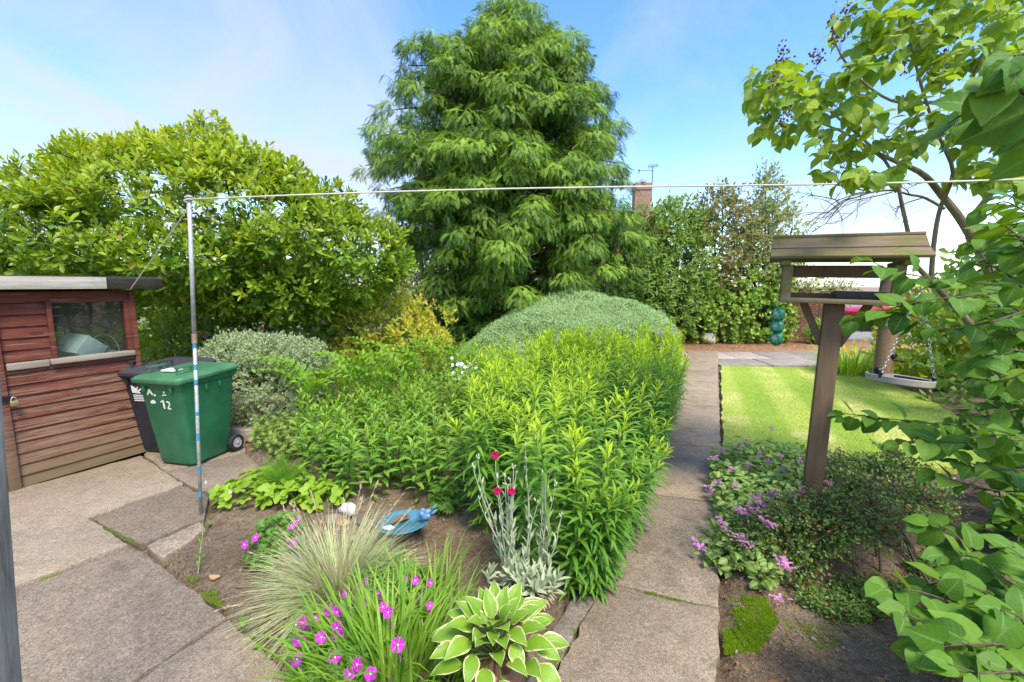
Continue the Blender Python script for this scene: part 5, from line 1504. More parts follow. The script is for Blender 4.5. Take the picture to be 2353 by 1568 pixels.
leaf_shrub('slender_tree', 'tall loose pale leaved small tree at the right end of the far shrub row', 'tree', base_at(1770, 14.15), [bl(1762, 420, 14.15, 24, 26, .3), bl(1765, 480, 14.15, 45, 50, .5), bl(1780, 550, 14.15, 60, 60, .6), bl(1730, 540, 14.15, 45, 55, .5), bl(1815, 530, 14.15, 36, 45, .4), bl(1770, 620, 13.95, 65, 60, .6)], 1900, 7, .3, L_OVAL, .105, M['lf_pale'], M['bark'], seed=17, tint=(0, .4), thick=.45, stem_r=.05, nstem=6, holes=.35, twigs=110)
leaf_shrub('wall_shrub', 'low dark green laurel like shrub between the mound and the far shrub row', 'shrub', base_at(1470, 13.05), [bl(1460, 690, 13.15, 80, 80, .6), bl(1480, 540, 13.75, 45, 55, .4), bl(1460, 590, 13.65, 60, 60, .5), bl(1530, 700, 13.35, 70, 70, .6), bl(1440, 620, 13.45, 60, 60, .5)], 1300, 8, .3, L_LANCEW, .15, M['lf_mid'], M['bark'], seed=18, tint=(0, .4), stem_r=.03)
leaf_shrub('ivy_bank', 'bank of glossy ivy covering the left part of the brick wall', 'ivy', base_at(1690, 13.75), [bl(1580, 745, 13.65, 60, 52, .45), bl(1660, 740, 13.7, 80, 60, .45), bl(1738, 735, 13.7, 85, 66, .45), bl(1600, 680, 13.85, 60, 50, .4), bl(1720, 660, 13.9, 80, 55, .4), bl(1762, 660, 13.9, 52, 60, .4), bl(1788, 748, 13.7, 24, 44, .3), bl(1690, 690, 13.85, 60, 45, .4)], 2900, 6, .2, L_ROUND, .095, M['lf_ivy'], M['twig_dead'], seed=19, out=1.2, up=.2, tint=(0, .6), thick=.12, stem_r=.012, nstem=14, twigs=120, holes=.35, deep=.12)
leaf_shrub('wall_shrub', 'small green bush at the foot of the brick wall beside the leaning sticks', 'shrub', base_at(1880, 13.45), [bl(1885, 768, 13.45, 28, 24, .25)], 220, 8, .16, L_OVAL, .085, M['lf_ivy'], M['bark'], seed=20)
leaf_shrub('climber', 'pale climbing plant hanging over the top of the brick wall', 'climber', base_at(1890, 14.05), [bl(1880, 672, 14.05, 45, 20, .25), bl(1835, 650, 14.1, 40, 30, .25), bl(1815, 620, 14.1, 40, 30, .3), bl(1930, 672, 14.1, 40, 16, .2)], 330, 6, .22, L_OVAL, .09, M['lf_pale'], M['bark'], seed=22, thick=.3)
leaf_shrub('yellow_leaf_shrub', 'yellow leaved shrub at the far right behind the hanging dish', 'shrub', base_at(2190, 7.4), [bl(2150, 760, 7.6, 90, 70, .6), bl(2260, 770, 7.2, 110, 80, .6), bl(2100, 800, 7.4, 60, 50, .5), bl(2380, 760, 7.2, 110, 90, .6)], 1000, 7, .24, L_OVAL, .11, M['lf_yellow'], M['bark'], seed=23, tint=(0, .6), thick=.2)
leaf_shrub('boundary_hedge', 'dim green hedge behind the lilac at the right edge', 'hedge', base_at(2500, 9.5), [bl(2330, 700, 9.5, 130, 60, .8), bl(2550, 660, 9.5, 200, 110, .9), bl(2200, 720, 10, 120, 40, .6)], 800, 7, .35, L_OVAL, .15, M['lf_mid'], M['bark'], seed=24, tint=(0, .3), stem_r=.03)

leaf_shrub('boundary_hedge', 'high leafy hedge along the right hand boundary beside the lilac', 'hedge', (6.6, 2.0, 0), [((6.8, y, 1.1), (.9, 1.5, 1.5)) for y in (-2.5, -.5, 1.5, 3.5, 5.5)], 1500, 7, .3, L_OVAL, .14, M['lf_mid'], M['bark'], seed=25, tint=(0, .3), back=1.0, stem_r=.03)

# ---- strap-leaved plants
def blades(root, name, c, n, length, width, mat, spread=.12, lean=(.1, .9), seed=1, tint=(.0, .5), tpls=None, part=None, squash=(1, 1), r=None, lpow=.8):
    r = np.random.default_rng(seed)
    a = r.random(n) * 2 * PI; rr = spread * np.sqrt(r.random(n))
    P = np.c_[c[0] + np.cos(a) * rr * squash[0], c[1] + np.sin(a) * rr * squash[1], np.full(n, c[2])]
    a2 = a + r.normal(0, .55, n)
    ln = lean[0] + (lean[1] - lean[0]) * r.random(n) ** lpow
    D = np.c_[np.cos(a2) * np.sin(ln), np.sin(a2) * np.sin(ln), np.cos(ln)]
    N = -np.c_[np.cos(a2) * np.cos(ln), np.sin(a2) * np.cos(ln), -np.sin(ln)]
    m = MB(); L = length * r.uniform(.6, 1.1, n)
    tt = np.clip(r.normal(sum(tint) / 2, (tint[1] - tint[0]) / 2, n), 0, 1)
    k = r.integers(0, len(tpls), n)
    for j, t in enumerate(tpls):
        q = k == j
        m.scatter(t, P[q], D[q], N[q], L[q], tt[q], (width / length / .028))
    if part is None: return m
    return m.build(part, mat, root)
B_LIGHT = [leaf([.012, .014, .0135, .012, .009, .006, .001], .35, b, 0, 3, 0, 1.7) for b in (.4, .9, 1.5, 2.0)]
B_FINE = [leaf([.014, .014, .012, .008, .001], 0, b, 0, 2, 0, 1.5) for b in (.3, .7, 1.1)]

p = gp(905, 1575)
dl = plant('strap_leaf_clump', 'thick clump of bright green strap leaves beside the hosta pot', 'plant', (p[0], p[1], 0))
blades(dl, '', (p[0], p[1] - .02, .0), 380, .46, .0165, M['lf_day'], .26, (.02, .5), 51, (0, .4), B_LIGHT, 'foliage', (1.2, 1))
p2_ = gp(985, 1420)
dl2 = plant('strap_leaf_clump', 'sparser narrow strap leaves standing up between the pale grass tuft and the hosta', 'plant', (p2_[0], p2_[1], 0))
blades(dl2, '', (p2_[0], p2_[1], .0), 95, .40, .013, M['lf_day'], .17, (.02, .55), 52, (.1, .5), B_LIGHT[:3], 'foliage', (1.3, 1))
p3_ = gp(830, 1500)
blades(dl, '', (p3_[0] + .03, p3_[1], .0), 70, .36, .015, M['lf_day'], .14, (.05, .6), 53, (0, .5), B_LIGHT, 'foliage')
# yellow daylilies by the far end of the lawn
for j, (x, y, n, lab) in enumerate(((1962, 858, 420, 'bright clump of grassy leaves with yellow flowers at the far corner of the lawn'), (2110, 872, 380, 'mass of arching grassy leaves behind the hanging dish'), (2230, 880, 240, 'grassy leaves at the right beneath the lilac'))):
    q_ = gp(x, y); d_ = plant('daylily_clump', lab, 'plant', (q_[0], q_[1], 0), 'daylilies beyond the lawn')
    blades(d_, '', (q_[0], q_[1], 0), n, .75, .024, M['lf_day'], .5, (.05, .85), 60 + j, (.3, 1.0), B_LIGHT, 'foliage', (1.1, .8))
    if j == 0: flowers_on(d_, [yp(a, b_, q_[1] - .35) for a, b_ in ((1938, 795), (1962, 793), (1945, 805), (1955, 812), (1985, 800))], .06, M['fl_yellow'])
    if j == 1: flowers_on(d_, [yp(a, b_, q_[1] - .35) for a, b_ in ((2128, 815), (2160, 800), (2150, 845), (2175, 770))], .06, M['fl_yellow'])

# ---- pale tuft of fine grass with flower stalks
p = gp(778, 1368)
fs = plant('fescue_grass', 'pale blue green tuft of fine grass with straw coloured flower stalks', 'grass', (p[0], p[1], 0))
blades(fs, '', (p[0], p[1], .0), 1800, .52, .0050, M['lf_fescue'], .085, (.05, 1.55), 71, (.0, .45), B_FINE, 'foliage', lpow=.5)
blades(fs, '', (p[0], p[1], .0), 160, .26, .006, M['lf_straw_dry'], .07, (.0, 1.3), 72, (0, .5), B_FINE, 'dry_blades')
r_ = np.random.default_rng(73); sm = MB()
for i in range(62):
    a = r_.random() * 2 * PI; ln = r_.uniform(.08, 1.22); L = r_.uniform(.46, .72)
    d0 = np.array([math.cos(a) * math.sin(ln), math.sin(a) * math.sin(ln), math.cos(ln)])
    t = np.linspace(0, 1, 8)[:, None]
    q = np.array([p[0], p[1], .0]) + d0 * L * t + np.array([0, 0, -.16 * L * (ln + .2)]) * t ** 2
    sm.tube(q, np.linspace(.0022, .0014, 8), 3, False, .2)
    tip = q[-1]; dd = nrm(q[-1] - q[-3])
    for s in np.linspace(-.11, .0, 11):   # seed head
        sm.scatter(leaf([.1, .16, .02], .2, .1), [tip + dd * s], [dd + r_.normal(0, .22, 3)], [r_.normal(0, 1, 3)], [.026], .5)
sm.build('flower_stalks', M['lf_straw_dry'], fs)

# ---- clumps of upright stems
def stem_clump(name, label, poly, n, hgt, k, ltpl, lsize, lmat, smat, lean=.12, outlean=None, seed=1, opposite=False, el=(1.35, .15), tiptint=(0, 1), r0=.0045, tipn=10, start=.08, hvar=.08, edge_short=0.0, tippow=5):
    r = np.random.default_rng(seed)
    P2 = sample_poly(poly, n, r); cen = P2.mean(0)
    root = plant(name, label, 'plant', (cen[0], cen[1], 0))
    sm, fm = MB(), MB()
    for i in range(n):
        b_ = np.array([P2[i, 0], P2[i, 1], float(gz(P2[i, 0], P2[i, 1]))])
        h = hgt * (1 + r.normal(0, hvar))
        lv = r.normal(0, lean, 2)
        if outlean: 
            dv = (P2[i] - cen); lv = lv + dv / (np.linalg.norm(dv) + .3) * outlean
        e = b_ + np.r_[lv * h, h]
        t = np.linspace(0, 1, 7); q = b_ + (e - b_) * t[:, None]; q[:, :2] -= (np.sin(np.pi * t) * .05)[:, None] * lv * h
        sm.tube(q, np.linspace(r0, r0 * .5, 7), 5, False)
        tl = start + (1 - start) * np.linspace(0, 1, k) ** .85
        LPs = np.stack([np.interp(tl, t, q[:, a]) for a in range(3)], 1)
        D0 = nrm(e - b_)
        U = nrm(np.cross(D0, [0.3, 1, .1])); V = np.cross(D0, U)
        ii = np.arange(k)
        ph = ((ii // 2) * (PI / 2) + (ii % 2) * PI if opposite else ii * 2.39996) + r.random() * 6.28 + r.normal(0, .25, k)
        an = el[0] + (el[1] - el[0]) * tl ** tippow + r.normal(0, .14, k)
        rad = np.cos(ph)[:, None] * U + np.sin(ph)[:, None] * V
        LD = np.cos(an)[:, None] * D0 + np.sin(an)[:, None] * rad
        LN = np.sin(an)[:, None] * D0 - np.cos(an)[:, None] * rad
        sz = lsize * r.uniform(.78, 1.15, k) * np.interp(tl, [0, .25, .75, .93, 1], [.75, 1, 1, .75, .42])
        tint = np.clip(tiptint[0] + (tiptint[1] - tiptint[0]) * np.clip((tl - .70) / .30, 0, 1) ** 1.4 + r.normal(0, .06, k), 0, 1)
        pick(fm, ltpl, LPs, LD, LN, sz, tint, None, r)
    sm.build('stems', smat, root, smooth=True); fm.build('foliage', lmat, root)
    return root
poly = gpoly([(1075, 1170), (1105, 1265), (1200, 1345), (1300, 1372), (1398, 1345), (1470, 1140), (1512, 1030), (1540, 940), (1558, 872), (1300, 872), (1150, 950), (1085, 1050)])
stem_clump('lance_leaf_clump', 'tall dense clump of narrow lance leaves with lime tips beside the path', poly, 380, .95, 62, L_LANCE, .158, M['lf_gold'], M['stem'], .06, .20, 81, el=(1.4, .12), tippow=6, start=.02)
stem_clump('lance_leaf_clump', 'single lime tipped stem leaning out over the path from the tall clump', gpoly([(1518, 985), (1526, 985), (1526, 975), (1518, 975)]), 1, .42, 22, L_LANCE, .11, M['lf_gold'], M['stem'], .0, None, 82, tiptint=(.3, 1.0))
fr_ = [gp(x, y)[:2] for x, y in ((1330, 1368), (1392, 1345), (1440, 1210), (1470, 1130), (1512, 1020), (1545, 925))]
def fringe():
    r = np.random.default_rng(182); fr = np.array(fr_); n = 64
    t = np.sort(r.random(n)) ** .8 * (len(fr) - 1); i = np.minimum(t.astype(int), len(fr) - 2)
    P2 = fr[i] + (fr[i + 1] - fr[i]) * (t - i)[:, None] + r.normal(0, .03, (n, 2)) - [.03, 0]
    root = plant('lance_leaf_clump', 'row of shorter lance leaved stems leaning out over the left edge of the path', 'plant', (*P2.mean(0), 0))
    sm, fm = MB(), MB()
    for p_ in P2:
        h = r.uniform(.45, .85); out = np.array([.9, -.45, 0]) * r.uniform(.12, .34)
        tt = np.linspace(0, 1, 7); q = np.r_[p_, 0.0] + np.c_[np.outer(tt ** 1.7, out[:2] * h), h * tt * (1 - .12 * tt)]
        sm.tube(q, np.linspace(.0045, .002, 7), 5, False)
        k = 46; tl = np.linspace(.04, 1, k); LP = np.stack([np.interp(tl, tt, q[:, c]) for c in range(3)], 1)
        ph = np.arange(k) * 2.39996 + r.random() * 6; an = 1.35 - 1.2 * tl ** 6 + r.normal(0, .14, k)
        D0 = nrm(q[-1] - q[0]); U = nrm(np.cross(D0, [.3, 1, .1])); V = np.cross(D0, U)
        rad = np.cos(ph)[:, None] * U + np.sin(ph)[:, None] * V
        pick(fm, L_LANCE[1:], LP, np.cos(an)[:, None] * D0 + np.sin(an)[:, None] * rad, np.sin(an)[:, None] * D0 - np.cos(an)[:, None] * rad,
             .16 * r.uniform(.75, 1.15, k) * np.interp(tl, [0, .25, .8, 1], [.8, 1, .9, .45]), np.clip((tl - .78) / .22, 0, 1) ** 1.4 * .7, None, r)
    sm.build('stems', M['stem'], root, smooth=True); fm.build('foliage', M['lf_gold'], root)
fringe()
poly = gpoly([(720, 1150), (850, 1160), (1000, 1165), (1075, 1140), (1130, 1030), (1120, 960), (960, 940), (780, 990), (690, 1060)])
stem_clump('broad_lance_clump', 'leafy clump of broader lance leaves in front of the arching stems', poly, 210, .58, 22, L_LANCEW, .125, M['lf_phlox'], M['stem_br'], .10, .1, 83, True, (1.25, .35), (0, .55), .004, tippow=4)
poly = gpoly([(760, 990), (960, 940), (1130, 950), (1180, 900), (1120, 870), (900, 880), (720, 930)])
stem_clump('broad_lance_clump', 'pale feathery leafy clump between the arching stems and the lime tipped clump', poly, 150, .72, 34, L_LANCE, .11, M['lf_phlox'], M['stem'], .1, .1, 84, False, (1.2, .3), (.1, .8), .004)
# arching Solomon's-seal like stems
def arching(poly, n, seed, label):
    r = np.random.default_rng(seed); P2 = sample_poly(poly, n, r); cen = P2.mean(0)
    root = plant('arching_stem_clump', label, 'plant', (cen[0], cen[1], 0), 'arching leafy stems in the bed')
    sm, fm = MB(), MB()
    for i in range(n):
        a = r.choice([PI, 0], p=[.62, .38]) + r.normal(0, .5); h = r.uniform(.72, .98)
        d = np.array([math.cos(a), math.sin(a) * .6 - .15, 0])
        t = np.linspace(0, 1, 12)
        q = np.array([P2[i, 0], P2[i, 1], 0]) + np.c_[np.outer(t ** 2.2, d[:2]) * .52, h * np.sin(t * 1.75) / math.sin(1.5)]
        sm.tube(q, np.linspace(.006, .002, 12), 5, False)
        k = 18; tl = np.linspace(.38, .99, k)
        LP = np.stack([np.interp(tl, t, q[:, c]) for c in range(3)], 1)
        dd = nrm(np.stack([np.interp(tl, t, np.gradient(q[:, c])) for c in range(3)], 1))
        side = nrm(np.cross(dd, [0, 0, 1.0]) + 1e-5); s = np.where(np.arange(k) % 2, 1, -1)[:, None]
        up = np.cross(side, dd)
        LD = side * s * .85 + dd * .55 + up * .45 + r.normal(0, .08, (k, 3))
        pick(fm, [leaf([.04, .17, .21, .17, .09, .005], .25, .5), leaf([.04, .17, .21, .17, .09, .005], .35, .8)], LP, LD, up - side * s * .3, .135 * np.interp(tl, [.38, .6, 1], [1, 1, .6]) * r.uniform(.85, 1.1, k), r.random(k) * .4, None, r)
    sm.build('stems', M['stem'], root, smooth=True); fm.build('foliage', M['lf_seal'], root)
arching(gpoly([(660, 1040), (760, 1040), (800, 960), (700, 960)]), 12, 85, 'arching stems of paired leaves nearest the green bin and the variegated shrub')
arching(gpoly([(780, 1010), (960, 1000), (960, 930), (800, 930)]), 20, 86, 'arching stems of paired leaves in the middle of the left bed')
arching(gpoly([(820, 920), (1100, 940), (1080, 900), (850, 890)]), 13, 87, 'arching stems of paired leaves at the back of the left bed')

# ---- low plants along the left bed
def low_leaves(name, label, poly, n, size, tpls, mat, hgt=(.05, .16), cat='plant', seed=1, stems=True, tilt=.5, group=None, smat='stem', tint=.2):
    r = np.random.default_rng(seed); P2 = sample_poly(poly, n, r); cen = P2.mean(0)
    root = plant(name, label, cat, (cen[0], cen[1], 0), group)
    ext = np.linalg.norm(P2 - cen, axis=1); ext = ext / ext.max()
    z = hgt[0] + (hgt[1] - hgt[0]) * r.random(n) * (1.15 - .75 * ext ** 2) + gz(P2[:, 0], P2[:, 1])
    P = np.c_[P2, z]
    a = r.random(n) * 6.28; dv = (P2 - cen) / (np.linalg.norm(P2 - cen, axis=1)[:, None] + .05)
    D = np.c_[np.cos(a) + dv[:, 0], np.sin(a) + dv[:, 1], r.normal(.0, .25, n)]
    N = np.c_[r.normal(0, tilt, n), r.normal(-.25, tilt, n), np.ones(n)]
    m = MB(); pick(m, tpls, P, D, N, size * r.uniform(.7, 1.25, n), np.clip(r.normal(tint, .2, n), 0, 1), None, r); m.build('foliage', mat, root)
    if stems:
        sm = MB()
        for i in range(0, n, max(1, n // 260)):
            sm.tube([[cen[0] * .25 + P2[i, 0] * .75, cen[1] * .25 + P2[i, 1] * .75, -.01 + gz(P2[i, 0], P2[i, 1])], P[i] - [0, 0, .02], P[i]], .0018, 4, False)
        sm.build('stems', M[smat], root)
    return root, P
sb, P_ = low_leaves('strawberry_plant', 'low strawberry plants with light green three part leaves at the patio corner', gpoly([(480, 1165), (530, 1185), (620, 1185), (700, 1180), (740, 1150), (690, 1120), (610, 1125), (560, 1110), (500, 1140)]), 105, .105, [TRIF], M['lf_straw'], (.05, .19), seed=91, tilt=.4)
flowers_on(sb, [yp(x, y, gp(x, y + 45)[1]) for x, y in ((474, 1108), (500, 1118), (690, 1098), (700, 1102), (696, 1108), (708, 1097), (704, 1110), (530, 1130))], .017, M['fl_white'], seed=5)
low_leaves('strawberry_plant', 'strawberry leaves in shade between the fennel and the leafy clump', gpoly([(690, 1185), (760, 1190), (800, 1160), (740, 1130), (690, 1140)]), 50, .10, [TRIF], M['lf_straw'], (.05, .16), seed=92, tilt=.4)
low_leaves('ferny_weed', 'low ferny mid green foliage next to the bin wheel', gpoly([(575, 1040), (640, 1080), (700, 1060), (700, 1000), (640, 985), (590, 1005)]), 420, .07, [PALM], M['lf_mid'], (.05, .30), seed=93, tint=.6)
low_leaves('ferny_weed', 'small ferny leaved plant right of the blue bird bath', gpoly([(985, 1195), (1040, 1205), (1075, 1180), (1050, 1140), (1000, 1140)]), 130, .075, [PALM], M['lf_crane'], (.04, .17), seed=94, tint=.5)
p = gp(640, 1150)
fn = plant('fennel_plant', 'soft feathery bright green fennel plant above the strawberry leaves', 'plant', (p[0], p[1], 0))
r_ = np.random.default_rng(95); n = 330
u_ = nrm(r_.normal(size=(n, 3))); u_[:, 2] = np.abs(u_[:, 2])
PP = np.array([p[0] + .02, p[1] + .02, .10]) + u_ * np.array([.13, .11, .20]) * (r_.random((n, 1)) ** .5)
m = MB(); m.scatter(FEATHER, PP, u_ + [0, 0, .5], r_.normal(size=(n, 3)), r_.uniform(.07, .13, n), 0); m.build('foliage', M['lf_fennel'], fn)
sm = MB()
for i in range(26): sm.tube([[p[0] + r_.normal(0, .02), p[1] + r_.normal(0, .02), 0], PP[i]], [.004, .002], 5, False)
sm.build('stems', M['stem'], fn)
low_leaves('bergenia_clump', 'rounded glossy leaves in a low clump below the grey green mound', gpoly([(1000, 880), (1200, 880), (1230, 850), (1180, 838), (1020, 842)]), 200, .20, L_ROUND, M['lf_bergenia'], (.1, .42), seed=96, tilt=.6)
wf_, P_ = low_leaves('white_flowered_plant', 'low plant with small white flowers behind the lime tipped clump', gpoly([(1020, 985), (1100, 985), (1110, 940), (1040, 930)]), 170, .07, L_OVAL, M['lf_phlox'], (.3, .62), seed=97)
r_ = np.random.default_rng(98)
flowers_on(wf_, [yp(1062 + r_.normal(0, 22), 868 - 20 + r_.normal(0, 20), gp(1060, 955)[1]) for _ in range(24)], .028, M['fl_white'])

# ---- cranesbill patches with magenta flowers
def crane(label, poly, n, seed, fl, fsize, hgt=(.03, .16)):
    root, P_ = low_leaves('cranesbill_plant', label, poly, n, .052, [PALM], M['lf_crane'], hgt, seed=seed, group='magenta cranesbills in the near bed', tint=.3)
    r = np.random.default_rng(seed)
    for x, y, h in fl:
        c = gp(x, y, h + .055); m_ = MB()
        d = nrm(np.array([r.normal(-.1, .35), -.75 + r.normal(0, .25), .75])); ref = nrm(np.cross(d, [.2, .1, 1])); u2 = np.cross(d, ref)
        a = np.arange(5) * 2 * PI / 5 + r.random() * 6
        D = np.cos(a)[:, None] * ref + np.sin(a)[:, None] * u2 + d * .25
        s = fsize * r.uniform(.9, 1.1)
        m_.scatter(leaf([.10, .36, .50, .48, .22], .12, .35), np.tile(c, (5, 1)), D, np.tile(d, (5, 1)) - D * .15, s)
        m_.tube([c - d * .004, c - d * .02 - [0, 0, .03], [c[0] + .02, c[1] + .02, c[2] * .3]], .0016, 4, False)
        fo = m_.build('flower', M['fl_pink'], root)
        q = MB(); th = np.linspace(.05, PI - .05, 6); q.lathe(np.c_[.0045 * np.sin(th), -.0045 * np.cos(th)], 8, Matrix.Translation(c + d * .004)); q.build('flower_centre', M['fl_white_pink'], fo, attr=False)
crane('mat of cut leaved cranesbill with magenta flowers left of the pale grass tuft', gpoly([(560, 1320), (620, 1330), (700, 1300), (700, 1220), (640, 1215), (580, 1260)]), 420, 101,
      [(563, 1252, .14), (588, 1236, .16), (675, 1248, .18), (685, 1197, .18), (672, 1210, .16)], .027)
crane('cut leaved cranesbill with many magenta flowers along the patio edge', gpoly([(660, 1560), (700, 1470), (760, 1440), (830, 1450), (880, 1520), (860, 1700), (700, 1720)]), 620, 102,
      [(687, 1475, .17), (684, 1516, .17), (682, 1437, .16), (703, 1429, .16), (726, 1420, .17), (757, 1403, .2), (774, 1408, .19), (775, 1443, .19), (738, 1465, .18), (776, 1461, .16), (852, 1549, .2), (914, 1482, .24), (893, 1408, .25), (805, 1550, .17), (822, 1527, .16), (770, 1512, .14)], .028, (.03, .17))
crane('scattered magenta cranesbill flowers among the strap leaves', gpoly([(800, 1400), (950, 1400), (1010, 1360), (900, 1320), (820, 1350)]), 300, 103,
      [(823, 1352, .18), (796, 1363, .17), (842, 1337, .19), (870, 1365, .2), (880, 1395, .2), (990, 1340, .22), (988, 1393, .2), (930, 1333, .2), (955, 1335, .2), (838, 1385, .16)], .022)

# ---- hosta in a pot, silver plant in a pot
hc = gp(1140, 1500, .27)
hp_ = plant('potted_hosta', 'hosta with lime leaves edged in cream growing in a terracotta pot', 'plant', (hc[0], hc[1], 0))
b = MB(); R = .122
b.lathe([(R * .70, 0), (R * .93, .235), (R * 1.04, .235), (R * 1.07, .28), (R * .97, .285), (R * .93, .25), (R * .6, .24), (0, .245)], 40, Matrix.Translation((hc[0], hc[1], -.01)))
b.build('pot', M['terracotta'], hp_, attr=False, smooth=False)
r_ = np.random.default_rng(111); hm = MB(); sm = MB(); LPs, LDs, LNs, LS = [], [], [], []
nh = 62
for i in range(nh):
    f = (i + .5) / nh; a = i * 2.39996
    el_ = math.radians(80 - 84 * f ** .85)
    Lp = .085 + .085 * f
    d = np.array([math.cos(a) * math.cos(el_), math.sin(a) * math.cos(el_), math.sin(el_)])
    c0 = np.array([hc[0], hc[1], .25]); e = c0 + d * Lp * np.array([1.15, 1.0, 1.35]) + [0, 0, .05]
    sm.tube(bent(c0, e, .01, 5), .004, 5, False)
    el2 = el_ - .35
    LD = np.array([math.cos(a) * math.cos(el2), math.sin(a) * math.cos(el2), math.sin(el2)]) + r_.normal(0, .22, 3)
    LPs.append(e); LDs.append(LD); LNs.append(np.array([-math.cos(a) * .5, -math.sin(a) * .5 - .15, 1.0]) * (1 if el2 < 1 else .5) + [0, -.2, 0]); LS.append((.108 + .026 * f) * r_.uniform(.85, 1.15))
pick(hm, L_HOSTA, np.array(LPs), np.array(LDs), np.array(LNs), np.array(LS), 0, None, r_)
hm.build('leaves', M['lf_hosta'], hp_, smooth=True); sm.build('leaf_stalks', M['stem'], hp_, smooth=True)

lc = gp(1212, 1355, .2)
lp_ = plant('silver_plant', 'silver felted plant with tall stems and three crimson flowers in a clay pot', 'plant', (lc[0], lc[1], 0))
b = MB(); R = .105
b.lathe([(R * .72, 0), (R * .96, .19), (R * 1.05, .19), (R * 1.07, .225), (R * .97, .23), (R * .9, .2), (0, .20)], 36, Matrix.Translation((lc[0], lc[1], -.02)))
b.build('pot', M['terracotta'], lp_, attr=False)
r_ = np.random.default_rng(112); fm, sm, dm = MB(), MB(), MB()
L_SILV = [leaf([.03, .10, .13, .12, .07, .01], .25, b_) for b_ in (.2, .5)]
for i in range(26):                       # basal rosettes
    c0 = np.array([lc[0] + r_.normal(0, .07), lc[1] + r_.normal(0, .05), .215])
    P1, D1, N1, T1 = shoots(c0[None], np.array([[r_.normal(0, .35), r_.normal(-.1, .3), 1]]), 11, .06, 1.2, .25, 0, False, .2, r_)
    pick(fm, L_SILV, P1, D1, N1, r_.uniform(.06, .10, 11), 0, None, r_)
for i in range(150):
    a = r_.random() * 6.28; c0 = np.array([lc[0] + math.cos(a) * .09, lc[1] + math.sin(a) * .08, .21])
    dm.scatter(L_SILV[1], [c0], [(math.cos(a), math.sin(a), -.6 + r_.normal(0, .4))], [(0, 0, 1)], [r_.uniform(.04, .08)], .3)
tips = [(1138, 1050), (1143, 1132), (1175, 1133), (1098, 1058), (1088, 1080), (1208, 1030), (1210, 1062), (1180, 1080), (1262, 1092), (1255, 1105), (1245, 1095), (1275, 1120), (1100, 1150), (1235, 1160), (1290, 1190), (1160, 1100), (1185, 1095), (1165, 1120), (1172, 1110), (1250, 1110)]
bases = [(1160, 1320), (1165, 1325), (1175, 1330), (1160, 1320), (1158, 1320), (1215, 1310), (1215, 1310), (1170, 1330), (1245, 1310), (1245, 1312), (1248, 1310), (1250, 1312), (1165, 1320), (1195, 1330), (1262, 1330), (1170, 1320), (1172, 1320), (1170, 1322), (1176, 1325), (1240, 1310)]
for i, ((tx, ty), (bx_, by__)) in enumerate(zip(tips, bases)):
    c0 = gp(bx_, by__, .22); e = yp(tx, ty, c0[1] - .02)
    q = bent(c0, e, 0, 7, .006, r_); q[1:4, 0] -= (e[0] - c0[0]) * .1
    sm.tube(q, np.linspace(.0042, .0024, 7), 5, False)
    k = 10; tl = np.repeat(np.linspace(.12, .8, k // 2), 2)
    LP = np.stack([np.interp(tl, np.linspace(0, 1, 7), q[:, c]) for c in range(3)], 1)
    a = (np.arange(k) % 2) * PI + (np.arange(k) // 2) * 1.4 + r_.random() * 6
    D = np.c_[np.cos(a) * .5, np.sin(a) * .5, np.ones(k) * .9]
    pick(fm, L_SILV, LP, D, np.c_[-np.cos(a), -np.sin(a), np.ones(k) * .5], np.interp(tl, [0, .8], [.095, .045]), 0, None, r_)
    for bb_ in range(3):                  # woolly buds
        d = np.array([r_.normal(0, .3), r_.normal(0, .2), 1]); c1 = e + d * .008 * bb_
        sm.tube([c1, c1 + d * .010, c1 + d * .020], [.002, .0055, .002], 6)
    if i < 3:
        m_ = MB(); c1 = e + np.array([0, -.012, .016]); a = np.arange(5) * 2 * PI / 5
        for layer in range(2):
            aa = a + layer * .6
            D = np.c_[np.cos(aa), -.35 + 0 * aa, np.sin(aa)]
            m_.scatter(leaf([.12, .42, .52, .3], .1, .5), np.tile(c1 - [0, .003 * layer, 0], (5, 1)), D, np.tile([0, -1.0, .15], (5, 1)), .021 - .004 * layer)
        m_.build('flower', M['fl_crimson'], lp_)
fm.build('leaves', M['lf_silver'], lp_); sm.build('stems', M['lf_silver'], lp_, smooth=True); dm.build('dry_leaves', M['lf_straw_dry'], lp_)

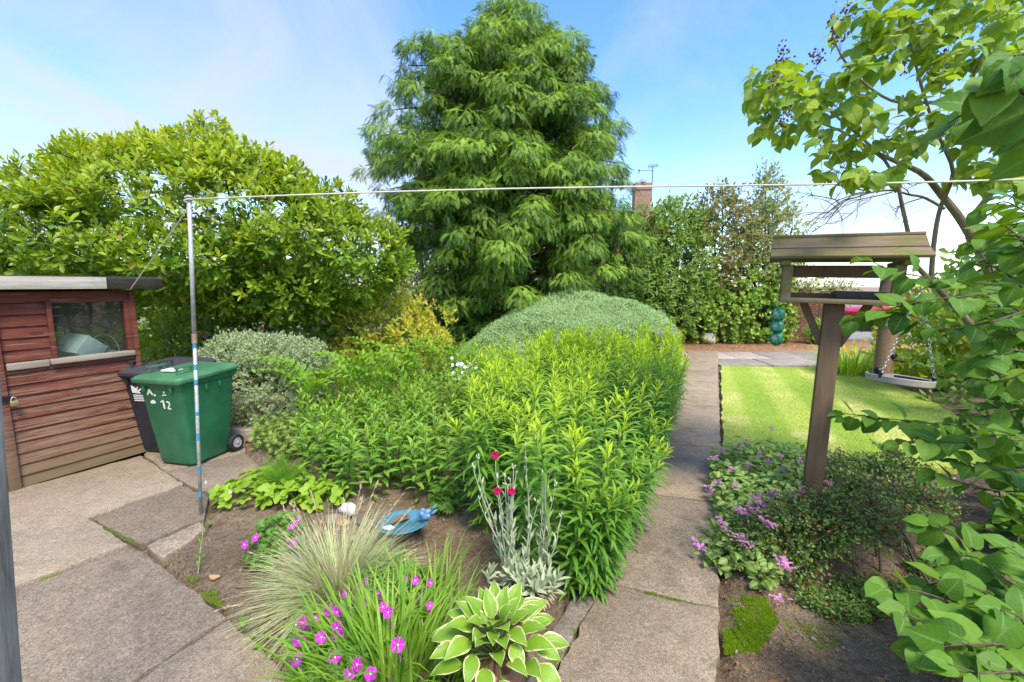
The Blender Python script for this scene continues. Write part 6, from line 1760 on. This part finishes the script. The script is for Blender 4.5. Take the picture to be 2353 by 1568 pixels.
# ---- small weeds on bare soil
for x, y, ty, lab in ((455, 1318, 1205, 'thin pale stalk of small leaves standing at the patio edge'),):
    c0 = gp(x, y); e = yp(466, ty, c0[1] + .02); w_ = plant('weed', lab, 'plant', c0)
    m_ = MB(); m_.tube(bent(c0, e, 0, 6, .004), np.linspace(.004, .002, 6), 5, False); m_.build('stem', M['lf_silver'], w_)
    m_ = MB(); k = 16; tl = np.linspace(.05, 1, k); a = np.arange(k) * 2.4
    m_.scatter(L_LANCEW[0], c0 + (e - c0) * tl[:, None], np.c_[np.cos(a) * .6, np.sin(a) * .6, np.full(k, .7)], np.c_[-np.cos(a), -np.sin(a), np.full(k, .6)], .05 * (1.1 - .5 * tl)); m_.build('leaves', M['lf_phlox'], w_)
for j, (x, y, s, lab) in enumerate(((590, 1345, .03, 'tiny green seedling on the soil below the pale grass tuft'), (562, 1435, .05, 'single broad leaf weed at the patio edge near the soil'), (598, 1490, .035, 'small yellowish seedling beside the lower patio slab'), (482, 1205, .03, 'tiny white flowered weed at the corner of the small slab'))):
    c0 = gp(x, y); w_ = plant('seedling', lab, 'plant', c0); m_ = MB(); a = np.arange(5) * 1.3
    m_.scatter(L_OVAL[0], np.tile(c0 + [0, 0, .012], (5, 1)), np.c_[np.cos(a), np.sin(a), np.full(5, .3)], np.tile([0, 0, 1.0], (5, 1)), s * np.linspace(.7, 1.2, 5)); m_.build('leaves', M['lf_crane'], w_)

# ---- pink flowered ground cover and small leaved cotoneaster on the right
lam_poly = gpoly([(1640, 1070), (1690, 1035), (1790, 1030), (1880, 1050), (1900, 1130), (1880, 1210), (1830, 1280), (1760, 1380), (1690, 1330), (1600, 1290), (1660, 1200), (1636, 1140)])
lam, P_ = low_leaves('deadnettle_patch', 'spreading patch of pale striped leaves with pink flowers beside the path', lam_poly, 2900, .062, [leaf([.08, .3, .34, .22, .01], .2, .35), leaf([.08, .3, .34, .22, .01], .3, .7)], M['lf_lamium'], (.02, .24), seed=121, tilt=.55)
r_ = np.random.default_rng(122)
fl = [(1660, 1040), (1695, 1030), (1715, 1015), (1775, 990), (1745, 1045), (1790, 1050), (1800, 1075), (1765, 1065), (1640, 1045), (1632, 1125), (1650, 1112), (1840, 1060), (1780, 1130), (1770, 1140), (1790, 1150), (1755, 1150), (1745, 1160), (1730, 1165), (1760, 1172), (1775, 1175), (1740, 1180), (1720, 1172), (1785, 1165), (1712, 1182), (1750, 1195), (1765, 1190), (1735, 1143), (1690, 1120), (1700, 1180), (1770, 1210), (1600, 1250), (1612, 1262), (1795, 1290), (1808, 1302), (1800, 1308), (1790, 1378), (1655, 1200), (1665, 1215), (1905, 1085), (1905, 1110), (1840, 1130), (1850, 1120), (1820, 1140), (1720, 1070), (1680, 1080), (1700, 1240), (1720, 1255)]
for x, y in fl:
    c = gp(x, y + r_.normal(0, 3), .295 + r_.normal(0, .02)); m_ = MB(); k = 14; a = r_.random(k) * 6.28
    m_.scatter(leaf([.15, .3, .34, .15], .5, .9), c + r_.normal(0, .012, (k, 3)), np.c_[np.cos(a), np.sin(a), np.full(k, .7)], np.c_[-np.cos(a), -np.sin(a), np.full(k, .6)], .026)
    m_.build('flower_cluster', M['fl_lilac'], lam)

def cotoneaster():
    r = np.random.default_rng(131)
    rt = gp(2085, 1330); root = plant('cotoneaster', 'low arching shrub of tiny glossy leaves around the foot of the bird table', 'shrub', rt)
    sk = MB(); LPs, LDs = [], []
    ends = [(1640, 1250, .08, .34), (1690, 1280, .08, .34), (1740, 1330, .06, .32), (1810, 1340, .05, .30), (1720, 1230, .16, .30), (1850, 1310, .08, .34), (1800, 1260, .16, .34), (1880, 1250, .2, .4), (1930, 1150, .28, .34), (1900, 1090, .25, .25), (2000, 1080, .3, .3), (2080, 1090, .34, .3), (2150, 1120, .36, .3), (1960, 1100, .25, .3), (2040, 1040, .3, .3), (2180, 1180, .3, .25), (1790, 1300, .1, .36), (1680, 1250, .12, .33), (1830, 1230, .22, .36), (1760, 1270, .12, .36), (1860, 1190, .24, .34), (1940, 1050, .22, .22), (1880, 1050, .16, .2)]
    for ex, ey, ez, hh in ends:
        e = gp(ex, ey, ez); a = rt + np.r_[r.normal(0, .22), r.normal(.1, .2), .0]
        t = np.linspace(0, 1, 12)[:, None]; q = a + (e - a) * t; q[:, 2] += np.sin(np.pi * t[:, 0] ** .8) * hh + r.normal(0, .008, 12)
        q[1:-1, :2] += r.normal(0, .015, (10, 2))
        sk.tube(q[3:], np.linspace(.007, .003, 9), 5, False)
        if r.random() < .3: sk.tube(q[:4], [.009, .008, .007, .007], 5, False)
        for s in np.linspace(.28, 1, 24):
            for sd in (-1, 1):
                p0 = np.array([np.interp(s, t[:, 0], q[:, c]) for c in range(3)])
                d = nrm(e - a); sv = np.array([-d[1], d[0], 0]) * sd
                L = r.uniform(.08, .22) * (1.1 - .5 * s)
                p1 = p0 + sv * L + d * L * .7 + np.array([0, 0, r.normal(.0, .04) - .02])
                sk.tube([p0, (p0 + p1) / 2 + [0, 0, .012], p1], [.002, .0016, .001], 3, False)
                k = 15; u_ = r.random(k)[:, None]
                LPs.append(p0 + (p1 - p0) * u_ + r.normal(0, .008, (k, 3))); LDs.append(nrm(p1 - p0) * .5 + r.normal(0, .8, (k, 3)) + [0, 0, .4])
    P, D = np.concatenate(LPs), np.concatenate(LDs)
    sp_ = gp(1857, 1190); cd_ = nrm(-sp_[:2]); rel = P[:, :2] - sp_[:2]; al = rel @ cd_; la = np.abs(rel @ np.array([-cd_[1], cd_[0]]))
    ok = (P[:, 2] > .005) & ~((al > -.1) & (al < .55) & (la < .085) & (P[:, 2] > .04 - .0 * al)); P, D = P[ok], D[ok]
    m = MB(); pick(m, L_OVAL, P, D, np.c_[r.normal(0, .5, (len(P), 2)), np.ones(len(P))], r.uniform(.016, .028, len(P)), np.clip(r.normal(.35, .3, len(P)), 0, 1), None, r); m.build('foliage', M['lf_coton'], root)
    sk.build('stems', M['bark'], root, smooth=True)
    b = MB(); b.tube([gp(2105, 1300), gp(2090, 1245, .1), gp(2050, 1190, .25), gp(1990, 1160, .36)], [.02, .018, .014, .008], 7); b.build('old_stem', M['bark'], root, smooth=True)
    # flat young growth hugging the soil
    poly = gpoly([(1800, 1380), (1860, 1350), (1990, 1340), (2120, 1290), (2160, 1330), (2050, 1430), (1960, 1450), (1880, 1430)])
    n = 5200; P2 = sample_poly(poly, n, r)
    keep = vnoise(P2 * 7, 3) > .30; P2 = P2[keep]; n = len(P2)
    m = MB(); pick(m, L_OVAL, np.c_[P2, gz(P2[:, 0], P2[:, 1]) + .005 + .07 * r.random(n) ** 2], np.c_[r.normal(0, 1, (n, 2)), r.random(n) * .8], np.c_[r.normal(0, .5, (n, 2)), np.ones(n)], r.uniform(.015, .026, n), r.random(n) * .5, None, r)
    rt2 = plant('cotoneaster', 'flat mat of tiny leaves on the soil below the arching shrub', 'shrub', (P2[:, 0].mean(), P2[:, 1].mean(), 0))
    m.build('foliage', M['lf_coton'], rt2)
    sm = MB()
    for i in range(30):
        a = P2[r.integers(n)]; e = P2[r.integers(n)]
        if np.linalg.norm(a - e) < .35: sm.tube(bent([*a, .03], [*e, .03], .03, 5, .01, r), .0022, 4, False)
    sm.tube([gp(2070, 1220, .02), gp(2100, 1290, .02), gp(2055, 1350, .02), gp(2010, 1400, .02)], .005, 5, False)
    sm.build('stems', M['bark'], rt2)
cotoneaster()

# ---- lilac: a tree on the right and nearer leafy shoots
def heart_leaves(pts, dirs, size, r, droop=.55, k=6, length=.2, el=(1.25, .8)):
    LP, LD, LN, T = shoots(pts, dirs, k, length, el[0], el[1], .25, True, .3, r)
    LD = nrm(LD + np.array([0, 0, -droop])); LN = nrm(LN * .5 + np.array([0, -.15, 1.0]) + r.normal(0, .25, LN.shape))
    LP2 = LP + LD * .02
    return LP2, LD, LN, T

def lilac_tree():
    r = np.random.default_rng(141); Y = 3.4
    b0 = np.array([*(yp(2345, 900, 3.2)[:2]), 0.0]); b0[0] += .1
    root = plant('lilac_tree', 'open lilac tree with bare lower branches and heart shaped leaves at the top right', 'tree', b0)
    sk = Skel(); Yy = lambda a, b, c: yp(a, b, c)
    t1 = sk.limb([b0, b0 * [1, 1, 0] + [-.02, 0, .6], Yy(2300, 870, 3.2), Yy(2240, 760, 3.25), Yy(2180, 690, 3.3), Yy(2125, 632, 3.35), Yy(2085, 590, 3.4)], .036, .015)
    sk.limb([b0 + [.1, .1, 0], Yy(2400, 860, 3.5), Yy(2300, 680, 3.5), Yy(2268, 610, 3.5), Yy(2215, 515, 3.5), Yy(2165, 450, 3.5), Yy(2120, 400, 3.5), Yy(2055, 370, 3.5), Yy(1990, 340, 3.5)], .055, .011, 9)
    sk.limb([Yy(2222, 525, 3.5), Yy(2250, 480, 3.5), Yy(2290, 430, 3.5), Yy(2330, 380, 3.45), Yy(2345, 300, 3.4)], .028, .012)
    sk.limb([Yy(2139, 650, 3.35), Yy(2146, 560, 3.35), Yy(2160, 480, 3.35), Yy(2190, 400, 3.3), Yy(2165, 330, 3.3), Yy(2130, 240, 3.2), Yy(2100, 130, 3.1), Yy(2080, 40, 3.0)], .018, .007)
    sk.limb([Yy(2085, 590, 3.4), Yy(2088, 545, 3.45), Yy(2072, 470, 3.45), Yy(2060, 420, 3.4), Yy(2030, 365, 3.4), Yy(1960, 300, 3.3), Yy(1900, 250, 3.3)], .018, .007)
    sk.limb([Yy(2160, 150, 3.15), Yy(2100, 60, 3.1), Yy(2050, 100, 3.1), Yy(1990, 50, 3.1)], .010, .005)
    sk.limb([Yy(2150, 235, 3.2), Yy(2060, 235, 3.2), Yy(1990, 195, 3.15), Yy(1940, 140, 3.1), Yy(1912, 80, 3.1)], .011, .005)
    sk.limb([Yy(2030, 365, 3.4), Yy(1950, 310, 3.3), Yy(1860, 270, 3.25), Yy(1800, 210, 3.2)], .011, .004)
    sk.limb([Yy(2170, 480, 3.5), Yy(2125, 455, 3.5), Yy(2090, 448, 3.52), Yy(2050, 438, 3.47), Yy(2000, 443, 3.5), Yy(1965, 455, 3.5), Yy(1935, 462, 3.5), Yy(1890, 500, 3.5)], .011, .003)
    sk.limb([Yy(2000, 440, 3.5), Yy(1940, 430, 3.5), Yy(1900, 420, 3.5)], .006, .003)
    tw = MB()                             # bare twigs on the lower branch
    def fork(p0, d, L, rad, dep):
        q = [p0]
        for _ in range(4):
            d = nrm(d + r.normal(0, .22, 3)); q.append(q[-1] + d * L / 4)
        q = np.array(q); tw.tube(q, np.linspace(rad, rad * .6, 5), 4, False)
        if dep:
            for _ in range(3):
                i = r.integers(1, 5); fork(q[i], nrm(d + r.normal(0, .6, 3)), L * r.uniform(.5, .75), rad * .62, dep - 1)
    for px, py in ((2090, 447), (2050, 442), (2000, 440), (1960, 455), (1985, 441), (1930, 470), (1940, 430), (2120, 455)):
        fork(Yy(px, py, 3.5), nrm(np.array([-1, r.normal(0, .4), r.normal(.05, .45)])), r.uniform(.22, .4), .0045, 2)
    tw.build('bare_twigs', M['twig_dead'], root)
    sk.limb([Yy(2230, 330, 3.4), Yy(2230, 200, 3.3), Yy(2280, 80, 3.2)], .014, .006)
    lob = [(1760, 235, 50, 75), (1830, 190, 75, 55), (1800, 300, 55, 40), (1890, 250, 65, 60), (1950, 220, 55, 45), (1900, 330, 70, 40), (1960, 375, 60, 45), (1920, 410, 45, 22), (1878, 500, 16, 12), (1990, 300, 60, 40), (1965, 70, 55, 60), (2040, 50, 60, 60), (1970, 160, 60, 40), (2110, 60, 60, 60), (2010, 130, 50, 40), (2180, 60, 60, 60), (2250, 50, 60, 60), (2330, 60, 60, 70), (2200, 160, 70, 60), (2300, 170, 70, 60), (2070, 330, 50, 50), (2160, 300, 70, 50), (2260, 310, 80, 60), (2340, 330, 60, 70), (2300, 420, 70, 50), (2230, 400, 60, 40), (2040, 400, 40, 30), (2100, 250, 40, 40), (2150, 110, 50, 50), (2330, 240, 50, 60), (2400, 150, 60, 120), (2420, 350, 60, 120), (2250, -40, 120, 60), (2080, -50, 90, 50)]
    T_, Dd = [], []
    for x, y, rx, ry in lob:
        for _ in range(int(rx * ry / 330)):
            a = r.random() * 6.28; q = math.sqrt(r.random())
            T_.append(yp(x + rx * q * math.cos(a), y + ry * q * math.sin(a), r.uniform(2.7, 3.7)))
    T_ = np.array(T_)
    for t in T_[np.argsort(-T_[:, 0])]:
        q = sk.twig(t, .0025, 0, .008, True, 0, r)
        Dd.append((t, nrm(q[-1] - q[-2])))
    P = np.array([d[0] for d in Dd]); D = np.array([d[1] for d in Dd])
    LP, LD, LN, T = heart_leaves(P - D * .1, nrm(D + [0, 0, .2]), .1, r, .7, 6, .12)
    f = MB(); pick(f, L_HEART, LP, LD, LN, r.uniform(.062, .112, len(LP)), np.clip(r.normal(.45, .3, len(LP)), 0, 1), None, r)
    f.build('crown', M['lf_lilac_tree'], root, smooth=True)
    sk.mb.build('trunk', M['bark_lilac'], root, smooth=True)
    for x, y, h in ((1785, 175, 50), (1800, 130, 30), (1770, 190, 20), (1878, 130, 26), (1835, 200, 30), (1915, 60, 50), (1945, 30, 50), (1935, 75, 30), (1870, 260, 40), (1800, 270, 30), (1765, 250, 24), (2150, 150, 40), (2080, 150, 20), (1820, 240, 30), (2180, 110, 40)):
        c = yp(x, y, 3.15); fm = MB()                             # dried flower heads
        for _ in range(34):
            q = r.normal(0, 1, 3) * np.array([.03, .03, h * .0013]); q[:2] *= max(.3, 1 - abs(q[2]) * 8)
            fm.box(c + q, np.full(3, r.uniform(.007, .013)), np.array(Euler(r.random(3) * 6).to_matrix()))
        fm.tube([c - [0, 0, h * .0035], c + [0, 0, h * .002]], .0022, 4, False)
        fm.build('dried_flower_head', M['fl_dry'], root, attr=False)
lilac_tree()

def lilac_shoots(label, lines, size, k, seed, side=2, extra=(), r1=.003, r0=.008, mat='lf_lilac', droop=.5, facing=(0, -.25, 1)):
    r = np.random.default_rng(seed)
    base = np.asarray(lines[0][0], float)
    root = plant('lilac_bush', label, 'shrub', (base[0], base[1], 0), 'lilac shoots on the right')
    sk = MB(); LPs, LDs, LNs, LS = [], [], [], []
    for ln in lines:
        ln = np.asarray(ln, float)
        t = np.linspace(0, len(ln) - 1, 14); i = np.clip(t.astype(int), 0, len(ln) - 2); q = ln[i] + (ln[i + 1] - ln[i]) * (t - i)[:, None]
        q[1:-1] = (q[:-2] + 2 * q[1:-1] + q[2:]) / 4
        sk.tube(q, np.linspace(r0, r1, 14), 6, False)
        L = np.r_[0, np.cumsum(np.linalg.norm(np.diff(q, axis=0), axis=1))]
        s0 = L[-1] * .25
        nodes = np.arange(L[-1], s0, -size * .62)
        for j, s in enumerate(nodes):
            p0 = np.array([np.interp(s, L, q[:, c]) for c in range(3)]); d = nrm(np.array([np.interp(min(s, L[-1]), L, np.gradient(q[:, c])) for c in range(3)]))
            sv = nrm(np.cross(d, [0, 0, 1.0])); up = np.cross(sv, d)
            for sg in (-1, 1):
                if j == 0: spread = .55
                else: spread = 1.0
                ax2 = sv if (j % 2 == 0 or r.random() < .6) else up
                D = nrm(ax2 * sg * spread + d * r.uniform(.35, .9) + r.normal(0, .2, 3) + np.array([0, 0, -droop * r.uniform(.4, 1.3)]))
                st = p0 + D * size * .22
                sk.tube([p0, st], [.0016, .0013], 4, False)
                LPs.append(st); LDs.append(D); LNs.append(np.array(facing) + r.normal(0, .32, 3)); LS.append(size * r.uniform(.72, 1.2) * (.75 if j == 0 else 1))
            if j == 0:
                LPs.append(p0); LDs.append(nrm(d + [0, 0, -droop * .5])); LNs.append(np.array(facing) + r.normal(0, .2, 3)); LS.append(size * .8)
    f = MB(); pick(f, L_HEART, np.array(LPs), np.array(LDs), np.array(LNs), np.array(LS), np.clip(r.normal(.1, .2, len(LS)), 0, 1), None, r)
    f.build('leaves', M[mat], root, smooth=True); sk.build('stems', M['bark'], root, smooth=True)
    return root
r_ = np.random.default_rng(150)
g0 = np.array([2.35, 1.75, 0.0])
# branch reaching across the bird table
lilac_shoots('branch of grey green heart shaped leaves reaching across the bird table', [
    [g0, yp(2500, 760, 1.9), yp(2353, 660, 1.95), yp(2180, 645, 2.0), yp(2060, 628, 2.05), yp(2000, 600, 2.1)],
    [yp(2353, 660, 1.95), yp(2240, 680, 1.85), yp(2120, 690, 1.9), yp(2010, 720, 2.0), yp(1965, 730, 2.05)],
    [yp(2400, 700, 1.8), yp(2280, 740, 1.75), yp(2180, 760, 1.8), yp(2080, 720, 1.9)],
    [yp(2400, 720, 1.7), yp(2330, 640, 1.6), yp(2260, 600, 1.6)], [yp(2420, 720, 1.9), yp(2350, 760, 1.9), yp(2280, 780, 2.0)],
    [yp(2420, 800, 2.1), yp(2330, 700, 2.1), yp(2250, 690, 2.15), yp(2190, 640, 2.2)], [yp(2440, 700, 2.2), yp(2350, 560, 2.2), yp(2290, 540, 2.25), yp(2240, 560, 2.3)], [yp(2440, 860, 2.2), yp(2340, 800, 2.2), yp(2270, 820, 2.25), yp(2200, 830, 2.35)], [yp(2440, 600, 2.0), yp(2380, 500, 2.0), yp(2310, 460, 2.1), yp(2260, 480, 2.15)], [yp(2440, 900, 1.9), yp(2370, 850, 1.9), yp(2300, 880, 1.95)], [yp(2420, 640, 1.6), yp(2360, 560, 1.5), yp(2310, 520, 1.45)], [yp(2430, 560, 1.6), yp(2370, 480, 1.5), yp(2320, 450, 1.5)]], .098, 6, 151, r0=.005, r1=.002)
lilac_shoots('lilac branches spreading leftwards below the hanging dish', [
    [g0 + [-.05, .2, 0], yp(2420, 1050, 2.3), yp(2300, 980, 2.3), yp(2150, 975, 2.3), yp(2020, 960, 2.35), yp(1935, 950, 2.4)],
    [yp(2350, 1010, 2.2), yp(2230, 1020, 2.1), yp(2120, 1010, 2.15), yp(2060, 1020, 2.2)],
    [yp(2400, 960, 2.3), yp(2320, 900, 2.3), yp(2260, 870, 2.4)],
    [yp(2400, 1080, 2.1), yp(2300, 1080, 2.0), yp(2200, 1060, 2.1)], [yp(2400, 1130, 2.0), yp(2300, 1130, 1.95), yp(2210, 1110, 2.05), yp(2150, 1090, 2.1)],
    [yp(2400, 900, 2.0), yp(2340, 860, 1.95), yp(2280, 860, 2.0)], [yp(2400, 1000, 1.9), yp(2330, 1000, 1.85), yp(2280, 1000, 1.9)], [yp(2340, 940, 2.4), yp(2230, 965, 2.45), yp(2150, 985, 2.5)]], .10, 6, 152, r0=.005, r1=.002)
lilac_shoots('low lilac shoots with large flat leaves at the bottom right corner', [
    [gp(2300, 1500), yp(2230, 1400, 1.62), yp(2120, 1360, 1.6), yp(2040, 1350, 1.62)],
    [gp(2310, 1520), yp(2250, 1450, 1.5), yp(2150, 1440, 1.48), yp(2080, 1410, 1.5)],
    [gp(2330, 1500), yp(2300, 1380, 1.6), yp(2200, 1330, 1.66), yp(2130, 1345, 1.7)], [gp(2340, 1480), yp(2330, 1350, 1.7), yp(2250, 1280, 1.78), yp(2170, 1275, 1.8)],
    [gp(2350, 1540), yp(2320, 1480, 1.4), yp(2220, 1480, 1.36), yp(2130, 1490, 1.38)], [gp(2380, 1540), yp(2350, 1420, 1.45), yp(2300, 1400, 1.45)],
    [gp(2390, 1600), yp(2350, 1540, 1.3), yp(2260, 1550, 1.28), yp(2190, 1530, 1.3)], [gp(2300, 1440), yp(2240, 1270, 1.9), yp(2180, 1215, 1.95), yp(2130, 1200, 2.0)], [gp(2400, 1500), yp(2380, 1300, 1.6), yp(2320, 1260, 1.65)]], .118, 6, 153, r0=.0045, r1=.002, droop=.35, facing=(-.05, -.45, 1))
lilac_shoots('big close leaves of a lilac shoot hanging at the upper right corner', [
    [yp(2520, 420, 1.25), yp(2430, 300, 1.15), yp(2340, 200, 1.12), yp(2290, 190, 1.12)],
    [yp(2500, 250, 1.2), yp(2400, 110, 1.1), yp(2330, 130, 1.08)], [yp(2430, 300, 1.15), yp(2340, 260, 1.2), yp(2250, 250, 1.25), yp(2200, 270, 1.3)]], .112, 6, 154, droop=.9, facing=(-.3, -.7, .6), r0=.006)
r3 = np.random.default_rng(155)
lines = []
for i in range(60):                       # dark mass behind, along the right edge
    x = r3.uniform(2235, 2450); y = r3.uniform(520, 1330); Yd = r3.uniform(2.5, 3.4)
    e = yp(x, y, Yd); s = np.array([max(3.3, e[0] + .3) + r3.random() * .2, Yd + .1, max(0, e[2] - r3.uniform(.3, .7))])
    lines.append([s, (s + e) / 2 + [0, 0, .08], e])
lilac_shoots('shaded mass of lilac foliage behind the nearer branches at the right edge', lines, .105, 6, 156, r0=.006)
for i in range(0):
    pass

# ---- moss, litter, small stones on the soil
mo = MB(); r_ = np.random.default_rng(161)
def mossy(poly, n, h):
    P2 = sample_poly(poly, n, r_); keep = vnoise(P2 * 7, 5) * .8 + .35 * vnoise(P2 * 30, 6) + .25 * r_.random(len(P2)) > .66; P2 = P2[keep]; k = len(P2)
    z = np.maximum(gz(P2[:, 0], P2[:, 1]), -.012)
    mo.scatter(TUFT, np.c_[P2, z], np.c_[r_.normal(0, .5, (k, 2)), np.ones(k)], r_.normal(size=(k, 3)), r_.uniform(.5, 1, k) * h)
mossy(gpoly([(1662, 1372), (1760, 1380), (1790, 1440), (1740, 1500), (1665, 1500)]), 9000, .016)
mossy(gpoly([(1460, 1346), (1650, 1392), (1645, 1408), (1455, 1360)]), 1500, .012)
mossy(gpoly([(1310, 1440), (1330, 1440), (1250, 1570), (1225, 1570)]), 900, .011)
mossy(gpoly([(425, 1320), (480, 1330), (520, 1400), (470, 1375)]), 1400, .012)
mossy(gpoly([(1330, 1350), (1400, 1340), (1400, 1325), (1340, 1335)]), 500, .012)
mossy(gpoly([(1350, 1545), (1390, 1545), (1390, 1560), (1350, 1560)]), 260, .008)
mossy(gpoly([(205, 1186), (330, 1252), (322, 1258), (200, 1196)]), 600, .009)
mossy(gpoly([(1800, 1430), (1960, 1450), (1930, 1500), (1800, 1500)]), 1200, .012)
mossy(gpoly([(90, 1320), (130, 1300), (135, 1320), (90, 1340)]), 300, .009)
tag(mo.build('moss', M['moss']), 'bright green moss on the soil and in the paving joints', 'moss', kind='stuff')
li = MB()
for poly, n in ((beds[0], 7000), (beds[1], 11000)):
    P2 = sample_poly(poly, n * 3, r_); P2 = P2[(P2[:, 1] < 6)]
    P2 = P2[r_.random(len(P2)) < np.clip(2.2 / P2[:, 1], 0, 1) ** 2][:n]; k = len(P2)
    li.scatter(leaf([.2, .28, .03], .2, .4, 0, 2), np.c_[P2, gz(P2[:, 0], P2[:, 1]) + .003], np.c_[r_.normal(0, 1, (k, 2)), r_.normal(.05, .25, k)], np.c_[r_.normal(0, .4, (k, 2)), np.ones(k)], r_.uniform(.006, .022, k) * np.where(r_.random(k) < .06, 2.2, 1))
for poly, n in ((beds[0], 150), (beds[1], 260)):
    P2 = sample_poly(poly, n * 4, r_); P2 = P2[P2[:, 1] < 4.5][:n]
    for p_ in P2:
        a = r_.random() * 6.28; L = r_.uniform(.015, .07); e = p_ + np.array([math.cos(a), math.sin(a)]) * L; m_ = (p_ + e) / 2 + r_.normal(0, .006, 2)
        li.tube([[*p_, gz(*p_) + .006], [*m_, gz(*m_) + .012], [*e, gz(*e) + .006]], r_.uniform(.0008, .002), 4, False)
sy = by + .1
k = 5200; P2 = np.c_[r_.uniform(1.6, 9, k), by + .12 + (14.0 - by) * r_.random(k) ** .7]
li.scatter(leaf([.12, .14, .03], .2, .3, 0, 2), np.c_[P2, np.full(k, .0)], np.c_[r_.normal(0, 1, (k, 2)), r_.normal(.1, .2, k)], np.c_[r_.normal(0, .3, (k, 2)), np.ones(k)], r_.uniform(.03, .07, k))
tag(li.build('leaf_litter', M['deadleaf']), 'brown bits of dead leaf scattered on the soil and far paving', 'litter', kind='stuff')
gv = MB()
for poly, n in ((beds[0], 3000), (beds[1], 4200)):
    P2 = sample_poly(poly, n * 4, r_); P2 = P2[(P2[:, 1] < 5)][:n]
    for p_ in P2:
        s = r_.uniform(.003, .010) if r_.random() < .9 else r_.uniform(.01, .024)
        gv.box((p_[0], p_[1], gz(p_[0], p_[1]) + s * .2), np.array([1.2, 1, .7]) * s, np.array(Euler(r_.random(3) * 6).to_matrix()))
tag(gv.build('soil_crumbs', M['greystone'], attr=False), 'small stones and crumbs of soil on the bare beds', 'crumbs', kind='stuff')
